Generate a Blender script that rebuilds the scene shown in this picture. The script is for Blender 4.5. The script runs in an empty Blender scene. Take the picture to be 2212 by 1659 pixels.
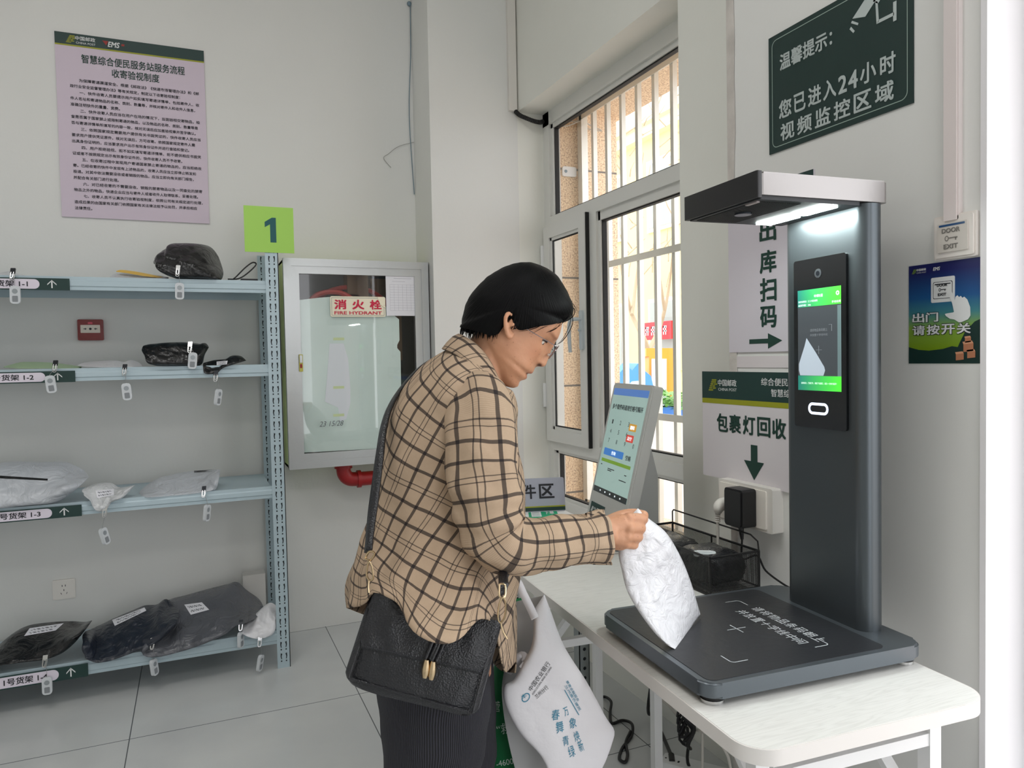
import bpy, bmesh, math, random
from mathutils import Vector as V, Matrix, noise
from mathutils.bvhtree import BVHTree

C = bpy.context.scene.collection
sc = bpy.context.scene
random.seed(7)
PI = math.pi

# ---------------------------------------------------------------- camera
CAM = V((0, 0, 1.30))
RIGHT = V((0.91865218, -0.39456504, -0.019915))
DOWN = V((-0.03215988, -0.02444463, -0.99918377))
FWD = V((0.39375617, 0.91854281, -0.03514527))
FOC, CX, CY = 1597.0, 1106.0, 829.5
cd = bpy.data.cameras.new('camera')
cam = bpy.data.objects.new('camera', cd)
C.objects.link(cam)
cd.sensor_width = 36.0
cd.lens = 36.0 * FOC / 2212.0
cd.clip_start = 0.02
cd.clip_end = 200
M3 = Matrix((RIGHT, -DOWN, -FWD)).transposed()
cam.matrix_world = Matrix.Translation(CAM) @ M3.to_4x4()
sc.camera = cam

# ---------------------------------------------------------------- world, daylight, exposure
w = bpy.data.worlds.new('overcast_sky')
sc.world = w
w.use_nodes = True
bg = w.node_tree.nodes['Background']
bg.inputs[0].default_value = (0.95, 0.965, 1.0, 1)
bg.inputs[1].default_value = 2.5
sc.view_settings.view_transform = 'Standard'
sc.view_settings.look = 'None'
sc.view_settings.exposure = 0.5
sc.view_settings.gamma = 1
sc.view_settings.use_curve_mapping = False
cy = sc.cycles
cy.max_bounces = 10
cy.diffuse_bounces = 6
cy.glossy_bounces = 4
cy.transmission_bounces = 6
cy.transparent_max_bounces = 16
cy.caustics_reflective = False
cy.caustics_refractive = False
cy.sample_clamp_indirect = 6


def portal(name, loc, rot, sx, sy):
    l = bpy.data.lights.new(name, 'AREA')
    l.shape = 'RECTANGLE'
    l.size, l.size_y = sx, sy
    l.cycles.is_portal = True
    o = bpy.data.objects.new(name, l)
    o.location = loc
    o.rotation_euler = rot
    C.objects.link(o)


def ceiling_panel(name, loc, sx, sy, power):
    l = bpy.data.lights.new(name, 'AREA'); l.shape = 'RECTANGLE'; l.size, l.size_y = sx, sy; l.energy = power; l.color = (1.0, .985, .97)
    o = bpy.data.objects.new(name, l); o.location = loc; C.objects.link(o)


ceiling_panel('ceiling_light', (-.55, 1.5, 3.47), 1.2, .6, 13)
ceiling_panel('ceiling_light', (.25, -.9, 3.47), 1.2, .6, 15)
portal('window_daylight', (1.75, 2.73, 1.55), (0, PI / 2, 0), 2.0, 1.35)
portal('door_daylight', (1.52, 0.33, 1.1), (0, PI / 2, 0), 2.2, 1.2)
portal('shopfront_daylight', (0.85, -2.62, 1.35), (PI / 2, 0, 0), 1.4, 2.5)


# ---------------------------------------------------------------- helpers
def ray(u, v):
    return RIGHT * ((u - CX) / FOC) + DOWN * ((v - CY) / FOC) + FWD


def onx(u, v, x):
    d = ray(u, v); return CAM + d * (x / d.x)


def ony(u, v, y):
    d = ray(u, v); return CAM + d * (y / d.y)


def onz(u, v, z):
    d = ray(u, v); return CAM + d * ((z - CAM.z) / d.z)


def S(u, v, d):
    return CAM + ray(u, v) * d


WL = {}


def srgb(r, g, b):
    f = lambda c: (c / 255 / 12.92) if c / 255 <= .04045 else ((c / 255 + .055) / 1.055) ** 2.4
    return (f(r), f(g), f(b), 1)


MATS = {}


def mat(name, col, rough=.5, metal=0, bump=None, var=None, emit=0, coat=0, trans=0, alpha=1, spec=.5, sss=0):
    """col in sRGB 0-255; bump=(scale,strength[,detail]); var=(scale,amount)"""
    if name in MATS: return MATS[name]
    m = bpy.data.materials.new(name); m.use_nodes = True
    nt = m.node_tree; b = nt.nodes['Principled BSDF']
    c = srgb(*col)
    b.inputs['Base Color'].default_value = c
    b.inputs['Roughness'].default_value = rough
    b.inputs['Metallic'].default_value = metal
    b.inputs['Specular IOR Level'].default_value = spec
    if coat: b.inputs['Coat Weight'].default_value = coat; b.inputs['Coat Roughness'].default_value = .15
    if trans: b.inputs['Transmission Weight'].default_value = trans
    if alpha < 1: b.inputs['Alpha'].default_value = alpha
    if sss:
        b.inputs['Subsurface Weight'].default_value = sss
        b.inputs['Subsurface Radius'].default_value = (.012, .005, .003)
        b.inputs['Subsurface Scale'].default_value = 1
    if emit:
        b.inputs['Emission Color'].default_value = c; b.inputs['Emission Strength'].default_value = emit
    tc = nt.nodes.new('ShaderNodeTexCoord')
    if var:
        n = nt.nodes.new('ShaderNodeTexNoise'); n.inputs['Scale'].default_value = var[0]; n.inputs['Detail'].default_value = 6
        nt.links.new(tc.outputs['Object'], n.inputs['Vector'])
        r = nt.nodes.new('ShaderNodeValToRGB')
        k = var[1]
        r.color_ramp.elements[0].color = (c[0] * (1 - k), c[1] * (1 - k), c[2] * (1 - k), 1)
        r.color_ramp.elements[1].color = (min(1, c[0] * (1 + k)), min(1, c[1] * (1 + k)), min(1, c[2] * (1 + k)), 1)
        r.color_ramp.elements[0].position = .3; r.color_ramp.elements[1].position = .7
        nt.links.new(n.outputs['Fac'], r.inputs['Fac']); nt.links.new(r.outputs['Color'], b.inputs['Base Color'])
    if bump:
        n2 = nt.nodes.new('ShaderNodeTexNoise'); n2.inputs['Scale'].default_value = bump[0]
        n2.inputs['Detail'].default_value = bump[2] if len(bump) > 2 else 4
        nt.links.new(tc.outputs['Object'], n2.inputs['Vector'])
        bn = nt.nodes.new('ShaderNodeBump'); bn.inputs['Strength'].default_value = bump[1]; bn.inputs['Distance'].default_value = .01
        nt.links.new(n2.outputs['Fac'], bn.inputs['Height']); nt.links.new(bn.outputs['Normal'], b.inputs['Normal'])
    MATS[name] = m
    return m


class NT:
    """tiny node-graph helper"""
    def __init__(s, m): s.t = m.node_tree; s.b = s.t.nodes['Principled BSDF']
    def n(s, typ, **kw):
        x = s.t.nodes.new(typ)
        for k, v in kw.items(): setattr(x, k, v)
        return x
    def math(s, op, a, b=None, c=None):
        x = s.n('ShaderNodeMath', operation=op)
        for i, q in enumerate((a, b, c)):
            if q is None: continue
            if isinstance(q, (int, float)): x.inputs[i].default_value = q
            else: s.t.links.new(q, x.inputs[i])
        return x.outputs[0]
    def mix(s, f, a, b):
        x = s.n('ShaderNodeMix', data_type='RGBA')
        for i, q in ((0, f), (6, a), (7, b)):
            if isinstance(q, (int, float, tuple)): x.inputs[i].default_value = q
            else: s.t.links.new(q, x.inputs[i])
        return x.outputs[2]
    def l(s, a, b): s.t.links.new(a, b)


class Fr:
    """a drawing frame: origin, right, up; normal towards the viewer"""
    def __init__(s, o, ex, ey): s.o = V(o); s.ex = V(ex).normalized(); s.ey = V(ey).normalized(); s.en = s.ex.cross(s.ey)
    def p(s, x, y, z=0): return s.o + s.ex * x + s.ey * y + s.en * z


def back(x, y, z): return Fr((x, y, z), (1, 0, 0), (0, 0, 1))
def rwall(x, y, z): return Fr((x, y, z), (0, -1, 0), (0, 0, 1))


def poly(bm, pts, n, mi=0):
    """prism from 3-D outline pts extruded by vector n"""
    a = [bm.verts.new(p) for p in pts]; b = [bm.verts.new(p + n) for p in pts]
    k = len(pts); fs = []
    fs.append(bm.faces.new(a[::-1])); fs.append(bm.faces.new(b))
    for i in range(k): fs.append(bm.faces.new((a[i], a[(i + 1) % k], b[(i + 1) % k], b[i])))
    for f in fs: f.material_index = mi
    return fs


def rr(x0, y0, x1, y1, r, seg=5):
    if r <= 0: return [(x0, y0), (x1, y0), (x1, y1), (x0, y1)]
    out = []
    for cx, cy_, a0 in ((x1 - r, y0 + r, -90), (x1 - r, y1 - r, 0), (x0 + r, y1 - r, 90), (x0 + r, y0 + r, 180)):
        for i in range(seg + 1):
            a = math.radians(a0 + 90 * i / seg); out.append((cx + r * math.cos(a), cy_ + r * math.sin(a)))
    return out


def plate(bm, fr, x0, y0, x1, y1, z0, z1, r=0, mi=0, seg=5):
    return poly(bm, [fr.p(x, y, z0) for x, y in rr(x0, y0, x1, y1, r, seg)], fr.en * (z1 - z0), mi)


def shape(bm, fr, pts, z0, z1, mi=0):
    return poly(bm, [fr.p(x, y, z0) for x, y in pts], fr.en * (z1 - z0), mi)


def box(bm, x0, x1, y0, y1, z0, z1, mi=0):
    return poly(bm, [V((x0, y0, z0)), V((x1, y0, z0)), V((x1, y1, z0)), V((x0, y1, z0))], V((0, 0, z1 - z0)), mi)


def obox(bm, o, ex, ey, ez, mi=0):
    """oriented box: corner o, edge vectors"""
    return poly(bm, [o, o + ex, o + ex + ey, o + ey], ez, mi)


def catmull(pts, n=6):
    out = []
    P = [pts[0]] + list(pts) + [pts[-1]]
    for i in range(1, len(P) - 2):
        p0, p1, p2, p3 = P[i - 1], P[i], P[i + 1], P[i + 2]
        for k in range(n):
            t = k / n
            out.append(tuple(.5 * (2 * b + (c - a) * t + (2 * a - 5 * b + 4 * c - d) * t * t + (3 * b - a - 3 * c + d) * t ** 3)
                             for a, b, c, d in zip(p0, p1, p2, p3)))
    out.append(tuple(pts[-1]))
    return out


def tube(bm, pts, r, n=8, smooth=0, mi=0, flat=1.0, up=None, taper=None):
    """tube through 3-D points; r number or list; flat squashes one axis"""
    pts = [V(p) for p in pts]
    rs = r if isinstance(r, (list, tuple)) else [r] * len(pts)
    if smooth:
        q = catmull([tuple(p) + (x,) for p, x in zip(pts, rs)], smooth)
        pts = [V(p[:3]) for p in q]; rs = [p[3] for p in q]
    prev = None; rings = []
    for i, p in enumerate(pts):
        t = (pts[min(i + 1, len(pts) - 1)] - pts[max(i - 1, 0)])
        if t.length < 1e-9: t = V((0, 0, 1))
        t.normalize()
        if prev is None:
            a = V(up) if up else (V((0, 0, 1)) if abs(t.z) < .9 else V((1, 0, 0)))
            u = (a - t * a.dot(t)).normalized()
        else:
            u = (prev - t * prev.dot(t))
            u = u.normalized() if u.length > 1e-6 else prev
        prev = u; vv = t.cross(u)
        rings.append([bm.verts.new(p + u * (rs[i] * flat * math.cos(2 * PI * k / n)) + vv * (rs[i] * math.sin(2 * PI * k / n))) for k in range(n)])
    fs = []
    for a, b in zip(rings, rings[1:]):
        for k in range(n): fs.append(bm.faces.new((a[k], a[(k + 1) % n], b[(k + 1) % n], b[k])))
    fs.append(bm.faces.new(rings[0][::-1])); fs.append(bm.faces.new(rings[-1]))
    for f in fs: f.material_index = mi
    return rings


def cyl(bm, a, b, r, n=16, mi=0, r2=None): tube(bm, [a, b], [r, r if r2 is None else r2], n, mi=mi)


def ball(bm, c, rx, ry=None, rz=None, seg=16, mi=0, mtx=None):
    ry = ry or rx; rz = rz or rx
    m = Matrix.Translation(V(c)) @ (mtx.to_4x4() if mtx else Matrix()) @ Matrix.Diagonal((rx, ry, rz, 1))
    r = bmesh.ops.create_uvsphere(bm, u_segments=seg, v_segments=max(6, seg // 2), radius=1, matrix=m)
    for v in r['verts']:
        for f in v.link_faces: f.material_index = mi


def loft(bm, rings, cap0=True, cap1=True, closed=True, uv=None, uvs=None, mi=0):
    """rings of 3-D points -> skin; uvs: same layout of (u,v) with one extra column when closed"""
    R = [[bm.verts.new(p) for p in r] for r in rings]
    n = len(rings[0]); lay = bm.loops.layers.uv.verify() if uvs else None
    fs = []
    for i in range(len(R) - 1):
        for k in range(n if closed else n - 1):
            k2 = (k + 1) % n
            f = bm.faces.new((R[i][k], R[i][k2], R[i + 1][k2], R[i + 1][k])); fs.append(f)
            if lay:
                q = (uvs[i][k], uvs[i][k + 1], uvs[i + 1][k + 1], uvs[i + 1][k])
                for lp, c in zip(f.loops, q): lp[lay].uv = c
    if closed and cap0: fs.append(bm.faces.new(R[0][::-1]))
    if closed and cap1: fs.append(bm.faces.new(R[-1]))
    for f in fs: f.material_index = mi
    return R


def B(): return bmesh.new()


def obj(name, bm, mats, parent=None, smooth=35, label=None, cat=None, group=None, kind=None, subd=0, solid=0, fix=True):
    if fix: bmesh.ops.recalc_face_normals(bm, faces=bm.faces[:])
    vs = bm.verts
    lo = V((min(v.co.x for v in vs), min(v.co.y for v in vs), min(v.co.z for v in vs)))
    hi = V((max(v.co.x for v in vs), max(v.co.y for v in vs), max(v.co.z for v in vs)))
    c = V(((lo.x + hi.x) / 2, (lo.y + hi.y) / 2, lo.z))
    for v in vs: v.co -= c
    me = bpy.data.meshes.new(name); bm.to_mesh(me); bm.free()
    for m in (mats if isinstance(mats, (list, tuple)) else [mats]): me.materials.append(m)
    if smooth:
        for p in me.polygons: p.use_smooth = True
        me.set_sharp_from_angle(angle=math.radians(smooth))
    o = bpy.data.objects.new(name, me); C.objects.link(o)
    put(o, c, parent)
    tag(o, label, cat, group, kind)
    if solid:
        s = o.modifiers.new('thickness', 'SOLIDIFY'); s.thickness = solid; s.offset = 0
    if subd:
        s = o.modifiers.new('smooth', 'SUBSURF'); s.levels = s.render_levels = subd
    return o


def put(o, c, parent):
    WL[o.name] = V(c)
    if parent is not None:
        o.parent = parent; o.location = V(c) - WL[parent.name]
    else: o.location = c


def tag(o, label=None, cat=None, group=None, kind=None):
    if label: o['label'] = label
    if cat: o['category'] = cat
    if group: o['group'] = group
    if kind: o['kind'] = kind
    return o


def thing(name, loc, label=None, cat=None, group=None, kind=None):
    o = bpy.data.objects.new(name, None); C.objects.link(o); o.empty_display_size = .05
    put(o, V(loc), None)
    return tag(o, label, cat, group, kind)


def struct(name, bm, m, parent=None, **k):
    return obj(name, bm, m, parent, kind=None if parent else 'structure', **k)


def txt(bm, body, fr, bx, bold=0, mi=0, z=.0008, shear=0, mapf=None):
    """lettering fitted into the box (x0,y0,x1,y1) of the frame"""
    c = bpy.data.curves.new('lettering', 'FONT'); c.body = body; c.size = 1; c.shear = shear
    c.resolution_u = 3
    o = bpy.data.objects.new('lettering_tmp', c)
    C.objects.link(o)
    dg = bpy.context.evaluated_depsgraph_get()
    me = bpy.data.meshes.new_from_object(o.evaluated_get(dg))
    vs = [v.co.copy() for v in me.vertices]
    if vs:
        x0, x1 = min(v.x for v in vs), max(v.x for v in vs); y0, y1 = min(v.y for v in vs), max(v.y for v in vs)
        a, b_, c_, d = bx
        kx, ky = (c_ - a) / max(1e-6, x1 - x0), (d - b_) / max(1e-6, y1 - y0)
        e = max(0, bold) * .9; ex_, ey_ = e * kx, e * ky
        a += ex_; b_ += ey_; kx = (c_ - ex_ - a) / max(1e-6, x1 - x0); ky = (d - ey_ - b_) / max(1e-6, y1 - y0)
        for ci, (sx, sy) in enumerate(((-1, -1), (1, -1), (1, 1), (-1, 1)) if bold > 0 and not mapf else ((0, 0),)):
            nv = []
            for v in vs:
                X = a + (v.x - x0) * kx + sx * ex_; Y = b_ + (v.y - y0) * ky + sy * ey_
                nv.append(bm.verts.new(mapf(X, Y) if mapf else fr.p(X, Y, z + ci * .00022)))
            for p in me.polygons:
                try:
                    f = bm.faces.new([nv[i] for i in p.vertices]); f.material_index = mi
                except ValueError: pass
    bpy.data.objects.remove(o); bpy.data.curves.remove(c); bpy.data.meshes.remove(me)


def nz(p, s, seed=0): return noise.noise(V(p) * s + V((seed * 7.1, seed * 3.3, seed * 1.7)))


# ================================================================ soft sheets held or carried
def edge(pts, n):
    q = catmull([tuple(p) for p in pts], 12)
    L = [0]
    for a_, c_ in zip(q, q[1:]): L.append(L[-1] + math.dist(a_[:2], c_[:2]))
    out = []
    for i in range(n + 1):
        x = L[-1] * i / n; k = 0
        while k < len(L) - 2 and L[k + 1] < x: k += 1
        f = (x - L[k]) / max(1e-9, L[k + 1] - L[k]); out.append(tuple(a_ + (c_ - a_) * f for a_, c_ in zip(q[k], q[k + 1])))
    return out


def sheet(Lp, Rp, thick, n=46, m=34, seed=1, crinkle=.004, cs=20, power=.5, M=None, e0=.06, e1=.10, backk=1.0):
    """pillow spanned between two edge curves (u, v, depth)"""
    M = M or S
    A, Bq = edge(Lp, n), edge(Rp, n); F, K = [], []
    for i in range(n + 1):
        rf, rk = [], []
        ti = i / n
        for j in range(m + 1):
            s = j / m; p_ = M(*[a_ + (c_ - a_) * s for a_, c_ in zip(A[i], Bq[i])])
            es = max(0, 1 - abs(2 * s - 1) ** 3) ** power * max(0, min(1, ti / e0)) ** .5 * max(0, min(1, (1 - ti) / e1)) ** .6
            cr = crinkle * es * (abs(nz(p_, cs, seed)) * 1.2 + .6 * nz(p_, cs * .4, seed + 1) + .5 * abs(nz(p_, cs * 2.1, seed + 2)))
            rf.append(p_ - FWD * (thick * .5 * es + cr + .0006)); rk.append(p_ + FWD * (thick * .5 * es * backk + .0006))
        F.append(rf); K.append(rk)
    b = B(); VF = [[b.verts.new(p_) for p_ in r] for r in F]; VK = [[b.verts.new(p_) for p_ in r] for r in K]
    for i in range(n):
        for j in range(m):
            b.faces.new((VF[i][j], VF[i][j + 1], VF[i + 1][j + 1], VF[i + 1][j])); b.faces.new((VK[i][j], VK[i + 1][j], VK[i + 1][j + 1], VK[i][j + 1]))
    for i in range(n):
        b.faces.new((VF[i][0], VF[i + 1][0], VK[i + 1][0], VK[i][0])); b.faces.new((VF[i][m], VK[i][m], VK[i + 1][m], VF[i + 1][m]))
    for j in range(m):
        b.faces.new((VF[0][j], VK[0][j], VK[0][j + 1], VF[0][j + 1])); b.faces.new((VF[n][j], VF[n][j + 1], VK[n][j + 1], VK[n][j]))
    return b



def bvh_of(o):
    bpy.context.view_layer.update()
    return BVHTree.FromPolygons([o.matrix_world @ v.co for v in o.data.vertices], [tuple(q.vertices) for q in o.data.polygons])


def patch(b, bv, quad, n=10, m=6, off=.0018, mi=0, bars=None):
    """a sticker pressed on to a surface; quad = four corners, photo frame"""
    G = []
    for j in range(m + 1):
        row = []
        for i in range(n + 1):
            x, y = i / n, j / m
            u = (quad[0][0] * (1 - x) + quad[1][0] * x) * (1 - y) + (quad[3][0] * (1 - x) + quad[2][0] * x) * y
            v = (quad[0][1] * (1 - x) + quad[1][1] * x) * (1 - y) + (quad[3][1] * (1 - x) + quad[2][1] * x) * y
            r = ray(u, v).normalized(); h = bv.ray_cast(CAM, r, 9)[0]
            row.append(None if h is None else b.verts.new(h - r * off))
        G.append(row)
    for j in range(m):
        for i in range(n):
            q = (G[j][i], G[j][i + 1], G[j + 1][i + 1], G[j + 1][i])
            if None in q: continue
            f = b.faces.new(q); f.material_index = 1 if bars and bars(i, j) else mi



# ---------------------------------------------------------------- materials
wall_m = mat('white_emulsion', (222, 222, 219), .75, bump=(60, .04), var=(1.4, .025))
lwall_m = mat('pale_cream_paint', (230, 230, 223), .75, bump=(60, .04), var=(2, .03))
patch_m = mat('bare_filler', (196, 190, 184), .85, bump=(25, .5), var=(12, .15))
white_p = mat('white_plastic', (225, 226, 226), .4)
offw = mat('warm_white_plastic', (222, 218, 212), .45)
upvc = mat('window_white_plastic', (222, 222, 218), .38)
black_p = mat('black_plastic', (22, 22, 24), .4)
black_r = mat('black_rubber', (14, 14, 15), .6)
dgreen = mat('dark_green_print', (18, 52, 48), .5)
dgreen2 = mat('green_ink', (16, 56, 46), .6)
wink = mat('white_print', (222, 224, 224), .6)
bink = mat('black_print', (24, 26, 34), .6)
gold_l = mat('yellow_green_stripe', (150, 152, 20), .5)
chrome = mat('chrome', (210, 210, 210), .18, 1)
brass = mat('pale_brass', (206, 182, 146), .25, 1)
alum = mat('brushed_aluminium', (190, 192, 192), .35, .85, bump=(40, .05))
steel_b = mat('pale_blue_steel', (178, 196, 204), .42, .1)
steel_d = mat('blue_grey_steel', (120, 140, 152), .45, .1)
hole_m = mat('dark_slot', (22, 28, 34), .8)
red_m = mat('red_enamel', (150, 20, 24), .4)
granite = mat('pink_granite', (222, 196, 160), .7, var=(55, .35))
grill_m = mat('white_steel_tube', (215, 214, 205), .35, .3)
paper = mat('white_paper', (226, 226, 232), .7)
lilac = mat('pale_lilac_board', (206, 192, 206), .55)
cord_b = mat('black_cord', (16, 16, 18), .5)
cord_w = mat('grey_white_cord', (196, 192, 184), .5)


def glass_mat(name='clear_glass', tint=(1, 1, 1, 1), refl=1.0):
    m = bpy.data.materials.new(name); m.use_nodes = True; nt = m.node_tree; nt.nodes.clear()
    o = nt.nodes.new('ShaderNodeOutputMaterial'); mx = nt.nodes.new('ShaderNodeMixShader')
    t = nt.nodes.new('ShaderNodeBsdfTransparent'); t.inputs[0].default_value = tint
    g = nt.nodes.new('ShaderNodeBsdfGlossy'); g.inputs['Roughness'].default_value = .02
    lw = nt.nodes.new('ShaderNodeLayerWeight'); lw.inputs[0].default_value = .5
    pw = nt.nodes.new('ShaderNodeMath'); pw.operation = 'POWER'; pw.inputs[1].default_value = 5; nt.links.new(lw.outputs['Facing'], pw.inputs[0])
    f = nt.nodes.new('ShaderNodeMath'); f.operation = 'MULTIPLY_ADD'; f.inputs[1].default_value = .9; f.inputs[2].default_value = .035 * refl; nt.links.new(pw.outputs[0], f.inputs[0])
    nt.links.new(f.outputs[0], mx.inputs[0]); nt.links.new(t.outputs[0], mx.inputs[1]); nt.links.new(g.outputs[0], mx.inputs[2])
    nt.links.new(mx.outputs[0], o.inputs[0]); MATS[name] = m
    return m


glass = glass_mat()

# ================================================================ the room
def floor_mat():
    m = mat('polished_grey_tile', (172, 176, 176), .16, spec=.5)
    g = NT(m)
    geo = g.n('ShaderNodeNewGeometry'); sp = g.n('ShaderNodeSeparateXYZ'); g.l(geo.outputs['Position'], sp.inputs[0])
    # 0.8 m tiles, thin dark joints
    def joint(c, off, per):
        t = g.math('FRACT', g.math('DIVIDE', g.math('ADD', c, off), per))
        return g.math('GREATER_THAN', g.math('ABSOLUTE', g.math('SUBTRACT', t, .5)), .5 - .0022)
    j = g.math('MAXIMUM', joint(sp.outputs[0], 8 - .55, .8), joint(sp.outputs[1], 8 - 2.86, .8))
    nn = g.n('ShaderNodeTexNoise'); nn.inputs['Scale'].default_value = 3; nn.inputs['Detail'].default_value = 8
    g.l(geo.outputs['Position'], nn.inputs['Vector'])
    base = g.mix(nn.outputs['Fac'], srgb(188, 191, 193), srgb(216, 218, 216))
    g.l(g.mix(j, base, srgb(90, 94, 96)), g.b.inputs['Base Color'])
    n2 = g.n('ShaderNodeTexNoise'); n2.inputs['Scale'].default_value = 9; g.l(geo.outputs['Position'], n2.inputs['Vector'])
    g.l(g.math('MULTIPLY_ADD', n2.outputs['Fac'], .2, .1), g.b.inputs['Roughness'])
    return m


YB, XW, XP = 3.67, 1.51, 1.372
b = B(); box(b, -2.3, 1.66, -2.75, YB + .1, -.12, 0); struct('floor', b, floor_mat(), smooth=0)
b = B(); box(b, -2.3, 1.66, -2.75, YB + .1, 3.5, 3.6); struct('ceiling', b, wall_m, smooth=0)
b = B(); box(b, -2.3, 1.66, YB, YB + .1, 0, 3.5); struct('wall_back', b, wall_m, smooth=0)
b = B(); box(b, -2.4, -2.3, -2.75, YB + .1, 0, 3.5); struct('wall_left', b, wall_m, smooth=0)
b = B()
box(b, -2.3, .15, -2.75, -2.6, 0, 3.5); box(b, 1.55, 1.66, -2.75, -2.6, 0, 3.5); box(b, .15, 1.55, -2.75, -2.6, 2.6, 3.5)
struct('wall_front', b, wall_m, smooth=0)
# window wall, with the opening y 2.065..3.39, z .53..2.517
b = B()
box(b, XW, 1.72, 1.6, 2.065, 0, 3.5); box(b, XW, 1.72, 2.065, 3.39, 2.517, 3.5); box(b, XW, 1.72, 2.065, 3.39, 0, .53)
box(b, XW, 1.72, 3.39, YB + .1, 0, 3.5)
struct('wall_right', b, lwall_m, smooth=0)
# corner pillar by the back wall
b = B(); box(b, 1.058, XW, 3.39, YB, 0, 3.5); struct('wall_corner', b, wall_m, smooth=0)
# pillar that carries the notices, ending at the door opening
b = B(); box(b, XP, 1.66, .938, 1.655, 0, 3.5); struct('wall_pillar', b, wall_m, smooth=0)
# peeling filler strip down its far edge
b = B()
pts = []
zz = [i * .05 for i in range(71)]
L_ = [XP - .0015 for z in zz]
fr = rwall(XP - .0015, 1.655, 0)
ol = [(0.001, z) for z in zz] + [(.030 + .008 * nz((0, 0, z), 9, 3) + .004 * nz((0, 1, z), 30), z) for z in reversed(zz)]
shape(b, fr, ol, 0, .0015)
struct('trim_1', b, patch_m, smooth=0)
# wall on past the door, and the door's frame
b = B(); box(b, XP, 1.66, -2.75, -.45, 0, 3.5); box(b, XP, 1.66, -.45, .938, 2.25, 3.5); struct('wall_door', b, wall_m, smooth=0)
fm = mat('white_door_frame', (232, 230, 232), .45)
b = B(); box(b, XP - .004, 1.50, .926, .938, 0, 2.25); box(b, XP - .004, 1.50, -.45, -.438, 0, 2.25); box(b, XP - .004, 1.50, -.438, .926, 2.238, 2.25)
d1 = struct('door_1', b, fm, smooth=0)
b = B(); box(b, 1.50, 1.56, .86, .938, 0, 2.238); box(b, 1.50, 1.56, -.438, -.37, 0, 2.238); box(b, 1.50, 1.56, -.37, .86, 2.16, 2.238)
obj('door_frame', b, mat('grey_door_profile', (188, 190, 196), .4), d1, smooth=0)
b = B(); cyl(b, V((1.495, .895, .55)), V((1.495, .895, 2.1)), .006, 8); obj('door_seal', b, mat('grey_rubber', (120, 118, 122), .7), d1)

# ================================================================ window_1
XF = 1.65
win = thing('window_1', (XF, 2.73, .53), kind='structure')


def ypl(b, y0, y1, z0, z1, x0, x1, mi=0): return box(b, x0, x1, y0, y1, z0, z1, mi)


b = B()
for (y0, y1, z0, z1) in ((3.325, 3.39, .53, 2.517), (2.065, 2.13, .53, 2.517), (2.065, 3.39, 2.452, 2.517), (2.065, 3.39, .53, .592)):
    ypl(b, y0, y1, z0, z1, XF, XF + .06)
# stepped inner lip
for (y0, y1, z0, z1) in ((3.303, 3.325, .592, 2.452), (2.13, 2.15, .592, 2.452), (2.13, 3.325, 2.432, 2.452), (2.13, 3.325, .592, .606)):
    ypl(b, y0, y1, z0, z1, XF + .012, XF + .05)
obj('window_frame', b, upvc, win, smooth=0)
b = B(); ypl(b, 2.13, 3.325, 1.938, 1.998, XF, XF + .06); ypl(b, 2.13, 3.325, 1.985, 2.003, XF + .012, XF + .05); ypl(b, 2.13, 2.9, 1.9, 1.938, XF + .012, XF + .05); obj('transom', b, upvc, win, smooth=0)
b = B(); ypl(b, 2.13, 3.325, .835, .893, XF, XF + .06); ypl(b, 2.13, 3.325, .82, .835, XF + .012, XF + .05); ypl(b, 2.13, 2.9, .893, .915, XF + .012, XF + .05); obj('transom', b, upvc, win, smooth=0)
b = B(); ypl(b, 2.872, 2.945, .893, 1.938, XF, XF + .06); ypl(b, 2.855, 2.872, .893, 1.938, XF + .012, XF + .05); obj('mullion', b, upvc, win, smooth=0)
# black gaskets
b = B()
def gasket(y0, y1, z0, z1, t=.006):
    for q in ((y0, y0 + t, z0, z1), (y1 - t, y1, z0, z1), (y0, y1, z0, z0 + t), (y0, y1, z1 - t, z1)): ypl(b, *q, XF + .02, XF + .042)
gasket(2.15, 3.303, 2.003, 2.432); gasket(2.15, 2.855, .915, 1.9); gasket(2.15, 3.303, .606, .82)
obj('gasket', b, black_r, win, smooth=0)
for (y0, y1, z0, z1) in ((2.152, 3.301, 2.005, 2.43), (2.152, 2.853, .917, 1.898), (2.152, 3.301, .608, .818)):
    b = B(); ypl(b, y0, y1, z0, z1, XF + .029, XF + .035); obj('window_pane', b, glass, win, smooth=0)
# opening sash, left
sa = B()
s0, s1, t0, t1 = 2.938, 3.362, .882, 1.948
for q in ((s0, s0 + .06, t0, t1), (s1 - .06, s1, t0, t1), (s0 + .06, s1 - .06, t0, t0 + .06), (s0 + .06, s1 - .06, t1 - .06, t1)): ypl(sa, *q, XF - .022, XF - .001)
for q in ((s0 + .06, s0 + .074, t0 + .06, t1 - .06), (s1 - .074, s1 - .06, t0 + .06, t1 - .06), (s0 + .06, s1 - .06, t0 + .06, t0 + .074), (s0 + .06, s1 - .06, t1 - .074, t1 - .06)): ypl(sa, *q, XF - .014, XF - .001)
sash = obj('sash', sa, upvc, win, smooth=0)
b = B(); ypl(b, s0 - .006, s0 - .0005, t0, t1, XF - .018, XF - .001); obj('sash_seal', b, black_r, sash, smooth=0)
b = B()
y0, y1, z0, z1 = s0 + .074, s1 - .074, t0 + .074, t1 - .074
for q in ((y0, y0 + .006, z0, z1), (y1 - .006, y1, z0, z1), (y0, y1, z0, z0 + .006), (y0, y1, z1 - .006, z1)): ypl(b, *q, XF - .008, XF - .002)
obj('sash_gasket', b, black_r, sash, smooth=0)
b = B(); ypl(b, y0, y1, z0, z1, XF - .006, XF - .003); obj('sash_pane', b, glass, sash, smooth=0)
hg = mat('pale_grey_handle', (190, 200, 206), .35)
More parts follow.
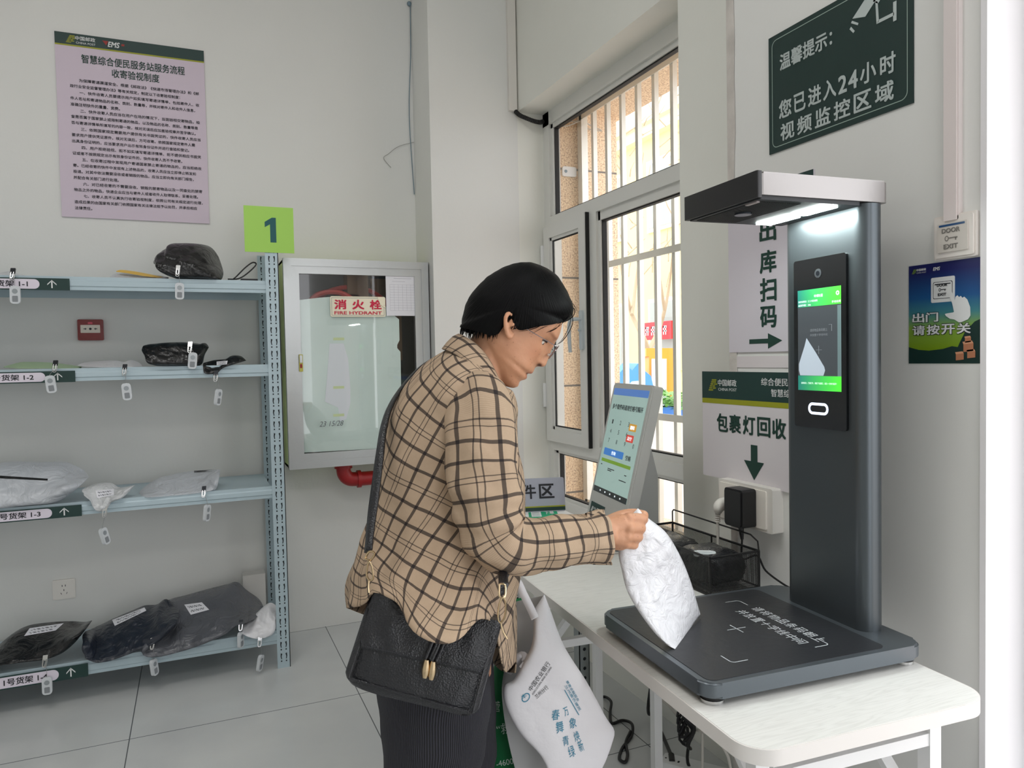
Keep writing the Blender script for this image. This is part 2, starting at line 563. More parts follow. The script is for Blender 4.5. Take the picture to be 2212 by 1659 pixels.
b = B(); fr = rwall(XF - .022, s0 + .045, 1.42); plate(b, fr, 0, -.09, .03, .09, 0, .012, .012)
tube(b, [fr.p(.014, .05, .01), fr.p(.006, .05, .045), fr.p(-.01, .045, .05), fr.p(-.022, .02, .05), fr.p(-.024, -.03, .05), fr.p(-.02, -.1, .048)], [.008, .009, .009, .009, .009, .008], 8, smooth=4)
cyl(b, fr.p(.014, -.0, .012), fr.p(.014, -.0, .022), .006, 8)
obj('window_handle', b, hg, sash)
for z in (1.74, 1.05):
    b = B(); cyl(b, V((XF - .026, s1 + .006, z)), V((XF - .026, s1 + .006, z + .12)), .0095, 10); box(b, XF - .02, XF - .004, s1 - .012, s1 + .024, z + .01, z + .11)
    obj('hinge', b, white_p, sash)
# plaster sill
b = B(); box(b, XW - .012, XF, 2.065, 3.39, .53, .545); struct('trim_2', b, wall_m, smooth=0)

# ================================================================ outside the window
def granite_mat():
    m = mat('granite_slabs', (226, 200, 168), .75)
    g = NT(m); geo = g.n('ShaderNodeNewGeometry'); sp = g.n('ShaderNodeSeparateXYZ'); g.l(geo.outputs['Position'], sp.inputs[0])
    v = g.n('ShaderNodeTexNoise'); v.inputs['Scale'].default_value = 120; v.inputs['Detail'].default_value = 3; g.l(geo.outputs['Position'], v.inputs['Vector'])
    r = g.n('ShaderNodeValToRGB'); cr = r.color_ramp
    cr.elements[0].color = srgb(176, 150, 126); cr.elements[1].color = srgb(240, 220, 190)
    cr.elements[0].position = .34; cr.elements[1].position = .62
    e = cr.elements.new(.46); e.color = srgb(222, 192, 158)
    g.l(v.outputs['Fac'], r.inputs['Fac'])
    t = g.math('FRACT', g.math('DIVIDE', g.math('ADD', sp.outputs[2], 4 * .56 - 2.27), .56))
    j = g.math('GREATER_THAN', g.math('ABSOLUTE', g.math('SUBTRACT', t, .5)), .491)
    g.l(g.mix(j, r.outputs['Color'], srgb(120, 112, 104)), g.b.inputs['Base Color'])
    return m


gm = granite_mat()
b = B(); box(b, 1.72, 2.10, 3.425, 3.9, -.3, 2.60); box(b, 1.72, 2.10, 1.3, 2.02, -.3, 2.60); box(b, 1.72, 2.10, 2.02, 3.425, -.3, .5)
struct('wall_outside', b, gm, smooth=0)
b = B(); box(b, 1.72, 2.14, 1.3, 3.9, 2.565, 2.9); struct('lintel_outside', b, gm, smooth=0)

gt = thing('window_grille', (1.88, 2.75, .5), 'white steel security grille of upright bars outside the window', 'grille')
ys = [3.277 - .134 * i for i in range(9)]
b = B(); box(b, 1.862, 1.898, 3.375, 3.418, .52, 2.55); obj('end_post', b, grill_m, gt, smooth=0)
for y in ys:
    b = B(); box(b, 1.869, 1.891, y - .011, y + .011, .52, 2.55); obj('bar', b, grill_m, gt, smooth=0)
for z in (2.53, 1.745, 1.03, .54):
    b = B(); box(b, 1.862, 1.868, 2.03, 3.40, z - .015, z + .015); obj('rail', b, grill_m, gt, smooth=0)

b = B(); fr = Fr((1.80, 3.4245, 2.255), (1, 0, 0), (0, 0, 1)); plate(b, fr, -.03, -.025, .05, .025, 0, .012, .01); cyl(b, fr.p(-.012, 0, .012), fr.p(-.012, 0, .014), .008, 10, mi=1)
tag(obj('wall_bracket', b, [white_p, steel_d]), 'small white plastic bracket on the granite joint outside the window', 'bracket')
b = B()
tube(b, [ony(1192, 272, 3.41), ony(1225, 272, 3.40), ony(1255, 262, 3.39), ony(1278, 272, 3.38), ony(1300, 282, 3.37)], .0035, 6, smooth=5)
tube(b, [ony(1192, 262, 3.42), ony(1240, 262, 3.41), ony(1258, 258, 3.40), ony(1270, 278, 3.39), ony(1300, 283, 3.36)], .003, 6, smooth=5)
tag(obj('outdoor_cable', b, cord_w), 'thin pale cables looped under the granite soffit outside the window', 'cable')

b = B(); box(b, 1.7, 60, -10, 60, -.45, -.3)
struct('ground_outside', b, mat('pale_paving', (196, 186, 178), .8, var=(3, .12)), smooth=0)
# facade across the street, facing the window
XFAC = 9.0
bld = thing('apartment_building', (XFAC, 14, -.3), 'pale yellow building with cornice and windows across the street outside', 'building')
facm = mat('cream_yellow_render', (226, 208, 148), .85, var=(1.5, .06))
ctop = onx(1372, 284, XFAC).z
b = B(); box(b, XFAC, XFAC + 3, 9.2, 26, -.3, ctop); obj('facade', b, facm, bld, smooth=0)
b = B(); box(b, XFAC - .35, XFAC + 3, 9.0, 26, ctop - .1, ctop + .22); box(b, XFAC - .2, XFAC, 9.1, 26, ctop - .32, ctop - .1); obj('cornice', b, mat('pale_stucco', (232, 222, 186), .8), bld, smooth=0)
for zi in range(2):
    for yi in range(7):
        b = B(); y = 10.2 + yi * 2.1; z = ctop - 2.3 - zi * 2.9
        box(b, XFAC - .06, XFAC + .02, y, y + 1.1, z, z + 1.5, 0); box(b, XFAC - .07, XFAC - .06, y + .08, y + 1.02, z + .08, z + 1.42, 1)
        obj('building_window', b, [mat('pale_window_surround', (225, 216, 190), .6), mat('window_reflection', (150, 158, 150), .3)], bld, smooth=0)
# bare tree
tr = thing('street_tree', tuple(onz(1420, 760, -.3)) if False else (5.2, 7.6, -.3), 'bare street tree with forked branches seen through the window bars', 'tree')
bark = mat('grey_tan_bark', (168, 150, 122), .9, bump=(30, .4))
b = B(); DT = 9.0
tb = S(1407, 870, DT); tb.z = -.3
tube(b, [tb, S(1405, 800, DT), S(1400, 760, DT)], [.06, .055, .05], 10, smooth=4)
obj('trunk', b, bark, tr)
rng = random.Random(4)
b = B()
for pts, r in (([(1400, 760), (1385, 720), (1365, 680), (1350, 620), (1338, 560)], .04), ([(1400, 760), (1420, 720), (1436, 670), (1448, 600), (1455, 520)], .035),
               ([(1436, 670), (1425, 600), (1415, 520), (1412, 430)], .022), ([(1365, 680), (1375, 600), (1385, 520), (1380, 420), (1390, 330)], .022)):
    P3 = [S(u, v, DT + rng.uniform(-.4, .4)) for u, v in pts]
    tube(b, P3, [r * (1 - .75 * i / (len(P3) - 1)) for i in range(len(P3))], 7, smooth=4)
for i in range(46):
    u, v = rng.uniform(1335, 1465), rng.uniform(200, 640); l = rng.uniform(25, 70); a = rng.uniform(-2.6, -.5)
    tube(b, [S(u, v, DT), S(u + l * .5 * math.cos(a) + rng.uniform(-6, 6), v + l * .5 * math.sin(a), DT + rng.uniform(-.2, .2)), S(u + l * math.cos(a), v + l * math.sin(a), DT)], [.008, .006, .003], 5)
obj('branches', b, bark, tr)
# shop sign, trike, cabinet, hedge
RS = 8.6
sg = thing('shop_sign', onx(1412, 716, RS), 'red shop sign board with white lettering across the street', 'sign')
b = B(); p0 = onx(1387, 735, RS); p1 = onx(1450, 698, RS); box(b, RS, RS + .12, p1.y, p0.y, p0.z, p1.z + .05); obj('board', b, mat('red_sign_board', (214, 30, 40), .5), sg, smooth=0)
b = B(); fr = rwall(RS - .005, p0.y, p0.z); Wd = p0.y - p1.y; Hh = p1.z + .05 - p0.z
for i in range(4):
    x = Wd * (.14 + .2 * i); s_ = Wd * .12
    plate(b, fr, x, Hh * .25, x + s_ * .25, Hh * .75, 0, .004); plate(b, fr, x, Hh * .62, x + s_, Hh * .75, 0, .004); plate(b, fr, x + s_ * .6, Hh * .25, x + s_ * .85, Hh * .7, 0, .004); plate(b, fr, x, Hh * .42, x + s_, Hh * .5, 0, .004)
obj('lettering', b, wink, sg, smooth=0)
TD = 6.6
tk = thing('delivery_trike', tuple(V(S(1365, 905, TD).xy.to_3d()) + V((0, 0, -.3))), 'blue covered delivery trike parked outside the window', 'vehicle')
blu = mat('blue_tarp', (70, 140, 214), .6, bump=(8, .4))
b = B(); sil = [(1330, 905), (1330, 835), (1338, 806), (1352, 790), (1366, 800), (1378, 785), (1392, 800), (1406, 812), (1414, 845), (1416, 905)]
a_ = [S(u, v, TD) for u, v in sil]; poly(b, a_, FWD * .9 - V((0, 0, FWD.z * .9)), 0)
obj('cover', b, blu, tk, smooth=50)
b = B(); sil = [(1348, 872), (1352, 838), (1365, 824), (1385, 822), (1400, 838), (1408, 872)]; poly(b, [S(u, v, TD - .02) for u, v in sil], FWD * .02); obj('windscreen', b, mat('pale_clear_sheet', (206, 226, 236), .2), tk, smooth=0)
for u in (1345, 1398):
    b = B(); c0 = S(u, 915, TD); c0.z = -.1; tube(b, [c0, c0 + RIGHT * .12], .2, 20); obj('wheel', b, black_r, tk)
OD = 7.4
kb = thing('street_kiosk', tuple(V((S(1425, 880, OD).x, S(1425, 880, OD).y, -.3))), 'orange and white street cabinet beyond the trike outside', 'cabinet')
b = B(); q = [(1402, 900), (1402, 770), (1396, 770), (1396, 752), (1466, 752), (1466, 770), (1460, 770), (1460, 900)]; poly(b, [S(u, v, OD) for u, v in q], FWD * .3); c1, c2 = S(1404, 900, OD), S(1458, 900, OD)
for c_ in (c1, c2): box(b, c_.x - .03, c_.x + .03, c_.y, c_.y + .06, -.3, c_.z + .02)
obj('frame', b, mat('orange_paint', (236, 150, 40), .5), kb, smooth=0)
b = B(); q = [(1408, 895), (1408, 775), (1440, 775), (1440, 895)]; poly(b, [S(u, v, OD - .02) for u, v in q], FWD * .02); obj('panel', b, white_p, kb, smooth=0)
HD = 5.6
hb = B(); rng = random.Random(2)
for i in range(420):
    c0 = S(rng.uniform(1415, 1475), rng.uniform(846, 885), HD + rng.uniform(-.2, .3)); a = rng.uniform(0, 6.3); s_ = rng.uniform(.015, .035)
    d1 = V((math.cos(a), math.sin(a), rng.uniform(-.6, .8))) * s_; d2 = V((-math.sin(a), math.cos(a), rng.uniform(-.5, .5))) * s_ * .5
    hb.faces.new([hb.verts.new(c0 - d1), hb.verts.new(c0 - d2), hb.verts.new(c0 + d1), hb.verts.new(c0 + d2)])
fo = hb
hd = thing('hedge_planter', tuple(V((S(1445, 890, HD).x, S(1445, 890, HD).y, -.3))), 'blue planter with leafy green hedge outside the lower window', 'planter')
obj('foliage', fo, mat('leaf_green', (120, 170, 90), .6), hd, smooth=0, fix=False)
b = B(); p = S(1413, 900, HD); p2 = S(1480, 900, HD); poly(b, [S(1413, 905, HD - .15), S(1480, 905, HD - .15), S(1480, 880, HD - .15), S(1413, 880, HD - .15)], FWD * .5)
obj('planter_box', b, mat('blue_planter', (60, 120, 200), .5), hd, smooth=0)
# the planter stands on a low plinth
b = B(); q0 = S(1408, 905, HD - .2); q1 = S(1490, 905, HD - .2); pz = q0.z
poly(b, [V((q0.x, q0.y, -.3)), V((q1.x, q1.y, -.3)), V((q1.x, q1.y, -.3)) + V((FWD.x, FWD.y, 0)) * .6, V((q0.x, q0.y, -.3)) + V((FWD.x, FWD.y, 0)) * .6], V((0, 0, max(.05, min(q0.z, q1.z) + .3))))
struct('kerb_outside', b, mat('pale_kerb', (214, 208, 200), .8), smooth=0)

# ================================================================ corner pillar fittings
b = B(); fr = back(1.46, 3.39, 2.515); plate(b, fr, 0, 0, .042, 1.0, 0, .02, .003); 
tag(obj('cable_duct', b, offw), 'white cable duct running down the corner pillar above the black hose', 'cable duct')
b = B(); P0 = V((1.495, 3.375, 2.515)); pts = [P0, V((1.505, 3.35, 2.49)), V((1.53, 3.335, 2.475)), V((1.57, 3.335, 2.465)), V((1.61, 3.345, 2.465)), V((1.635, 3.36, 2.475))]
q = catmull([tuple(p) for p in pts], 9)
tube(b, q, [.0115 if i % 2 else .0095 for i in range(len(q))], 10)
tag(obj('cable_hose', b, black_r), 'short black corrugated hose from the duct into the window corner', 'hose')
b = B(); tube(b, [ony(886, 8, 3.66), ony(887, 120, 3.663), ony(884, 250, 3.663), ony(895, 420, 3.663)], .0022, 6, smooth=4); ball(b, ony(884, 8, 3.66), .012, seg=8)
tag(obj('dangling_wire', b, steel_d), 'thin grey wire hanging down the back wall beside the pillar', 'wire')
b = B(); tube(b, [ony(900, 306, 3.663), ony(862, 316, 3.663), ony(840, 332, 3.663), ony(829, 340, 3.663), ony(834, 350, 3.663), ony(845, 362, 3.663)], .0014, 5, smooth=5); ball(b, ony(900, 306, 3.66), .008, seg=8)
tag(obj('wall_wire', b, mat('pale_grey_wire', (160, 160, 156), .6)), 'short stray wire curling from a nail on the back wall', 'wire')

# ================================================================ rules board on the back wall
def logo_post(bm, fr, x, y, s, mi=0, z=.0008):
    """slanted striped emblem"""
    for i in range(6):
        yy = y + s * (.06 + .16 * i); x0 = x + s * (.08 * i); wd = (.55, .8, .62, .8, .6, .55)[i] * s
        sk = .03 * s
        for a_, b_ in (((0, .42), (.52, 1)) if i in (1, 2, 3) else ((0, 1),)):
            shape(bm, fr, [(x0 + wd * a_, yy), (x0 + wd * b_, yy), (x0 + wd * b_ + sk, yy + s * .1), (x0 + wd * a_ + sk, yy + s * .1)], z, z + .0003, mi)


LINES = [(2, '为保障寄递渠道安全、根据《邮政法》《快递市场管理办法》和《邮'), (0, '政行业安全监督管理办法》等有关规定，制定以下收寄验视制度：'),
         (2, '一、快件收寄人员要提示用户如实填写寄递详情单，包括寄件人、收'), (0, '件人名址和寄递物品的名称、类别、数量等，并核对寄件人和收件人信息，'),
         (0, '准确注明快件的重量、资费。'), (2, '二、快件收寄人员应当在用户在场的情况下，当面验视交寄物品，检'),
         (0, '查是否属于国家禁止或限制寄递的物品，以及物品的名称、类别、数量等是'), (0, '否与寄递详情单所填写的内容一致，核对无误后应加盖验视章并签字确认。'),
         (2, '三、依照国家规定需要用户提供有关书面凭证的，快件收寄人员应当'), (0, '要求用户提供凭证原件，核对无误后，方可收寄。依照国家规定寄件人需'),
         (0, '出具身份证明的，应当要求用户出示有效身份证件并进行查验和登记。'), (2, '四、用户拒绝验视、拒不如实填写寄递详情单、拒不提供相应书面凭'),
         (0, '证或者不按照规定出示有效身份证件的，快件收寄人员不予收寄。'), (2, '五、在收寄过程中发现用户寄递国家禁止寄递的物品的，应当拒绝收'),
         (0, '寄。已经收寄的快件中发现有上述物品的，收寄人员应当立即停止转发和'), (0, '投递。对其中依法需要没收或者销毁的物品，应当立即向有关部门报告，'),
         (0, '并配合有关部门进行处理。'), (2, '六、对已经收寄的不需要没收、销毁的禁寄物品以及一同查处的禁寄'),
         (0, '物品之外的物品，快递企业应当与寄件人或者收件人取得联系，妥善处理。'), (2, '七、收寄人员不认真执行收寄验视制度，依照公司有关规定进行处理，'),
         (0, '造成后果的由国家有关部门依照国家有关法律法规予以处罚，并承担相应'), (0, '法律责任。')]
PW, PH = .582, .777
po = thing('rules_board', (-.207, 3.66, 1.94), 'lilac notice board of small printed rules with a dark green heading', 'notice board')
fr = back(-.498, 3.667, 1.940)
b = B(); plate(b, fr, 0, 0, PW, PH, 0, .005); obj('board', b, lilac, po, smooth=0)
fr = back(-.498, 3.662, 1.940)
b = B(); plate(b, fr, 0, PH * .938, PW, PH, 0, .0006, mi=0); plate(b, fr, 0, PH * .930, PW, PH * .938, 0, .0006, mi=1); obj('heading_band', b, [dgreen, gold_l], po, smooth=0)
b = B()
txt(b, '智慧综合便民服务站服务流程', fr, (PW * .165, PH * .845, PW * .86, PH * .893), .012); txt(b, '收寄验视制度', fr, (PW * .36, PH * .785, PW * .68, PH * .832), .012)
obj('title_lettering', b, dgreen2, po, smooth=0, fix=False)
b = B()
for i, (ind, s) in enumerate(LINES):
    yc = PH * (1 - .252 - .0332 * i); chw = PW * .855 / 33.0
    x0 = PW * .085 + ind * chw * 1.15; n_ = len(s.rstrip('，。：、')) + (.35 if s[-1] in '，。：' else 0)
    txt(b, s, fr, (x0, yc - .0072, min(x0 + n_ * chw * (1.06 if ind else 1.0), PW * .955), yc + .0072), .012)
obj('rules_lettering', b, bink, po, smooth=0, fix=False)
b = B(); logo_post(b, fr, PW * .07, PH * .945, PH * .045, 0, .001); obj('emblem', b, gold_l, po, smooth=0, fix=False)
b = B()
txt(b, '中国邮政', fr, (PW * .13, PH * .966, PW * .26, PH * .988), .01, 1, .001); txt(b, 'CHINA POST', fr, (PW * .135, PH * .947, PW * .26, PH * .958), 0, 1, .001)
txt(b, 'EMS', fr, (PW * .34, PH * .951, PW * .42, PH * .981), .02, 1, .001, shear=.25)
shape(b, fr, [(PW * .305, PH * .982), (PW * .345, PH * .982), (PW * .33, PH * .958)], .001, .0013, 2); shape(b, fr, [(PW * .43, PH * .965), (PW * .45, PH * .965), (PW * .452, PH * .976), (PW * .432, PH * .976)], .001, .0013, 2)
obj('heading_lettering', b, [gold_l, wink, mat('red_brown_print', (150, 50, 44), .6)], po, smooth=0, fix=False)

# ================================================================ metal shelving
SH = thing('shelving_unit', (-.45, 3.45, 0), 'pale blue slotted steel shelving unit of four shelves along the back wall', 'shelving')
SXR, SXL, SY0, SY1 = .337, -1.25, 3.25, 3.645


def upright(x0, y0, y1, face):
    """slotted angle post: flange on the front or back plus a side flange"""
    b = B()
    t = .003
    if face == 'front': box(b, x0, x0 + .053, y0, y0 + t, 0, 1.80)
    else: box(b, x0, x0 + .053, y1 - t, y1, 0, 1.80)
    xs = x0 + .053 - t if x0 > 0 else x0
    box(b, xs, xs + t, y0, y1, 0, 1.80)
    for k in range(36):
        z = .03 + k * .0495
        fr = Fr((x0, y0 - .0001, z), (1, 0, 0), (0, 0, 1)) if face == 'front' else Fr((x0, y1 - t - .0001, z), (1, 0, 0), (0, 0, 1))
        for sx in (1, -1):
            cx_ = .0265 + sx * .010
            for q in ([(cx_ - .0035 * sx, .031), (cx_ + .0025 * sx, .034), (cx_ + .0035 * sx, .020), (cx_ + .001 * sx, .008), (cx_ - .002 * sx, .008), (cx_ - .0005 * sx, .020)],):
                shape(b, fr, q if sx > 0 else q[::-1], 0, .0004, 1)
            plate(b, fr, cx_ - .0028, -.0035, cx_ + .0028, .0025, 0, .0004, .0025, 1, 3)
        frs = Fr((xs - .0002 if x0 > 0 else xs + t + .0002, y0 + .006, z), (0, -1, 0) if x0 > 0 else (0, 1, 0), (0, 0, 1))
        for yy in (.012, .03):
            plate(b, frs, -yy - .004 if x0 > 0 else yy, .008, -yy if x0 > 0 else yy + .004, .03, 0, .0003, 0, 1)
    return b


obj('post', upright(SXR - .053, SY0, SY0 + .045, 'front'), [steel_b, hole_m], SH, smooth=0)
obj('post', upright(SXR - .053, SY1 - .045, SY1, 'rear'), [steel_b, hole_m], SH, smooth=0)
obj('post', upright(SXL, SY0, SY0 + .045, 'front'), [steel_b, hole_m], SH, smooth=0)
obj('post', upright(SXL, SY1 - .045, SY1, 'rear'), [steel_b, hole_m], SH, smooth=0)
TOPS = [(1.643, 1.592), (1.294, 1.245), (.780, .730), (.163, .106)]
for i, (zt, zb) in enumerate(TOPS):
    b = B()
    # folded beam profile with two shallow ridges
    prof = [(0, zb), (-.0005, zb + .012), (-.004, zb + .016), (-.004, zt - .018), (-.0005, zt - .013), (-.0005, zt), (.028, zt), (.028, zt - .004), (.004, zt - .004), (.004, zb)]
    poly(b, [V((SXL + .053, SY0 + .006 + p, z)) for p, z in prof], V((SXR - .053 - SXL - .053, 0, 0)))
    obj('front_beam', b, steel_b, SH, smooth=0)
    b = B(); poly(b, [V((SXL + .053, SY1 - .004 - p, z)) for p, z in prof], V((SXR - .053 - SXL - .053, 0, 0))); obj('rear_beam', b, steel_b, SH, smooth=0)
    b = B()
    box(b, SXR - .012, SXR - .004, SY0 + .045, SY1 - .045, zb, zt)
    obj('side_beam', b, steel_b, SH, smooth=0)
    b = B(); box(b, SXL + .05, SXR - .058, SY0 + .01, SY1 - .01, zt - .004, zt - .0005); box(b, SXL + .05, SXR - .058, SY0 + .2, SY0 + .24, zt - .03, zt - .004); obj('shelf_deck', b, steel_b, SH, smooth=0)
SHELF = [t[0] for t in TOPS]
lens = [(151, 598, 625), (163, 795, 822), (177, 1088, 1113), (190, 1409, 1434)]
for i, (zt, zb) in enumerate(TOPS):
    xr = ony(lens[i][0], lens[i][2], SY0 - .004).x
    fr = Fr((xr, SY0 - .003, zb - .003), (1, 0, 0), (0, 0, 1)); h = zt - zb - .006; L = .42
    b = B(); plate(b, fr, -L, 0, 0, h, 0, .0008, 0, 0); plate(b, fr, -L + .02, h * .1, -.098, h * .9, .0008, .0012, h * .39, 1, 8)
    st = obj('label_strip', b, [dgreen, mat('lilac_label', (222, 214, 226), .5)], SH, smooth=0, label='dark green strip with a white rounded name field and an arrow')
    b = B()
    txt(b, '1号货架 1-%d' % (i + 1), fr, (-.275, h * .25, -.135, h * .78), .018, 0, .0015)
    obj('strip_lettering', b, bink, st, smooth=0, fix=False)
    b = B()
    x = -.058
    shape(b, fr, [(x - .0022, h * .18), (x + .0022, h * .18), (x + .0022, h * .8), (x - .0022, h * .8)], .0012, .0016, 1)
    for s_ in (1, -1): shape(b, fr, [(x, h * .86), (x + s_ * .015, h * .52), (x + s_ * .015, h * .42), (x, h * .76)][::s_], .0012, .0016, 1)
    obj('arrow_mark', b, [bink, wink], st, smooth=0, fix=False)

# number card clipped to the post
nc = thing('number_card', (.305, 3.245, 1.76), 'lime green square card with a large dark numeral 1 on top of the shelf post', 'sign')
fr = back(.206, 3.249, 1.760)
b = B(); plate(b, fr, 0, 0, .197, .19, 0, .003); obj('card', b, mat('lime_green_card', (166, 214, 96), .6), nc, smooth=0)
b = B(); fr2 = back(.206, 3.246, 1.760); shape(b, fr2, [(.102, .042), (.126, .042), (.126, .145), (.110, .145), (.081, .126), (.081, .104), (.102, .117)], 0, .0006); obj('numeral', b, mat('teal_ink', (0, 84, 88), .5), nc, smooth=0, fix=False)


# ================================================================ parcels on the shelves
def film(name, col, rough=.33, bump=.5, sc_=14):
    m = mat(name, col, rough, coat=.15)
    g = NT(m); tc = g.n('ShaderNodeTexCoord')
    n1 = g.n('ShaderNodeTexNoise'); n1.inputs['Scale'].default_value = sc_; n1.inputs['Detail'].default_value = 5; n1.inputs['Distortion'].default_value = 1.2
    g.l(tc.outputs['Object'], n1.inputs['Vector'])
    v = g.math('ABSOLUTE', g.math('SUBTRACT', n1.outputs['Fac'], .5))
    bn = g.n('ShaderNodeBump'); bn.inputs['Strength'].default_value = bump; bn.inputs['Distance'].default_value = .02
    g.l(v, bn.inputs['Height']); g.l(bn.outputs['Normal'], g.b.inputs['Normal'])
    return m


blackf = film('black_film', (11, 11, 13), .26, .8); navyf = film('dark_navy_film', (30, 36, 48), .28, .8); greyf = film('smoky_grey_film', (88, 90, 96), .26, .8)
silverf = film('silver_grey_film', (190, 194, 200), .3, .9, 11); whitef = film('white_film', (226, 226, 230), .35); crumpf = film('crumpled_clear_film', (206, 208, 210), .25, .8, 22)
yelf = film('yellow_mailer', (232, 186, 40), .5, .15); greenf = film('pale_green_bubble_mailer', (176, 204, 160), .45, .6, 90)


YF = SY0 - .004
def on_shelf(u, v, y): return ony(u, v, y)


def bag(name, top, bot, yb, yf, thick, m, label, seed, crk=.006, cs=22, lab=None, strip=None, cat='parcel', power=.5, e0=.12, e1=.12):
    """soft parcel lying on a shelf: upper outline at depth yb, lower outline at depth yf, ends meeting"""
    n = len(top) - 1; T = []
    for i, (u, v) in enumerate(top):
        k = min(i, n - i); T.append((u, v, yb if k else (yb + yf) / 2))
    n = len(bot) - 1; Bo = []
    for i, (u, v) in enumerate(bot):
        k = min(i, n - i); Bo.append((u, v, yf if k else (yb + yf) / 2))
    b = sheet(T, Bo, thick, n=54, m=26, seed=seed, crinkle=crk, cs=cs, M=on_shelf, power=power, e0=e0, e1=e1, backk=.35)
    o = obj(name, b, m, None, smooth=70, label=label, cat=cat, group='parcels on the shelves')
    if lab or strip: bv = bvh_of(o)
    if lab:
        b = B(); patch(b, bv, lab, 20, 10, bars=lambda i, j: j in (2, 3, 6, 7) and 2 <= i <= 16 and (i * 7 + j * 3 + seed) % 5 > 1)
        obj('address_label', b, [paper, mat('grey_label_print', (120, 122, 128), .7)], o, smooth=70, label='white printed address label', fix=False)
    if strip:
        b = B(); patch(b, bv, strip, 24, 1); obj('seal_strip', b, black_r, o, smooth=70, label='black adhesive seal strip', fix=False)
    return o


bag('envelope', [(-30, 590), (0, 589), (22, 586), (42, 592), (64, 597)], [(-30, 599), (0, 599.5), (30, 600), (64, 600)], 3.36, 3.262, .012, silverf, 'thin grey envelope lying above the first name strip of the top shelf', 3, .001)
bag('poly_mailer', [(236, 600), (250, 591), (275, 590), (310, 593), (340, 594), (364, 599)], [(236, 601), (260, 603), (300, 604.5), (340, 605), (364, 603)], 3.40, 3.262, .022, silverf, 'grey mailer lying under the yellow envelope on the top shelf', 5, .002)
bag('envelope', [(251, 586), (262, 583), (290, 586), (322, 592), (352, 598)], [(251, 587), (280, 591), (310, 596), (335, 599), (352, 600)], 3.36, 3.300, .010, yelf, 'yellow padded envelope lying on the grey mailer on the top shelf', 6, .001)
bag('bagged_parcel', [(336, 571), (350, 560), (356, 548), (374, 536), (380, 528), (400, 526), (430, 527), (452, 532), (466, 545), (474, 562), (482, 588)], [(336, 571), (349, 580), (356, 592), (372, 599), (390, 604), (420, 605), (455, 606), (476, 605), (482, 588)], 3.42, 3.275, .15, blackf, 'tall crumpled black bag parcel on the top shelf near the post', 8, .022, 14, e0=.2, e1=.2)
b = B()
P = [ony(492, 603, 3.38), ony(515, 602, 3.38), ony(535, 590, 3.42), ony(553, 572, 3.44), ony(546, 567, 3.44), ony(530, 578, 3.42), ony(512, 596, 3.40), ony(505, 602, 3.36)]
for p in P: p.z = max(p.z, SHELF[0] + .004)
tube(b, P, .003, 6, smooth=5); box(b, ony(520, 600, 3.36).x, ony(556, 600, 3.36).x, 3.34, 3.40, SHELF[0] + .0005, SHELF[0] + .016)
obj('charger_cable', b, cord_b, None, label='small black charger with a looped cord at the post end of the top shelf', cat='charger')

bag('bubble_mailer', [(8, 792), (30, 786), (48, 782), (85, 782), (120, 784), (150, 788), (176, 792)], [(8, 794), (40, 796), (90, 796), (140, 796), (176, 795)], 3.42, 3.262, .020, greenf, 'flat pale green bubble mailer on the second shelf', 11, .001)
bag('poly_mailer', [(168, 789), (185, 783), (215, 780), (250, 779), (268, 782), (283, 778), (300, 783), (307, 790)], [(168, 791), (195, 793), (240, 794), (285, 793), (307, 792)], 3.40, 3.262, .030, whitef, 'slim white mailer beside the pale green one on the second shelf', 12, .004)
bag('wrapped_box', [(316, 752), (330, 744), (360, 740), (395, 739), (420, 741), (436, 743), (444, 741), (451, 750)], [(316, 752), (322, 764), (326, 778), (332, 789), (370, 791), (415, 790), (434, 788), (440, 768), (451, 750)], 3.34, 3.270, .12, blackf, 'black film wrapped box with gathered end on the second shelf', 13, .012, 18, e0=.08, e1=.2, power=.35)
bag('small_pouch', [(440, 784), (462, 778), (488, 775), (502, 768), (520, 769), (532, 779)], [(440, 784), (442, 806), (458, 808), (470, 805), (482, 795), (505, 787), (532, 779)], 3.30, 3.243, .03, blackf, 'small black pouch drooping over the second shelf edge near the post', 14, .010, 26, lab=[(468, 781), (492, 779), (490, 787), (468, 789)])

bag('poly_mailer', [(-60, 1040), (-40, 1006), (0, 999), (40, 997), (100, 998), (140, 998), (165, 1008), (183, 1020), (191, 1031)], [(-60, 1040), (-50, 1090), (0, 1098), (60, 1092), (118, 1086), (150, 1068), (172, 1050), (191, 1031)], 3.42, 3.262, .17, silverf, 'big plump silver grey mailer above the third name strip', 21, .018, 12, strip=[(-20, 1026), (103, 1034), (103, 1038), (-20, 1032)])
bag('poly_mailer', [(182, 1056), (198, 1048), (220, 1043), (242, 1044), (260, 1053), (291, 1048)], [(182, 1056), (194, 1072), (204, 1086), (212, 1104), (230, 1101), (240, 1086), (266, 1074), (291, 1048)], 3.32, 3.240, .06, crumpf, 'small crumpled clear mailer between the two silver ones on the third shelf', 22, .020, 24, lab=[(206, 1060), (246, 1056), (246, 1070), (210, 1076)])
bag('poly_mailer', [(300, 1071), (316, 1050), (342, 1033), (375, 1024), (410, 1018), (450, 1015), (476, 1014)], [(300, 1071), (320, 1074), (360, 1072), (410, 1068), (445, 1063), (466, 1057), (472, 1038), (476, 1014)], 3.44, 3.262, .075, silverf, 'flat silver grey mailer with a black top edge near the post on the third shelf', 23, .012, 16, strip=[(404, 1018), (476, 1013.5), (476, 1017), (404, 1022)])

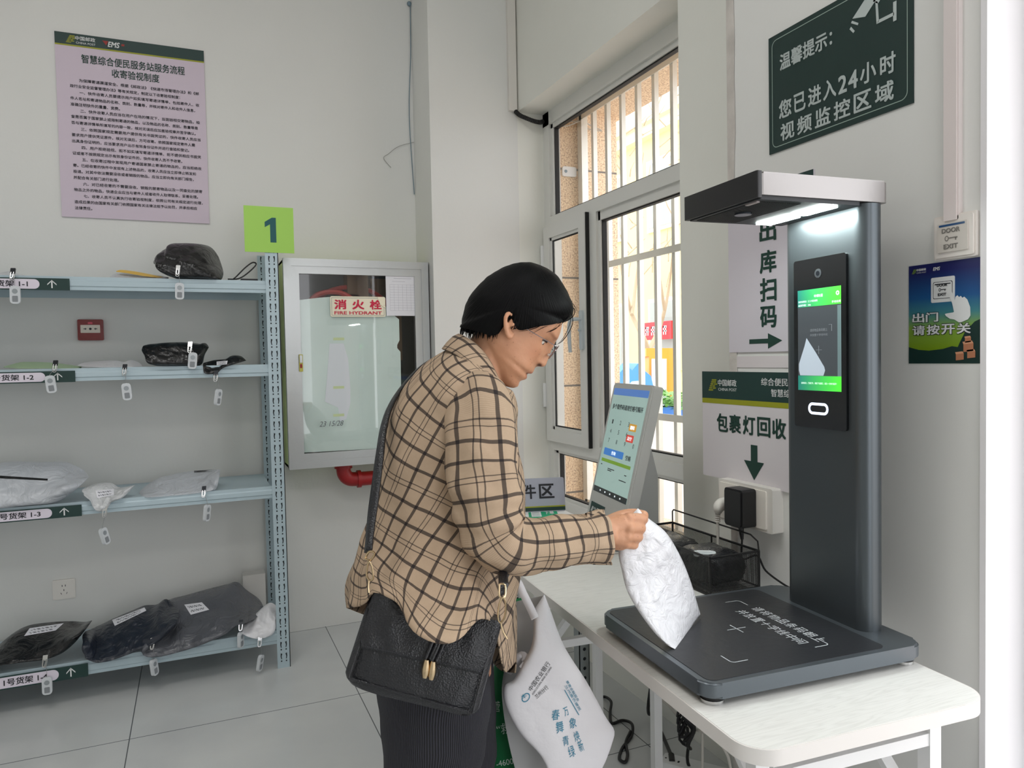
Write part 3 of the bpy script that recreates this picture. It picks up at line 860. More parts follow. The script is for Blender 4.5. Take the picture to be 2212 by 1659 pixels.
bag('poly_mailer', [(-60, 1430), (-20, 1405), (0, 1393), (28, 1368), (62, 1351), (110, 1344), (150, 1342), (180, 1344), (199, 1340)], [(-60, 1430), (-40, 1440), (0, 1434), (60, 1427), (102, 1423), (134, 1411), (160, 1390), (180, 1366), (199, 1340)], 3.46, 3.256, .12, blackf, 'black mailer with a white label on the bottom shelf above the lowest name strip', 31, .018, 14, lab=[(64, 1357), (138, 1346), (120, 1362), (52, 1374)])
bag('poly_mailer', [(184, 1364), (212, 1352), (245, 1336), (285, 1319), (312, 1308), (338, 1306), (357, 1294), (372, 1303), (386, 1320)], [(184, 1364), (192, 1386), (200, 1408), (211, 1427), (245, 1425), (285, 1411), (330, 1394), (362, 1370), (380, 1346), (386, 1320)], 3.47, 3.240, .13, navyf, 'dark navy mailer with a long slanting label in the middle of the bottom shelf', 32, .020, 14, lab=[(242, 1339), (312, 1312), (316, 1319), (248, 1352)])
bag('poly_mailer', [(346, 1350), (352, 1318), (362, 1297), (400, 1286), (450, 1272), (490, 1262), (512, 1257), (532, 1274), (560, 1296), (572, 1322)], [(346, 1350), (330, 1390), (318, 1412), (345, 1417), (400, 1405), (440, 1391), (490, 1369), (516, 1348), (545, 1338), (572, 1322)], 3.53, 3.242, .16, greyf, 'large smoky grey mailer leaning over the bottom shelf edge', 33, .022, 12, lab=[(398, 1306), (436, 1301), (452, 1317), (412, 1328)])
bag('white_parcel', [(524, 1356), (532, 1340), (552, 1326), (572, 1308), (586, 1302), (598, 1312), (600, 1330)], [(524, 1356), (530, 1368), (548, 1378), (572, 1378), (592, 1366), (600, 1330)], 3.33, 3.238, .06, whitef, 'small white parcel behind the post end of the bottom shelf', 34, .014, 20)
b = B(); box(b, .17, .268, SY0 + .30, SY0 + .37, SHELF[3], SHELF[3] + .17)
obj('cardboard_box', b, mat('white_card', (206, 204, 200), .7), None, smooth=0, label='white carton standing behind the smoky grey mailer on the bottom shelf', cat='box')

# ================================================================ hanging light tags
tagm = mat('milky_clear_plastic', (226, 230, 234), .25, alpha=.72)
clipm = mat('dark_clip_steel', (40, 42, 46), .3, .6)
tag_spec = [
    # tag px, clip px, roll, edge-on, chrome?, label
    (33, 637, 27, 592, .0, 0, 0, 'clear light tag hanging over the first name strip of the top shelf'),
    (388, 629, 384, 585, .03, 0, 1, 'clear light tag clipped to the tall black bag on the top shelf'),
    (110, 830, 119, 791, -.12, 0, 0, 'clear light tag clipped to the pale green mailer'),
    (274, 846, 269, 799, -.08, 0, 0, 'clear light tag hanging below the slim white mailer'),
    (416, 779, 410, 750, .1, 0, 1, 'clear light tag resting on the black wrapped box'),
    (471, 858, 466, 812, .13, 1, 0, 'narrow light tag hanging from the small black pouch'),
    (226, 1158, 226, 1105, -.18, 1, 1, 'narrow light tag hanging from the crumpled clear mailer'),
    (447, 1108, 440, 1062, .08, 1, 0, 'light tag clipped to the flat silver mailer with a black edge'),
    (102, 1481, 97, 1428, .0, 0, 1, 'clear light tag hanging lowest, from the black mailer on the bottom shelf'),
    (333, 1441, 329, 1390, -.08, 1, 1, 'light tag hanging from the dark navy mailer'),
    (520, 1382, 520, 1350, .02, 1, 0, 'light tag hanging from the large smoky grey mailer'),
    (562, 1432, 561, 1385, .14, 1, 1, 'light tag hanging from the small white parcel near the floor'),
]


def make_tag(u, v, uc, vc, roll, edge, chr_, label):
    yy = SY0 - .022
    p = ony(u, v, yy); pc = ony(uc, vc, yy)
    t = thing('light_tag', p - V((0, 0, .033)), label, 'tag', 'light tags clipped to the parcels')
    ex = V((math.cos(roll), 0, math.sin(roll) * -1)); ey = V((math.sin(roll), 0, math.cos(roll)))
    if edge: ex = V((.55, .83, 0)) * math.cos(roll) + V((0, 0, -math.sin(roll)))
    fr = Fr(p, ex, ey - ex * ey.dot(ex))
    b = B(); plate(b, fr, -.0165, -.033, .0165, .033, -.006, .006, .012, 0, 5); obj('capsule', b, tagm, t)
    b = B(); plate(b, fr, -.009, .004, .009, .022, -.0035, .0065, .009, 0, 6); plate(b, fr, -.009, -.026, .009, -.004, -.0035, .0065, .003, 1)
    obj('button_cell', b, [mat('dull_cell', (150, 156, 160), .4, .3), mat('grey_circuit', (130, 134, 138), .5)], t)
    b = B(); tp = fr.p(0, .033)
    tube(b, [tp, (tp + pc) / 2 + V((.002, 0, 0)), pc - V((0, 0, .02))], .0007, 4, smooth=3); obj('string', b, mat('clear_thread', (150, 150, 150), .5), t)
    b = B(); f2 = Fr(pc, (1, 0, 0), (.12, .2, .97))
    plate(b, f2, -.008, .002, .008, .022, -.004, .004, .002); tube(b, [f2.p(-.007, .002), f2.p(-.005, -.02), f2.p(.005, -.02), f2.p(.007, .002)], .0018, 6, smooth=4, mi=1)
    tube(b, [f2.p(-.004, .006, .006), f2.p(-.003, -.016, .01), f2.p(.003, -.016, .01), f2.p(.004, .006, .006)], .0014, 6, smooth=4, mi=1)
    obj('clip', b, [chrome if chr_ else clipm, chrome], t)


for s in tag_spec: make_tag(*s)

# ================================================================ call point, socket
cp = thing('fire_call_point', (-.405, 3.66, 1.41), 'dark red manual fire call point on the wall between the top two shelves', 'fire alarm')
b = B(); fr = back(-.455, 3.668, 1.412); plate(b, fr, 0, 0, .098, .09, 0, .022, .006); plate(b, fr, .006, .006, .092, .084, .022, .028, .008); obj('housing', b, mat('dark_red_plastic', (128, 14, 22), .25, coat=.4), cp)
b = B(); fr = back(-.455, 3.640, 1.412); plate(b, fr, .012, .032, .086, .066, 0, .001, .002); obj('press_panel', b, mat('cream_panel', (226, 216, 204), .5), cp, smooth=0)
b = B(); fr = back(-.455, 3.639, 1.412); plate(b, fr, .044, .044, .054, .054, 0, .0006, .005)
for s_ in (1, -1):
    x = .049 + s_ * .014; shape(b, fr, [(x, .049), (x + s_ * .006, .054), (x + s_ * .006, .0505), (x + s_ * .012, .0505), (x + s_ * .012, .0475), (x + s_ * .006, .0475), (x + s_ * .006, .044)][::-s_], 0, .0006)
obj('arrow_marks', b, bink, cp, smooth=0)
b = B(); plate(b, fr, .040, .070, .058, .078, .0, .0006, .003); obj('flame_mark', b, mat('pink_print', (222, 90, 110), .6), cp, smooth=0)

ws = thing('wall_socket', (-.546, 3.66, .30), 'white five pin wall socket low on the back wall between the lower shelves', 'socket')
b = B(); fr = back(-.589, 3.669, .302); plate(b, fr, 0, 0, .084, .084, 0, .008, .004); plate(b, fr, .004, .004, .080, .080, .008, .0095, .004); obj('face_plate', b, mat('socket_white', (232, 228, 222), .4), ws)
b = B(); fr = back(-.589, 3.6595, .302)
for x in (.036, .048): plate(b, fr, x - .0012, .054, x + .0012, .062, 0, .0005)
plate(b, fr, .0408, .035, .0432, .043, 0, .0005)
for s_ in (1, -1): shape(b, fr, [(.042 + s_ * .008, .021), (.042 + s_ * .010, .021), (.042 + s_ * .013, .029), (.042 + s_ * .011, .029)][::s_], 0, .0005)
obj('pin_slots', b, hole_m, ws, smooth=0)

# ================================================================ hydrant cabinet
HY = 3.45
hc = thing('hydrant_cabinet', (.715, 3.56, .80), 'aluminium framed fire hydrant cabinet with a glass door on the back wall', 'hydrant cabinet')
hx0, hx1, hz0, hz1 = .378, 1.050, .815, 1.768
limeb = mat('pale_lime_steel', (206, 220, 150), .5)
b = B(); t = .012
box(b, hx0 + .004, hx0 + .004 + t, HY + .03, YB - .001, hz0, hz1, 0); box(b, hx1 - t, hx1 - .002, HY + .03, YB - .001, hz0, hz1, 0); box(b, hx0 + .004, hx1 - .002, HY + .03, YB - .001, hz0, hz0 + t, 0); box(b, hx0 + .004, hx1 - .002, HY + .03, YB - .001, hz1 - t, hz1, 0)
box(b, hx0 + .016, hx1 - .014, YB - .012, YB - .002, hz0, hz1, 1)
obj('cabinet_box', b, [limeb, mat('dark_interior', (52, 50, 46), .7)], hc, smooth=0)
b = B(); fr = back(0, HY + .03, 0); W = .068
for q in ([(hx0, hz0), (hx1, hz0), (hx1 - W, hz0 + W), (hx0 + W, hz0 + W)], [(hx1, hz0), (hx1, hz1), (hx1 - W, hz1 - W), (hx1 - W, hz0 + W)], [(hx1, hz1), (hx0, hz1), (hx0 + W, hz1 - W), (hx1 - W, hz1 - W)], [(hx0, hz1), (hx0, hz0), (hx0 + W, hz0 + W), (hx0 + W, hz1 - W)]):
    shape(b, fr, q, 0, .026)
    cxy = (sum(p[0] for p in q) / 4, sum(p[1] for p in q) / 4)
W2 = .034
for q in ([(hx0, hz0), (hx1, hz0), (hx1 - W2, hz0 + W2), (hx0 + W2, hz0 + W2)], [(hx1, hz0), (hx1, hz1), (hx1 - W2, hz1 - W2), (hx1 - W2, hz0 + W2)], [(hx1, hz1), (hx0, hz1), (hx0 + W2, hz1 - W2), (hx1 - W2, hz1 - W2)], [(hx0, hz1), (hx0, hz0), (hx0 + W2, hz0 + W2), (hx0 + W2, hz1 - W2)]): shape(b, fr, q, .026, .032)
door = obj('cabinet_door', b, alum, hc, smooth=0)
b = B(); box(b, hx0 + W - .004, hx1 - W + .004, HY + .010, HY + .015, hz0 + W - .004, hz1 - W + .004); obj('door_glass', b, glass, door, smooth=0)
# frosted film on the inside of the glass
px = [(650, 648), (690, 643), (735, 640), (800, 645), (838, 665), (852, 682), (862, 690), (863, 735), (858, 745), (858, 752), (865, 760), (867, 860), (866, 975), (650, 978)]
pp = [ony(u, v, HY + .02) for u, v in px]
pp[0].x = pp[-1].x = hx0 + W + .002
for p in pp: p.z = max(p.z, hz0 + W - .002)
b = B(); poly(b, pp[::-1], V((0, .002, 0))); obj('frosted_film', b, mat('frosted_mint_film', (206, 224, 218), .35, var=(5, .05)), door, smooth=0)
b = B(); fr = back(0, HY + .0195, 0)
q = [ony(u, v, HY + .0195) for u, v in ((712, 742), (742, 742), (752, 775), (757, 840), (757, 870), (748, 905), (735, 910), (730, 880), (702, 868), (706, 820))]
shape(b, fr, [(p.x, p.z) for p in q][::-1], 0, .0006, 0)
for v0 in (735, 840, 900):
    a_ = ony(720, v0, HY + .0195); plate(b, fr, a_.x, a_.z, a_.x + .05, a_.z + .012, .0006, .001, 0, 1)
obj('paper_backing', b, [mat('faint_paper', (222, 228, 234), .6), mat('faint_lime', (206, 222, 166), .6)], door, smooth=0)
b = B(); fr = back(0, HY + .0095, 0); a_ = ony(690, 922, HY + .0095); c_ = ony(742, 908, HY + .0095); txt(b, '23 15/28', fr, (a_.x, a_.z, c_.x, c_.z), -.012, shear=.3); obj('handwriting', b, mat('pencil_grey', (110, 116, 120), .7), door, smooth=0, fix=False)
b = B()
rc = V((.70, HY + .12, 1.50)); pts = [rc + V((.20 * math.cos(a), 0, .155 * math.sin(a))) for a in [PI * 2 * i / 28 for i in range(29)]]
tube(b, pts, .012, 8); cyl(b, rc + V((0, -.02, 0)), rc + V((0, .06, 0)), .12, 24); tube(b, [rc + V((-.23, -.03, -.02)), rc + V((-.18, -.035, .1)), rc + V((-.07, -.04, .125)), rc + V((.02, -.04, .07)), rc + V((.05, -.04, -.03))], .013, 8, smooth=6)
obj('hose_reel', b, mat('red_hose', (168, 44, 36), .5), hc)
b = B(); box(b, .68, .78, HY + .1, HY + .19, 1.30, 1.712); box(b, .80, .95, HY + .14, HY + .2, 1.3, 1.70); obj('cabinet_partition', b, mat('brown_interior', (104, 82, 58), .7), hc, smooth=0)
b = B(); fr = back(0, HY - .002, 0); a_ = ony(640, 803, HY); plate(b, fr, hx0 + .056, a_.z, hx0 + .073, a_.z + .078, 0, .003, .002, 0); plate(b, fr, hx0 + .060, a_.z + .016, hx0 + .069, a_.z + .034, .003, .004, .001, 1); plate(b, fr, hx0 + .059, a_.z + .04, hx0 + .07, a_.z + .074, .003, .006, .001, 2)
obj('door_latch', b, [mat('yellow_latch', (196, 190, 90), .5), red_m, alum], door, smooth=0)
# sticker on the glass
a_, c_ = ony(714, 684, HY + .009), ony(832, 640, HY + .009)
fr = back(a_.x, HY + .0095, a_.z); sw, sh = c_.x - a_.x, .094
st = thing('hydrant_sticker', (a_.x + sw / 2, HY + .009, a_.z), 'cream fire hydrant sticker with red lettering and a peeling corner on the cabinet glass', 'sticker')
b = B(); plate(b, fr, 0, 0, sw, sh, 0, .001, .008, 0); 
shape(b, fr, [(sw * .88, sh), (sw, sh * .42), (sw * .9, sh * .62), (sw * .86, sh * .96)], .001, .004, 0)
obj('sticker', b, mat('cream_sticker', (240, 232, 208), .45), st, smooth=0)
b = B()
for q in ((.006, .006, sw - .006, .0075), (.006, sh - .0075, sw - .03, sh - .006), (.006, .006, .0075, sh - .006), (sw - .0075, .006, sw - .006, sh * .6)): plate(b, fr, *q, .001, .0014)
obj('border_line', b, mat('blue_grey_line', (90, 112, 130), .5), st, smooth=0)
b = B()
for i, ch in enumerate('消火栓'): x = sw * (.07 + .32 * i); txt(b, ch, fr, (x, sh * .36, x + sw * .22, sh * .84), .03, 0, .002)
txt(b, 'FIRE HYDRANT', fr, (sw * .07, sh * .11, sw * .93, sh * .27), .02, 0, .002); obj('sticker_lettering', b, mat('magenta_red_ink', (206, 22, 66), .5), st, smooth=0, fix=False)
a_, c_ = ony(835, 682, HY + .008), ony(902, 590, HY + .008)
ip = thing('inspection_sheet', ((a_.x + c_.x) / 2, HY + .008, a_.z), 'white inspection form with a printed table taped to the cabinet glass', 'paper')
fr = back(a_.x, HY + .0085, a_.z); sw, sh = c_.x - a_.x, c_.z - a_.z
b = B(); plate(b, fr, 0, 0, sw, sh, 0, .0005); obj('sheet', b, paper, ip, smooth=0)
b = B(); gl = .0006
for i in range(11): plate(b, fr, sw * .12, sh * (.12 + .06 * i), sw * .9, sh * (.12 + .06 * i) + gl, .0005, .0007)
for i in range(7): plate(b, fr, sw * (.12 + .13 * i), sh * .12, sw * (.12 + .13 * i) + gl, sh * .72, .0005, .0007)
plate(b, fr, sw * .25, sh * .86, sw * .8, sh * .867, .0005, .0007); plate(b, fr, sw * .2, sh * .79, sw * .6, sh * .795, .0005, .0007)
obj('form_lines', b, mat('faint_form_ink', (160, 160, 172), .7), ip, smooth=0)

b = B()
tube(b, [V((.632, 3.52, .818)), V((.632, 3.52, .79)), V((.637, 3.52, .765)), V((.655, 3.52, .745)), V((.69, 3.52, .738)), V((.80, 3.52, .738)), V((1.055, 3.52, .738))], .034, 16, smooth=4)
cyl(b, V((.632, 3.52, .795)), V((.632, 3.52, .812)), .042, 16); cyl(b, V((.695, 3.52, .738)), V((.712, 3.52, .738)), .042, 16)
tag(obj('water_pipe', b, red_m), 'red fire water pipe elbow under the hydrant cabinet', 'pipe')

# ================================================================ notices and fittings on the door pillar
def sign_mon():
    t = thing('surveillance_sign', (XP - .004, 1.286, 1.806), 'dark green 24 hour video surveillance notice with white lettering high on the door pillar', 'sign')
    fr = rwall(XP - .0005, 1.492, 1.806); W, H = .412, .292
    b = B(); plate(b, fr, 0, 0, W, H, 0, .003); obj('board', b, mat('blackish_green_board', (14, 44, 40), .45), t, smooth=0)
    fr = rwall(XP - .0035, 1.492, 1.806)
    b = B(); o_ = rr(.012, .012, W - .012, H - .012, .016, 6); i_ = rr(.0138, .0138, W - .0138, H - .0138, .0145, 6)
    n = len(o_)
    for k in range(n):
        k2 = (k + 1) % n; b.faces.new([b.verts.new(fr.p(*p, .0006)) for p in (o_[k], o_[k2], i_[k2], i_[k])])
    obj('border_line', b, mat('pale_border', (150, 170, 160), .6), t, smooth=0)
    b = B()
    txt(b, '温馨提示：', fr, (.040, .196, .205, .236), .02, 0)
    def row(s, y0, y1, x0, x1):
        st = (x1 - x0) / len(s)
        for i, ch in enumerate(s): txt(b, ch, fr, (x0 + st * i + st * .05, y0, x0 + st * i + st * .88, y1), .02)
    for ch, x0, x1 in (('您', .036, .078), ('已', .086, .124), ('进', .132, .172), ('入', .178, .216), ('2', .222, .246), ('4', .250, .276), ('小', .282, .324), ('时', .334, .372)): txt(b, ch, fr, (x0, .078, x1, .122 if ch not in '24' else .118), .02)
    row('视频监控区域', .022, .064, .038, .374)
    obj('lettering', b, mat('greyish_white_print', (182, 192, 190), .6), t, smooth=0, fix=False)
    b = B()
    # camera pictogram
    shape(b, fr, [(.262, .232), (.296, .222), (.372, .292 - .004), (.330, .292 - .004)], .0006, .001)
    for q in ([(.258, .224), (.276, .212), (.278, .216), (.261, .228)], [(.254, .212), (.264, .2), (.268, .203), (.258, .216)]): shape(b, fr, q[::1], .0006, .001)
    for q in ([(.316, .246), (.328, .236), (.334, .240), (.322, .252)], [(.322, .244), (.328, .240), (.331, .198), (.325, .194)], [(.325, .194), (.368, .194), (.368, .201), (.331, .201)], [(.366, .182), (.374, .182), (.374, .222), (.366, .222)]): shape(b, fr, q, .0006, .001)
    obj('camera_pictogram', b, mat('greyish_white_print', (182, 192, 190), .6), t, smooth=0, fix=False)


sign_mon()
# scan instruction board
t = thing('scan_instruction_board', (XP - .004, 1.5, 1.30), 'tall pale board reading downward with an arrow, beside the scanner column', 'sign')
fr = rwall(XP - .0005, 1.652, 1.303); W, H = .307, .432
b = B(); plate(b, fr, 0, 0, W, H, 0, .004); obj('board', b, mat('pale_mauve_board', (206, 200, 208), .55), t, smooth=0)
fr = rwall(XP - .0045, 1.652, 1.303)
b = B(); plate(b, fr, 0, H - .058, W, H, 0, .0006, mi=0); plate(b, fr, 0, H - .066, W, H - .058, 0, .0006, mi=1); obj('heading_band', b, [dgreen, gold_l], t, smooth=0)
b = B()
# characters stepping down; column rows measured on the board
for ch, y0, y1 in (('出', .284, .340), ('库', .203, .262), ('扫', .130, .191), ('码', .062, .118)): txt(b, ch, fr, (.124, y0, .184, y1), .026)
obj('lettering', b, dgreen2, t, smooth=0, fix=False)
b = B(); shape(b, fr, [(.082, .022), (.152, .022), (.152, .008), (.202, .028), (.152, .048), (.152, .034), (.082, .034)], .0006, .001)
obj('arrow', b, dgreen2, t, smooth=0)
b = B(); txt(b, '综合便民服务站', fr, (.16, H - .034, .285, H - .016), .01, 1)
obj('heading_lettering', b, [dgreen2, wink], t, smooth=0, fix=False)
b = B(); fr = rwall(XP - .0005, 1.642, 1.262); plate(b, fr, 0, 0, .28, .03, 0, .002); tag(obj('paper_strip', b, mat('pale_paper_strip', (212, 204, 206), .7), smooth=0), 'blank pale strip of paper between the two boards on the door pillar', 'paper')

t = thing('light_return_board', (XP - .03, 1.6, .95), 'white board with green header and arrow pointing down, above the socket on the door pillar', 'sign')
fr = rwall(XP - .004, 1.768, .947); W, H = .44, .303
b = B(); plate(b, fr, 0, 0, W, H, 0, .004, .004); obj('board', b, mat('pale_board', (216, 210, 214), .5), t, smooth=0)
fr = rwall(XP - .008, 1.768, .947)
b = B(); plate(b, fr, 0, .226, W, H, 0, .0006, mi=0); plate(b, fr, 0, .212, W, .226, 0, .0006, mi=1); obj('heading_band', b, [dgreen, gold_l], t, smooth=0)
b = B(); logo_post(b, fr, .030, .246, .036, 0, .001); obj('emblem', b, gold_l, t, smooth=0, fix=False)
b = B()
txt(b, '中国邮政', fr, (.072, .262, .150, .281), .01, 1, .001); txt(b, 'CHINA POST', fr, (.073, .249, .150, .257), 0, 1, .001)
txt(b, '综合便民服务站', fr, (.246, .268, .415, .288), .008, 1, .001); txt(b, '智慧综合服务', fr, (.282, .240, .415, .260), .008, 1, .001)
obj('heading_lettering', b, [dgreen2, wink], t, smooth=0, fix=False)
b = B()
for ch, x in zip('包裹灯回收', (.065, .118, .174, .230, .285)): txt(b, ch, fr, (x, .133, x + .048, .185), .024, 0, .001)
obj('lettering', b, dgreen2, t, smooth=0, fix=False)
b = B(); shape(b, fr, [(.204, .108), (.204, .064), (.177, .064), (.216, .014), (.253, .064), (.229, .064), (.229, .108)], .0006, .001, 0)
obj('arrow', b, dgreen2, t, smooth=0)

# door release and its duct
b = B(); fr = rwall(XP, 1.006, 1.55); plate(b, fr, 0, 0, .030, 1.95, 0, .012, .003); plate(b, fr, .002, 0, .028, 1.95, .012, .016, .002)
tag(obj('cable_duct', b, mat('duct_white', (222, 212, 210), .4)), 'white cable duct running down the door pillar to the door release', 'cable duct')
t = thing('door_release', (XP - .01, .985, 1.475), 'white square door exit push button on the door pillar', 'switch')
b = B(); fr = rwall(XP, 1.030, 1.476); plate(b, fr, 0, 0, .087, .086, 0, .008, .003); plate(b, fr, .004, .004, .083, .082, .008, .012, .004); obj('housing', b, mat('switch_white', (226, 220, 214), .4), t)
fr = rwall(XP - .012, 1.030, 1.476)
b = B(); plate(b, fr, .012, .014, .074, .070, 0, .003, .002); obj('push_plate', b, mat('switch_grey_white', (206, 200, 192), .45), t)
fr = rwall(XP - .015, 1.030, 1.476)
def door_exit(bm, fr, x0, y0, s, mi, z=.0004):
    txt(bm, 'DOOR', fr, (x0 + s * .2, y0 + s * .62, x0 + s * .8, y0 + s * .77), .03, mi, z); txt(bm, 'EXIT', fr, (x0 + s * .26, y0 + s * .12, x0 + s * .74, y0 + s * .27), .03, mi, z)
    o_ = [(x0 + s * .36 + s * .07 * math.cos(a), y0 + s * .45 + s * .09 * math.sin(a)) for a in [PI * 2 * i / 16 for i in range(16)]]
    i_ = [(x0 + s * .36 + s * .04 * math.cos(a), y0 + s * .45 + s * .055 * math.sin(a)) for a in [PI * 2 * i / 16 for i in range(16)]]
    for k in range(16): 
        f = bm.faces.new([bm.verts.new(fr.p(*p, z)) for p in (o_[k], o_[(k + 1) % 16], i_[(k + 1) % 16], i_[k])]); f.material_index = mi
    plate(bm, fr, x0 + s * .42, y0 + s * .435, x0 + s * .72, y0 + s * .475, z, z + .0002, 0, mi); plate(bm, fr, x0 + s * .64, y0 + s * .37, x0 + s * .68, y0 + s * .45, z, z + .0002, 0, mi)
b = B(); door_exit(b, fr, .010, .012, .062, 0); obj('lettering', b, mat('grey_engraving', (128, 124, 118), .6), t, smooth=0, fix=False)
b = B(); plate(b, fr, .016, .0635, .069, .0675, 0, .0006, .001); obj('indicator_line', b, mat('deep_blue_line', (30, 74, 120), .4), t, smooth=0)

# exit instruction poster
t = thing('exit_poster', (XP - .002, 1.016, 1.272), 'blue to green poster with a pointing hand telling people to press the door switch', 'poster')
fr = rwall(XP - .0003, 1.0925, 1.272); W, H = .154, .2015
m = mat('blue_green_print', (30, 90, 130), .4); g = NT(m); tc = g.n('ShaderNodeTexCoord'); sp = g.n('ShaderNodeSeparateXYZ'); g.l(tc.outputs['Generated'], sp.inputs[0]); r = g.n('ShaderNodeValToRGB'); cr = r.color_ramp
cr.elements[0].color = srgb(118, 150, 20); cr.elements[0].position = .15; cr.elements[1].color = srgb(26, 30, 92); cr.elements[1].position = .92
for p_, c_ in ((.36, (128, 164, 64)), (.5, (66, 132, 140)), (.66, (26, 84, 140))): e = cr.elements.new(p_); e.color = srgb(*c_)
g.l(sp.outputs[2], r.inputs['Fac']); g.l(r.outputs['Color'], g.b.inputs['Base Color'])
b = B(); plate(b, fr, 0, 0, W, H, 0, .0006); obj('sheet', b, m, t, smooth=0)
fr = rwall(XP - .0009, 1.0925, 1.272)
b = B(); wv = [(0, 0), (W, 0), (W, .085), (W * .92, .08), (W * .80, .062), (W * .73, .042), (W * .70, .032), (W * .62, .034), (W * .5, .029), (W * .3, .026), (W * .15, .028), (0, .034)]
shape(b, fr, wv, 0, .0003); obj('dark_wave', b, mat('dark_teal_print', (12, 46, 42), .45), t, smooth=0)
b = B(); plate(b, fr, W * .33, .122, W * .66, .172, .0, .0004, .003, 0); plate(b, fr, W * .36, .129, W * .63, .163, .0004, .0006, .003, 2); plate(b, fr, W * .367, .130, W * .622, .162, .0006, .0008, .003, 0)
door_exit(b, fr, W * .37, .130, .037, 2, .001); plate(b, fr, W * .385, .157, W * .605, .159, .0008, .001, 0, 2)
# hand pictogram
hnd = [(.58, .140), (.62, .143), (.645, .132), (.665, .118), (.69, .128), (.73, .128), (.755, .125), (.79, .128), (.82, .122), (.845, .110), (.86, .098), (.85, .090), (.78, .080), (.70, .085), (.60, .095), (.56, .1), (.53, .098), (.56, .093), (.63, .101), (.66, .103), (.62, .118)]
hnd = [(.585, .1345), (.60, .142), (.625, .141), (.645, .131), (.665, .124), (.675, .130), (.70, .133), (.72, .129), (.745, .131), (.765, .127), (.79, .129), (.83, .123), (.868, .108), (.872, .092), (.84, .085), (.75, .080), (.72, .080), (.66, .086), (.60, .088), (.545, .094), (.53, .098), (.56, .099), (.64, .100), (.655, .101), (.63, .118)]
shape(b, fr, [(W * x, y) for x, y in hnd][::-1], .0012, .0016, 0)
def twoline(s, y0, y1, x0, x1):
    st = (x1 - x0) / len(s)
    for i, ch in enumerate(s):
        txt(b, ch, fr, (x0 + st * i - .0008, y0 - .0012, x0 + st * i + st * .88 + .0008, y1 + .0012), .06, 1, .0005); txt(b, ch, fr, (x0 + st * i, y0, x0 + st * i + st * .88, y1), .025, 0, .0009)
twoline('出门', .084, .103, W * .06, W * .46); twoline('请按开关', .058, .078, W * .06, W * .90)
logo_post(b, fr, W * .05, .184, .010, 3, .0004); txt(b, '中国邮政', fr, (W * .12, .189, W * .26, .194), .01, 0, .0004); txt(b, 'CHINA POST', fr, (W * .12, .1845, W * .26, .187), 0, 0, .0004); txt(b, 'EMS', fr, (W * .36, .186, W * .46, .193), .02, 0, .0004, .25)
obj('picture_and_lettering', b, [wink, mat('navy_outline', (14, 26, 44), .6), bink, mat('green_gold_mark', (120, 150, 60), .5)], t, smooth=0, fix=False)
b = B(); cbx = mat('kraft_print', (176, 116, 84), .6); cbx2 = mat('kraft_print_light', (206, 150, 116), .6)
for x, y, s_ in ((.68, .006, .016), (.83, .010, .016), (.78, .022, .020), (.80, .040, .012)):
    x *= W; shape(b, fr, [(x, y), (x + s_, y + s_ * .1), (x + s_, y + s_ * .85), (x, y + s_ * .75)], .0012, .0014, 0); shape(b, fr, [(x, y + s_ * .75), (x + s_, y + s_ * .85), (x + s_ * .85, y + s_ * 1.1), (x - s_ * .1, y + s_)], .0012, .0014, 1)
obj('parcel_picture', b, [cbx, cbx2], t, smooth=0, fix=False)

# socket block on the pillar with plug and adapter
t = thing('socket_block', (XP - .02, 1.56, .83), 'white wall socket block behind the mesh tray, under the board with the down arrow', 'socket')
b = B(); fr = rwall(XP, 1.665, .838); plate(b, fr, 0, 0, .21, .115, 0, .036, .005); obj('housing', b, offw, t)
fr = rwall(XP - .036, 1.665, .838)
b = B(); plate(b, fr, .008, .008, .190, .107, 0, .004, .003); obj('face_plate', b, mat('socket_ivory', (232, 226, 218), .4), t)
b = B(); fr = rwall(XP - .04, 1.665, .838)
for x in (.040, .050): plate(b, fr, x, .078, x + .0022, .088, 0, .0005)
obj('pin_slots', b, hole_m, t, smooth=0)
b = B(); fr = rwall(XP - .0405, 1.665, .838)
tube(b, [fr.p(.048, .052, 0), fr.p(.048, .052, .022), fr.p(.046, .044, .032), fr.p(.040, .030, .030)], [.019, .018, .016, .010], 12, smooth=3)
for i in range(5): tube(b, [fr.p(.038, .030 - i * .006, .03), fr.p(.0378, .027 - i * .006, .03)], .0075, 10)
tag(obj('white_plug', b, offw), 'white right angled plug in the pillar socket beside the black adapter', 'plug')
p0 = fr.p(.0378, .004, .03)
b = B(); tube(b, [p0, p0 + V((0, 0, -.12)), p0 + V((-.004, .004, -.3)), V((XP - .06, 1.71, .4)), V((XP - .05, 1.74, .05)), V((XP - .1, 1.76, .012))], .004, 8, smooth=5)
tag(obj('mains_cable', b, cord_w), 'pale mains cord hanging straight down from the white plug', 'cable')
b = B(); plate(b, fr, .086, .008, .156, .108, 0.0005, .045, .008, 0, 5); plate(b, fr, .090, .012, .152, .104, .045, .049, .006)
tube(b, [fr.p(.120, .010, .02), fr.p(.122, -.012, .02), fr.p(.124, -.028, .02)], [.008, .006, .004], 8)
ad = obj('power_adapter', b, black_p); tag(ad, 'black power adapter plugged into the pillar socket', 'power adapter')
p0 = fr.p(.124, -.028, .02)
b = B(); tube(b, [p0, p0 + V((-.002, -.004, -.05)), V((1.325, 1.50, .775)), V((1.33, 1.475, .742)), V((1.335, 1.42, .722)), V((1.33, 1.36, .716)), V((1.3, 1.31, .718))], .0026, 8, smooth=6)
tag(obj('adapter_cord', b, cord_b), 'thin black cord from the adapter down to the scanner', 'cable')

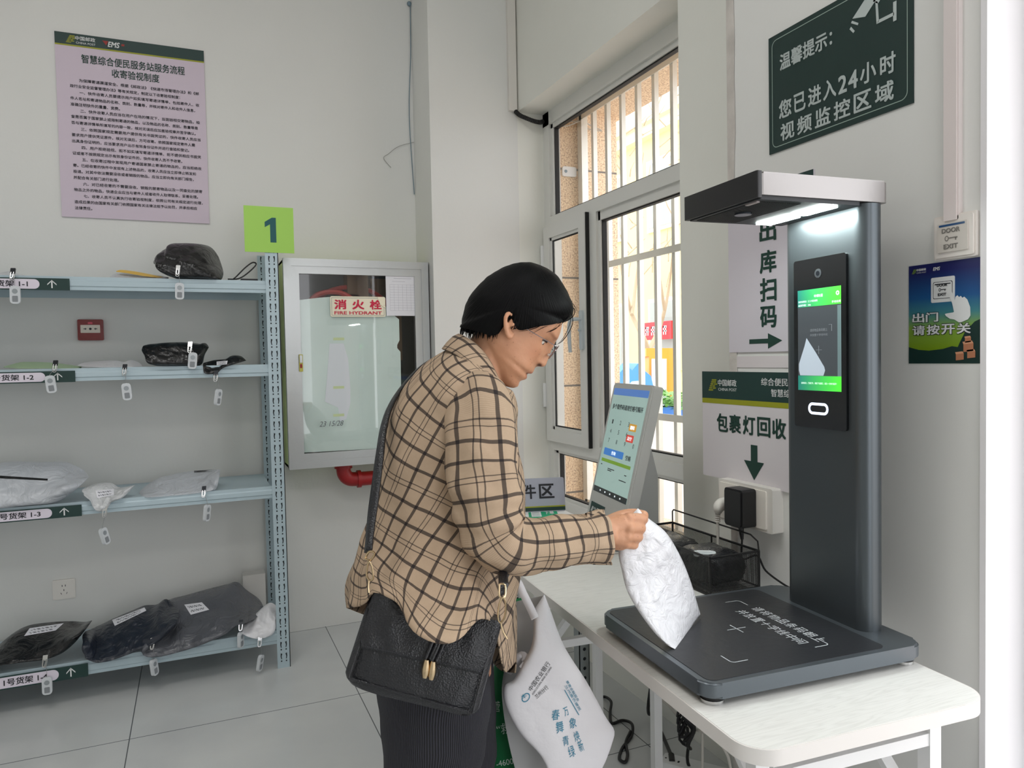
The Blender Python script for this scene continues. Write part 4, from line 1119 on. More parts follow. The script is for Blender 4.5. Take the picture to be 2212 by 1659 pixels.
# ================================================================ folding tables
def wood_mat():
    m = mat('whitewashed_wood_grain', (226, 226, 222), .42)
    g = NT(m); tc = g.n('ShaderNodeTexCoord'); mp = g.n('ShaderNodeMapping'); g.l(tc.outputs['Object'], mp.inputs[0]); mp.inputs['Scale'].default_value = (1.2, 14, 14); mp.inputs['Rotation'].default_value = (0, 0, math.radians(3.6))
    n1 = g.n('ShaderNodeTexNoise'); n1.inputs['Scale'].default_value = 2.2; n1.inputs['Detail'].default_value = 3; g.l(mp.outputs[0], n1.inputs['Vector'])
    w_ = g.math('FRACT', g.math('MULTIPLY', n1.outputs['Fac'], 14)); st = g.math('POWER', g.math('ABSOLUTE', g.math('SUBTRACT', w_, .5)), 2)
    g.l(g.mix(g.math('MULTIPLY', st, 2.2), srgb(228, 228, 224), srgb(210, 210, 205)), g.b.inputs['Base Color'])
    return m


wood = wood_mat()
ROT = 3.6
def loc2(o, deg=ROT):
    a = math.radians(deg); e1 = V((math.cos(a), -math.sin(a), 0)); e2 = V((math.sin(a), math.cos(a), 0)); o = V(o)
    return (lambda x, y, z=0: o + e1 * x + e2 * y + V((0, 0, z))), e1, e2


table_edge = mat('pale_edge_band', (226, 222, 218), .45)
tleg = mat('white_powder_coat', (232, 232, 232), .4)
TZ = .70


def table(o, W, L, label, n0=.075, n1=.06):
    T, e1, e2 = loc2(o)
    t = thing('folding_table', T(W / 2, L / 2), label, 'table', 'narrow folding tables in a row along the window wall')
    fr = Fr(T(0, 0, TZ - .026), e1, e2)
    b = B(); plate(b, fr, 0, 0, W, L, 0, .0255, .055, 1, 10)
    plate(b, fr, .003, .003, W - .003, L - .003, .0255, .026, .052, 0, 10)
    bmesh.ops.bevel(b, geom=[], offset=0)
    obj('table_top', b, [wood, table_edge], t, smooth=30)
    s = .013
    for (x, y) in ((.065, n0), (W - .065, n0), (.065, L - n1), (W - .065, L - n1)):
        b = B(); obox(b, T(x - s, y - s, .012), e1 * 2 * s, e2 * 2 * s, V((0, 0, TZ - .026 - .012))); obox(b, T(x - s - .002, y - s - .002, 0), e1 * (2 * s + .004), e2 * (2 * s + .004), V((0, 0, .014)), 1)
        obj('leg', b, [tleg, offw], t, smooth=0)
    for y in (n0, L - n1):
        b = B(); obox(b, T(.078, y - .011, .60), e1 * (W - .156), e2 * .022, V((0, 0, .022))); obj('crossbar', b, tleg, t, smooth=0)
        b = B(); obox(b, T(.078, y - .011, .47), e1 * (W - .156), e2 * .022, V((0, 0, .022))); obj('crossbar', b, tleg, t, smooth=0)
        sg_ = 1 if y < L / 2 else -1
        for x in (.11, W - .11):
            b = B(); obox(b, T(x - .012, y, .49), e1 * .024, e2 * .20 * sg_ + V((0, 0, .18)), e2 * -.006 * sg_ + V((0, 0, .012)), 0)
            for k in (.06, .1, .8):
                pp_ = T(x - .006, y, .504) + (e2 * .20 * sg_ + V((0, 0, .18))) * k; obox(b, pp_ - e2 * .008 * sg_, e1 * .012, e2 * .004 * sg_, V((0, 0, .003)), 1)
            obj('folding_brace', b, [tleg, hole_m], t, smooth=0)
    b = B(); obox(b, T(.06, .03, TZ - .046), e1 * (W - .12), e2 * .02, V((0, 0, .02))); obox(b, T(.06, L - .05, TZ - .046), e1 * (W - .12), e2 * .02, V((0, 0, .02)))
    obox(b, T(W * .5 - .012, .05, TZ - .046), e1 * .024, e2 * (L - .1), V((0, 0, .02))); obj('under_rail', b, tleg, t, smooth=0)
    return T


T1 = table((.747, .857, 0), .50, 1.085, 'white wood grain folding table carrying the dark scanner')
p = T1(0, 1.10)
T2 = table((p.x, p.y, 0), .46, 1.06, 'white folding table further back under the window, carrying the tilted touch screen', n0=.24)

# ================================================================ parcel scanner
SO = (.775, 1.0, 0)
D, e1, e2 = loc2(SO)
sct = thing('parcel_scanner', D(.24, .2, TZ), 'dark grey parcel scanning machine with a tall column, screen and lit overhead arm', 'scanner')
anth = mat('anthracite_metal', (100, 107, 113), .32, .6)
anth2 = mat('anthracite_column', (84, 90, 94), .36, .7)
padm = mat('black_scan_mat', (38, 40, 44), .42, var=(9, .12), bump=(70, .05))
b = B(); fr = Fr(D(0, 0, .714), e1, e2); plate(b, fr, 0, 0, .488, .405, 0, .028, .03, 0, 8)
be = [e for e in b.edges if abs(e.verts[0].co.z - e.verts[1].co.z) < 1e-5]
bmesh.ops.bevel(b, geom=be, offset=.004, segments=3, affect='EDGES')
obj('base_plate', b, anth, sct, smooth=40)
b = B(); fr = Fr(D(0, 0, .742), e1, e2); plate(b, fr, .012, .012, .405, .393, -.0005, .0008, .018, 0, 8); pad = obj('scan_pad', b, padm, sct, smooth=40)
for (x, y) in ((.03, .03), (.46, .03), (.03, .375), (.46, .375)):
    b = B(); cyl(b, D(x, y, TZ + .0002), D(x, y, TZ + .006), .021, 20, 1); cyl(b, D(x, y, TZ + .006), D(x, y, .715), .019, 20, 0); obj('rubber_foot', b, [black_r, chrome], sct)
b = B(); fr = Fr(D(0, 0, .7430), -e2, e1)   # text reads towards the camera
def pl(x, y): return (-y, x)
tx = [('请将物品条码朝上', .318, .288, .078), ('并放置十字线中间', .276, .285, .083)]
for s, xx, ya, yb in tx:
    st = (ya - yb) / len(s)
    for i, ch in enumerate(s):
        hh = .0125 if ch != '十' else .011
        txt(b, ch, fr, (-ya + st * i + st * .06, xx - hh, -ya + st * i + st * .92, xx + hh), -.004, 0, 0)
lw = .0022
def seg(a, c): 
    d = V((c[0] - a[0], c[1] - a[1], 0)).normalized(); n_ = V((-d.y, d.x, 0)) * lw / 2
    f = [fr.p(a[0] + n_.x, a[1] + n_.y), fr.p(c[0] + n_.x, c[1] + n_.y), fr.p(c[0] - n_.x, c[1] - n_.y), fr.p(a[0] - n_.x, a[1] - n_.y)]
    b.faces.new([b.verts.new(q) for q in f])
def bracket(y, x, sy, sx, l=.034):
    c_ = (-y, x); k = .008
    seg((c_[0] + sy * k, c_[1]), (c_[0] + sy * l, c_[1])); seg((c_[0], c_[1] + sx * k), (c_[0], c_[1] + sx * l)); 
    q = [(c_[0] + sy * k * (1 - math.sin(a)), c_[1] + sx * k * (1 - math.cos(a))) for a in [PI / 2 * i / 5 for i in range(6)]]
    for a_, d_ in zip(q, q[1:]): seg(a_, d_)
bracket(.340, .315, 1, -1); bracket(.340, .095, 1, 1); bracket(.062, .315, -1, -1); bracket(.062, .095, -1, 1)
seg((-.198 - .022, .205), (-.198 + .022, .205)); seg((-.198, .205 - .022), (-.198, .205 + .022))
obj('pad_lettering', b, mat('pale_grey_screen_print', (190, 196, 200), .6), sct, smooth=0, fix=False)
# column
b = B(); fr = Fr(D(0, 0, .742), e1, e2); plate(b, fr, .420, .080, .478, .312, -.0005, .846, .026, 0, 10); obj('column', b, anth2, sct, smooth=40)
# overhead arm
b = B(); fr = Fr(D(0, 0, 1.590), e1, e2); plate(b, fr, .178, .082, .484, .318, 0, .042, .010, 0, 6)
be = [e for e in b.edges if abs(e.verts[0].co.z - e.verts[1].co.z) < 1e-5 and e.verts[0].co.z > 1.6]
bmesh.ops.bevel(b, geom=be, offset=.003, segments=2, affect='EDGES')
arm = obj('overhead_arm', b, mat('silver_anthracite', (150, 146, 144), .3, .6, bump=(60, .02)), sct, smooth=40)
b = B(); plate(b, fr, .172, .080, .184, .320, -.006, .043, .003, 0); obj('arm_front_cap', b, black_p, arm, smooth=40)
b = B(); plate(b, fr, .180, .086, .420, .314, -.008, .0, .006, 0); obj('arm_underside', b, mat('matte_black', (26, 30, 34), .5), arm, smooth=40)
b = B()
for i in range(22): plate(b, fr, .190 + i * .0045, .10, .1922 + i * .0045, .30, -.0092, -.008, 0, 0)
cyl(b, fr.p(.235, .205, -.0125), fr.p(.235, .205, -.008), .017, 20, 1); plate(b, fr, .186, .10, .194, .135, -.0105, -.008, .002, 2)
obj('camera_grille', b, [mat('grille_black', (12, 14, 16), .5), mat('lens_black', (50, 54, 60), .15), mat('pale_slot', (170, 160, 160), .5)], arm, smooth=30)
led = mat('led_strip', (244, 255, 250), .5, emit=65)
b = B(); plate(b, fr, .340, .102, .378, .190, -.0105, -.008, .002); obj('led_strip', b, led, arm, smooth=0)
b = B(); plate(b, fr, .340, .205, .378, .300, -.0105, -.008, .002); obj('led_strip', b, led, arm, smooth=0)
# screen panel on the column
def cl(u, v):
    p_ = onx(u, v, 1.193); q = p_ - V(SO); return (-(q.dot(e2)), p_.z)
fc = Fr(D(.420, 0, 0), -e2, (0, 0, 1))
a_, c_ = cl(1707, 921), cl(1825, 547)
ax0, az0, ax1, az1 = a_[0], a_[1] + .0, c_[0], c_[1]
az1 = (cl(1707, 563)[1] + az1) / 2; az0 = (a_[1] + cl(1825, 931)[1]) / 2
b = B(); plate(b, fc, ax0, az0, ax1, az1, -.003, .006, .006, 0, 5); pn = obj('screen_panel', b, mat('black_glass', (8, 9, 11), .08, coat=.6), sct, smooth=40)
PWd, PHt = ax1 - ax0, az1 - az0
def dsp(r, g_, bl, e): return mat('display_%d_%d_%d' % (r, g_, bl), (r, g_, bl), .3, emit=e)
f6 = Fr(fc.p(0, 0, .0061), fc.ex, fc.ey)
sx0, sx1 = ax0 + PWd * .085, ax0 + PWd * .915; sz0 = (cl(1716, 843)[1] + cl(1816, 846)[1]) / 2; sz1 = (cl(1713, 630)[1] + cl(1815, 615)[1]) / 2
SWd, SHt = sx1 - sx0, sz1 - sz0
mg = mat('display_green_bar', (50, 150, 70), .3); g = NT(mg); tc = g.n('ShaderNodeTexCoord'); sp = g.n('ShaderNodeSeparateXYZ'); g.l(tc.outputs['Generated'], sp.inputs[0])
cmix = g.mix(sp.outputs[1], srgb(70, 200, 50), srgb(30, 104, 96)); g.l(cmix, g.b.inputs['Emission Color']); g.l(cmix, g.b.inputs['Base Color']); g.b.inputs['Emission Strength'].default_value = .8
b = B(); plate(b, f6, sx0, sz0, sx1, sz1, 0, .0004); dp = obj('display', b, dsp(58, 62, 66, .55), pn, smooth=0)
b = B(); plate(b, f6, sx0, sz1 - SHt * .17, sx1, sz1, .0004, .0007); obj('display_header', b, mg, pn, smooth=0)
b = B(); plate(b, f6, sx0, sz0, sx1, sz0 + SHt * .145, .0004, .0007); obj('display_footer', b, mg, pn, smooth=0)
b = B(); Q = lambda x, y: (sx0 + SWd * x, sz0 + SHt * y)
plate(b, f6, *Q(.92, .145), *Q(1, .82), .0004, .0006, 0, 1)
shape(b, f6, [Q(0.02, .26), Q(.02, .20), Q(.05, .148), Q(.60, .148), Q(.64, .20), Q(.62, .235), Q(.42, .38), Q(.21, .52), Q(.16, .44)], .0004, .0006, 0)
obj('camera_view', b, [dsp(150, 160, 170, .7), dsp(90, 108, 110, .6)], pn, smooth=0)
b = B()
txt(b, '中邮E通', f6, (*Q(.40, .915), *Q(.60, .945)), .0, 0, .001); txt(b, '当前快递网点：三二六综合便民', f6, (*Q(.02, .875), *Q(.48, .895)), 0, 0, .001); txt(b, '出库件数：346', f6, (*Q(.02, .838), *Q(.32, .860)), 0, 0, .001); txt(b, '手动出库', f6, (*Q(.80, .845), *Q(1.0, .868)), 0, 0, .001)
txt(b, '出库成功，门锁打开，请取下包裹灯，请在一分钟内离开！', f6, (*Q(.08, .062), *Q(.90, .082)), 0, 0, .001)
cxy = Q(.93, .935)
for k in range(14):
    a1 = PI * 2 * k / 14; a2 = PI * 2 * (k + 1) / 14
    b.faces.new([b.verts.new(f6.p(cxy[0] + r_ * math.cos(a), cxy[1] + r_ * math.sin(a), .001)) for r_, a in ((.0045, a1), (.0045, a2), (.0022, a2), (.0022, a1))])
for (x, y, w_, h_) in ((.48, .40, .14, .002), (.55 - .005, .36, .01, .08)): pass
plate(b, f6, *Q(.43, .398), *Q(.57, .402), .0008, .001, 0, 1); plate(b, f6, *Q(.495, .36), *Q(.505, .44), .0008, .001, 0, 1); plate(b, f6, *Q(.73, .64), *Q(.80, .643), .0008, .001, 0, 1); plate(b, f6, *Q(.79, .58), *Q(.80, .643), .0008, .001, 0, 1)
txt(b, '请将物品条码朝上', f6, (*Q(.30, .58), *Q(.70, .61)), -.005, 1, .001); txt(b, '并放置十字线中间', f6, (*Q(.30, .535), *Q(.70, .56)), -.005, 1, .001)
obj('display_lettering', b, [dsp(220, 240, 230, .9), dsp(110, 114, 118, .6)], pn, smooth=0, fix=False)
b = B(); cx_, cz_ = ax0 + PWd * .48, az0 + PHt * .115
o_ = rr(cx_ - PWd * .195, cz_ - .0125, cx_ + PWd * .195, cz_ + .0125, .0122, 8); i_ = rr(cx_ - PWd * .155, cz_ - .007, cx_ + PWd * .155, cz_ + .007, .0068, 8)
for k in range(len(o_)):
    k2 = (k + 1) % len(o_); b.faces.new([b.verts.new(f6.p(*q, .0006)) for q in (o_[k], o_[k2], i_[k2], i_[k])])
obj('reader_light_ring', b, dsp(214, 226, 250, 1.1), pn, smooth=0, fix=False)
b = B(); cyl(b, f6.p(ax0 + PWd * .49, az1 - .033, 0), f6.p(ax0 + PWd * .49, az1 - .033, .001), .0095, 20); cyl(b, f6.p(ax0 + PWd * .49, az1 - .033, .001), f6.p(ax0 + PWd * .49, az1 - .033, .0016), .005, 16, 1); obj('panel_camera', b, [mat('camera_ring', (60, 62, 66), .3), mat('camera_glass', (20, 24, 30), .1)], pn)

# ================================================================ touch screen kiosk
yaw, tl, KW, KH = -.147, .24, .271, .352
n0 = V((-math.cos(yaw), -math.sin(yaw), 0)); kr = V((math.sin(yaw), -math.cos(yaw), 0)); ku = V((0, 0, 1)) * math.cos(tl) - n0 * math.sin(tl)
kc = V((1.203, 2.039, .85))
kt = thing('touch_screen_terminal', V((kc.x + .05, kc.y, TZ)), 'grey tilted touch screen terminal showing a number keypad on the table by the window', 'touch screen')
fr = Fr(kc - kr * KW / 2, kr, ku)
kgrey = mat('satin_grey_shell', (196, 196, 192), .35, .25)
b = B(); plate(b, fr, -.018, -.105, KW + .018, KH + .018, -.034, -.004, .012, 0, 6); plate(b, fr, -.014, -.101, KW + .014, KH + .014, -.004, 0, .010, 0, 6); obj('screen_shell', b, kgrey, kt, smooth=40)
f1 = Fr(fr.p(0, 0, .0002), kr, ku)
b = B(); plate(b, f1, 0, 0, KW, KH, 0, .0006); scn = obj('display', b, mat('terminal_display', (170, 198, 192), .12, emit=.2), kt, smooth=0)
K = lambda x, y: (KW * x, KH * y)
b = B(); plate(b, f1, *K(0, .935), *K(1, 1), .0006, .0009, 0, 0); obj('header_bar', b, dsp(76, 120, 190, .3), scn, smooth=0)
b = B(); plate(b, f1, *K(.08, .36), *K(.66, .425), .0006, .0009, .003, 0); obj('query_key', b, dsp(50, 116, 190, .35), scn, smooth=0)
b = B(); plate(b, f1, *K(.66, .625), *K(.86, .69), .0006, .0009, .003, 0); obj('delete_key', b, dsp(206, 150, 40, .3), scn, smooth=0)
b = B(); plate(b, f1, *K(.64, .525), *K(.84, .59), .0006, .0009, .003, 0); obj('clear_key', b, dsp(204, 60, 44, .35), scn, smooth=0)
b = B(); plate(b, f1, *K(.06, .295), *K(.92, .325), .0006, .0009, 0, 0); obj('green_bar', b, dsp(110, 150, 30, .3), scn, smooth=0)
b = B(); plate(b, f1, *K(0, 0), *K(1, .052), .0006, .0009, 0, 0); obj('task_bar', b, mat('dark_task_bar', (36, 44, 46), .2), scn, smooth=0)
b = B(); txt(b, '多个取件码请用空格号隔开', f1, (*K(.06, .80), *K(.94, .85)), .006, 0, .001)
for i, ch in enumerate('1234567890'):
    x, y = (.14 + .24 * (i % 3), .66 - .09 * (i // 3)) if i < 9 else (.86, .48); 
    txt(b, ch, f1, (*K(x, y), *K(x + .035, y + .04)), 0, 0, .001)
txt(b, '空格', f1, (*K(.74, .365), *K(.88, .41)), .006, 0, .001); txt(b, '删除', f1, (*K(.70, .64), *K(.82, .675)), .004, 1, .0014); txt(b, '清空', f1, (*K(.68, .54), *K(.80, .575)), .004, 1, .0014); txt(b, '查询', f1, (*K(.32, .375), *K(.44, .41)), .004, 1, .0014)
for x in (.2, .35, .5, .65, .8): plate(b, f1, *K(x, .02), *K(x + .03, .034), .0009, .0011, 0, 1)
for (x, y, x2) in ((.3, .24, .5), (.3, .225, .42), (.8, .23, .86), (.68, .175, .88), (.07, .262, .11)): plate(b, f1, *K(x, y), *K(x2, y + .008), .0009, .0011, 0, 0)
obj('display_lettering', b, [mat('screen_dark_ink', (52, 62, 66), .4), dsp(226, 232, 236, .4)], scn, smooth=0, fix=False)
f2 = Fr(fr.p(0, -.088, .0002), kr, ku)
b = B(); plate(b, f2, .005, 0, .125, .052, 0, .0006, 0, 0); plate(b, f2, .005, 0, .125, .006, .0006, .0008, 0, 1); logo_post(b, f2, .014, .02, .018, 2, .0007); txt(b, '中国邮政', f2, (.034, .030, .056, .037), 0, 2, .001); txt(b, '综合便民服务站', f2, (.066, .030, .118, .039), .01, 2, .001); txt(b, '智慧综合', f2, (.078, .014, .112, .022), .01, 2, .001)
obj('brand_label', b, [dgreen, gold_l, wink], kt, smooth=0, fix=False)
b = B()
prof = [(-.035, .22), (-.055, .215), (-.115, .10), (-.115, .02), (-.035, -.06)]
pr = []
for dz_, up_ in prof: pr.append(fr.p(KW / 2 - .075, up_, dz_))
bz = [q.copy() for q in pr]
q3 = V((pr[3].x, pr[3].y, TZ + .012)); q4 = V((pr[4].x, pr[4].y, TZ + .012))
q3 = pr[2].copy(); q3.z = TZ + .012
poly(b, [pr[0], pr[1], pr[2], q3, q4, pr[4]], kr * .15)
obj('stand', b, mat('grey_stand', (186, 186, 184), .4, .2), kt, smooth=0)
b = B(); c0 = V((kc.x + .06, kc.y, TZ)); ff = Fr(c0, kr, -n0); plate(b, ff, -.11, -.085, .11, .10, .0003, .012, .015, 0, 6); obj('foot_plate', b, mat('dark_grey_base', (120, 122, 122), .4), kt, smooth=40)

# ================================================================ desk sign, leaflet
t = thing('desk_sign', (1.17, 2.58, TZ), 'grey desk sign with bold black characters on the far table', 'sign')
R_ = V((1.313, 2.556, TZ)); Lp = R_ - V((.96, -.26, 0)).normalized() * .285; ex = (R_ - Lp).normalized()
fr = Fr(Lp, ex, V((0, .10, .995))); Hs = .131
b = B(); plate(b, fr, 0, .0005, .285, Hs, -.004, 0, .006); obj('panel', b, mat('grey_lilac_panel', (164, 166, 180), .5), t, smooth=0)
b = B(); plate(b, fr, 0.001, .004, .284, .018, 0, .0006, 0, 0); plate(b, fr, .001, .018, .284, .023, 0, .0006, 0, 1); obj('green_stripe', b, [dgreen, gold_l], t, smooth=0)
b = B(); 
for ch, x in zip('寄件区', (.030, .112, .184)): txt(b, ch, fr, (x, .052, x + .060, .108), .022, 0, .001)
obj('lettering', b, bink, t, smooth=0, fix=False)
b = B(); fb = Fr(Lp + V((0, .02, 0)), ex, V((-ex.y, ex.x, 0))); plate(b, fb, 0, -.02, .285, .05, .0003, .004); obj('foot', b, mat('grey_lilac_panel', (164, 166, 180), .5), t, smooth=0)
t = thing('leaflet', (1.0, 2.30, TZ), 'green leaflet with white boxes lying flat on the table before the desk sign', 'leaflet')
a_, c_, d_ = onz(1086, 1121, TZ), onz(1214, 1118, TZ), onz(1183, 1103, TZ)
ex = (c_ - a_).normalized(); fr = Fr(a_ + V((0, 0, .0004)), ex, V((-ex.y, ex.x, 0)))
LW = (c_ - a_).length * .95; LH = .19
b = B(); plate(b, fr, 0, 0, LW, LH, 0, .0008); obj('sheet', b, mat('leaf_green_print', (20, 160, 112), .45), t, smooth=0)
b = B(); plate(b, fr, LW * .27, LH * .1, LW * .47, LH * .6, .0008, .001, 0, 0); plate(b, fr, LW * .52, LH * .1, LW * .70, LH * .62, .0008, .001, 0, 0); plate(b, fr, LW * .27, LH * .6, LW * .47, LH * .66, .0008, .001, 0, 1)
for i in range(5):
    for x in (.29, .54): plate(b, fr, LW * x, LH * (.16 + .085 * i), LW * (x + .13), LH * (.18 + .085 * i), .001, .0012, 0, 2)
txt(b, '下单', fr, (LW * .76, LH * .3, LW * .94, LH * .62), .02, 0, .001)
obj('print', b, [wink, gold_l, mat('grey_small_print', (120, 150, 140), .6)], t, smooth=0, fix=False)

# ================================================================ wire mesh tray
def mesh_mat():
    m = bpy.data.materials.new('black_wire_mesh'); m.use_nodes = True; MATS['black_wire_mesh'] = m
    g = NT(m); g.b.inputs['Base Color'].default_value = (.008, .008, .009, 1); g.b.inputs['Roughness'].default_value = .45
    uv = g.n('ShaderNodeUVMap'); sp = g.n('ShaderNodeSeparateXYZ'); g.l(uv.outputs[0], sp.inputs[0])
    a1 = g.math('ADD', sp.outputs[0], sp.outputs[1]); a2 = g.math('SUBTRACT', sp.outputs[0], sp.outputs[1]); P_ = .0042
    f = lambda c: g.math('LESS_THAN', g.math('FRACT', g.math('DIVIDE', g.math('ADD', c, 5), P_)), .34)
    g.l(g.math('MAXIMUM', f(a1), f(a2)), g.b.inputs['Alpha'])
    return m


wm = mesh_mat()
bk = thing('mesh_tray', (1.23, 1.65, TZ), 'black wire mesh tray full of dark pouches beside the scanner', 'tray')
x0, x1, y0, y1, zb, zt = 1.153, 1.306, 1.472, 1.842, TZ + .004, .796
def panel(b, pts):
    lay = b.loops.layers.uv.verify(); vs = [b.verts.new(p) for p in pts]; f = b.faces.new(vs)
    ex = (pts[1] - pts[0]).normalized(); ey = (pts[3] - pts[0]).normalized()
    for lp, p_ in zip(f.loops, pts): lp[lay].uv = ((p_ - pts[0]).dot(ex), (p_ - pts[0]).dot(ey))
b = B()
panel(b, [V((x0, y0, zb)), V((x1, y0, zb)), V((x1, y0, zt)), V((x0, y0, zt))]); panel(b, [V((x1, y0, zb)), V((x1, y1, zb)), V((x1, y1, zt)), V((x1, y0, zt))])
panel(b, [V((x1, y1, zb)), V((x0, y1, zb)), V((x0, y1, zt)), V((x1, y1, zt))]); panel(b, [V((x0, y1, zb)), V((x0, y0, zb)), V((x0, y0, zt)), V((x0, y1, zt))])
panel(b, [V((x0, y0, zb)), V((x0, y1, zb)), V((x1, y1, zb)), V((x1, y0, zb))]); panel(b, [V((x0, 1.66, zb)), V((x1, 1.66, zb)), V((x1, 1.66, zt - .02)), V((x0, 1.66, zt - .02))])
obj('mesh_walls', b, wm, bk, smooth=0, fix=False)
b = B()
for z in (zt, zb):
    tube(b, [V((x0, y0, z)), V((x1, y0, z)), V((x1, y1, z)), V((x0, y1, z)), V((x0, y0, z))], .0034 if z == zt else .0025, 6)
for (x, y) in ((x0, y0), (x1, y0), (x1, y1), (x0, y1)): tube(b, [V((x, y, zb)), V((x, y, zt))], .0032, 6)
tube(b, [V((x1, 1.66, zb)), V((x1, 1.66, zt))], .0026, 6)
obj('wire_frame', b, black_p, bk)
b = B(); tube(b, [V((x1, y1, zt)), V((x1, y1, zt + .034)), V((x1, y1 - .006, zt + .04)), V((x1, y0 + .03, zt + .036)), V((x1, y0 + .004, zt + .024)), V((x1, y0, zt))], .0022, 6); obj('top_rail', b, black_p, bk)
dkp = film('black_pouch_film', (26, 28, 32), .25, .6, 30)
rng = random.Random(5)
def pouch(c, sx, sy, sz, seed, name, lab, m):
    b = B(); bmesh.ops.create_icosphere(b, subdivisions=4, radius=1)
    for v in b.verts:
        p_ = v.co.copy(); q = V([math.copysign(abs(k) ** .6, k) for k in p_]); q *= 1 + .10 * nz(p_, 2.6, seed) + .05 * nz(p_, 6, seed)
        v.co = V((c[0] + q.x * sx, c[1] + q.y * sy, c[2] + q.z * sz))
    return obj(name, b, m, None, smooth=70, label=lab, cat='pouch', group='pouches in the mesh tray')
pouch((1.226, 1.565, .752), .066, .084, .042, 1, 'dark_pouch', 'black shiny pouch filling the near end of the mesh tray', dkp)
pouch((1.228, 1.748, .748), .066, .078, .038, 2, 'dark_pouch', 'black pouch at the far end of the mesh tray', dkp)
b = B(); c0 = onz(1522, 1196, .788); ff = Fr(c0, (.86, -.5, .0), (.5, .86, .1)); plate(b, ff, -.028, -.012, .028, .012, -.004, .004, .009, 0, 6); plate(b, ff, -.02, -.006, .018, .006, .004, .007, .004, 0, 4)
tag(obj('loose_clip', b, mat('bright_clear_plastic', (214, 220, 222), .15)), 'small clear light tag lying on top of the pouches in the mesh tray', 'tag')

# ================================================================ under the tables
b = B(); x_, y_ = 1.225, 2.26
box(b, x_ - .02, x_ + .02, y_, y_ + .003, 0, .655); box(b, x_ - .02, x_ - .017, y_, y_ + .04, 0, .655); box(b, x_ + .017, x_ + .02, y_, y_ + .04, 0, .655)
fr = Fr((x_, y_ - .0003, 0), (1, 0, 0), (0, 0, 1))
for k in range(18): plate(b, fr, -.006, .03 + .034 * k, .006, .042 + .034 * k, 0, .0003, .006, 1)
tag(obj('perforated_upright', b, [mat('grey_perforated_steel', (150, 156, 156), .5, .3), hole_m], smooth=0), 'grey perforated steel upright standing under the far table behind the tote bag', 'metal upright')
def G(u, v, z=.006): return onz(u, v, z)
b = B(); tube(b, [G(1290, 1510), G(1306, 1505), G(1320, 1516, .02), G(1318, 1540), G(1322, 1562), G(1345, 1556), G(1365, 1564, .015), G(1364, 1590), G(1345, 1615), G(1338, 1638), G(1350, 1646), G(1356, 1630), G(1352, 1604), G(1362, 1580, .012)], .0052, 8, smooth=6)
tag(obj('black_floor_cord', b, cord_b), 'black cord looped on the floor behind the tote bag', 'cable')
b = B(); tube(b, [V((1.30, 1.95, TZ - .05)), V((1.30, 1.93, .4)), G(1400, 1530, .06), G(1412, 1545, .02), G(1430, 1585), G(1450, 1632, .03)], .006, 8, smooth=6); cyl(b, G(1450, 1632, .03), G(1452, 1648, .03), .011, 10)
tag(obj('black_power_cord', b, cord_b), 'black power cord running down to the white power strip', 'cable')
b = B(); tube(b, [V((1.22, 1.46, TZ - .04)), onx(1491, 1530, 1.30), onx(1488, 1600, 1.34), onx(1490, 1659, 1.36), V((1.36, 1.70, .01))], .005, 8, smooth=5)
for k in range(4):
    c0 = onx(1484 + 2 * k, 1582, 1.30); a0 = .05 * k
    P = [c0 + V((.012 * math.sin(3 * a + k), -.026 * math.cos(a) * (1 - .05 * k), .050 * math.sin(a) * (1 - .06 * k))) + V((0, .008 * k, .006 * k)) for a in [PI * 2 * i / 20 for i in range(21)]]
    tube(b, P, .0042, 7)
tag(obj('coiled_cord', b, cord_b), 'black cord tied in a hanging coil under the scanner table', 'cable')
b = B(); tube(b, [V((1.24, 1.72, TZ - .05)), onx(1425, 1480, 1.32), onx(1450, 1530, 1.32), onx(1490, 1570, 1.32), onx(1540, 1590, 1.32), onx(1568, 1625, 1.32), onx(1578, 1660, 1.33), V((1.34, 1.60, .02))], .0042, 8, smooth=6)
tag(obj('grey_cord', b, cord_w), 'pale grey cord drooping under the scanner table towards the pillar', 'cable')
c0 = G(1445, 1662, .0); ff = Fr(c0, (.6, -.8, 0), (.8, .6, 0))
t = thing('power_strip', c0, 'white power strip on the floor under the scanner table', 'power strip')
b = B(); plate(b, ff, -.02, -.03, .25, .03, .0003, .035, .006); obj('housing', b, white_p, t)
b = B(); plate(b, ff, -.012, -.004, -.006, .002, .035, .0355, .003); plate(b, ff, .03, -.01, .036, .0, .035, .0355, .0); plate(b, ff, .06, -.01, .066, .0, .035, .0355, .0); obj('slots', b, hole_m, t, smooth=0)

# ================================================================ the woman at the scanner
HD0 = 1.50
HCX, HCY = 1110, 720
PXM = FOC / HD0          # drawing units per metre at the head's own depth


def HL(a, b, lat): return S(HCX + .79 * a - .61 * b, HCY + .61 * a + .79 * b, HD0) + FWD * lat


def lerp_tab(tab, x):
    if x <= tab[0][0]: return tab[0][1]
    for (x0, y0), (x1, y1) in zip(tab, tab[1:]):
        if x <= x1:
            t = (x - x0) / (x1 - x0); return y0 + (y1 - y0) * t
    return tab[-1][1]


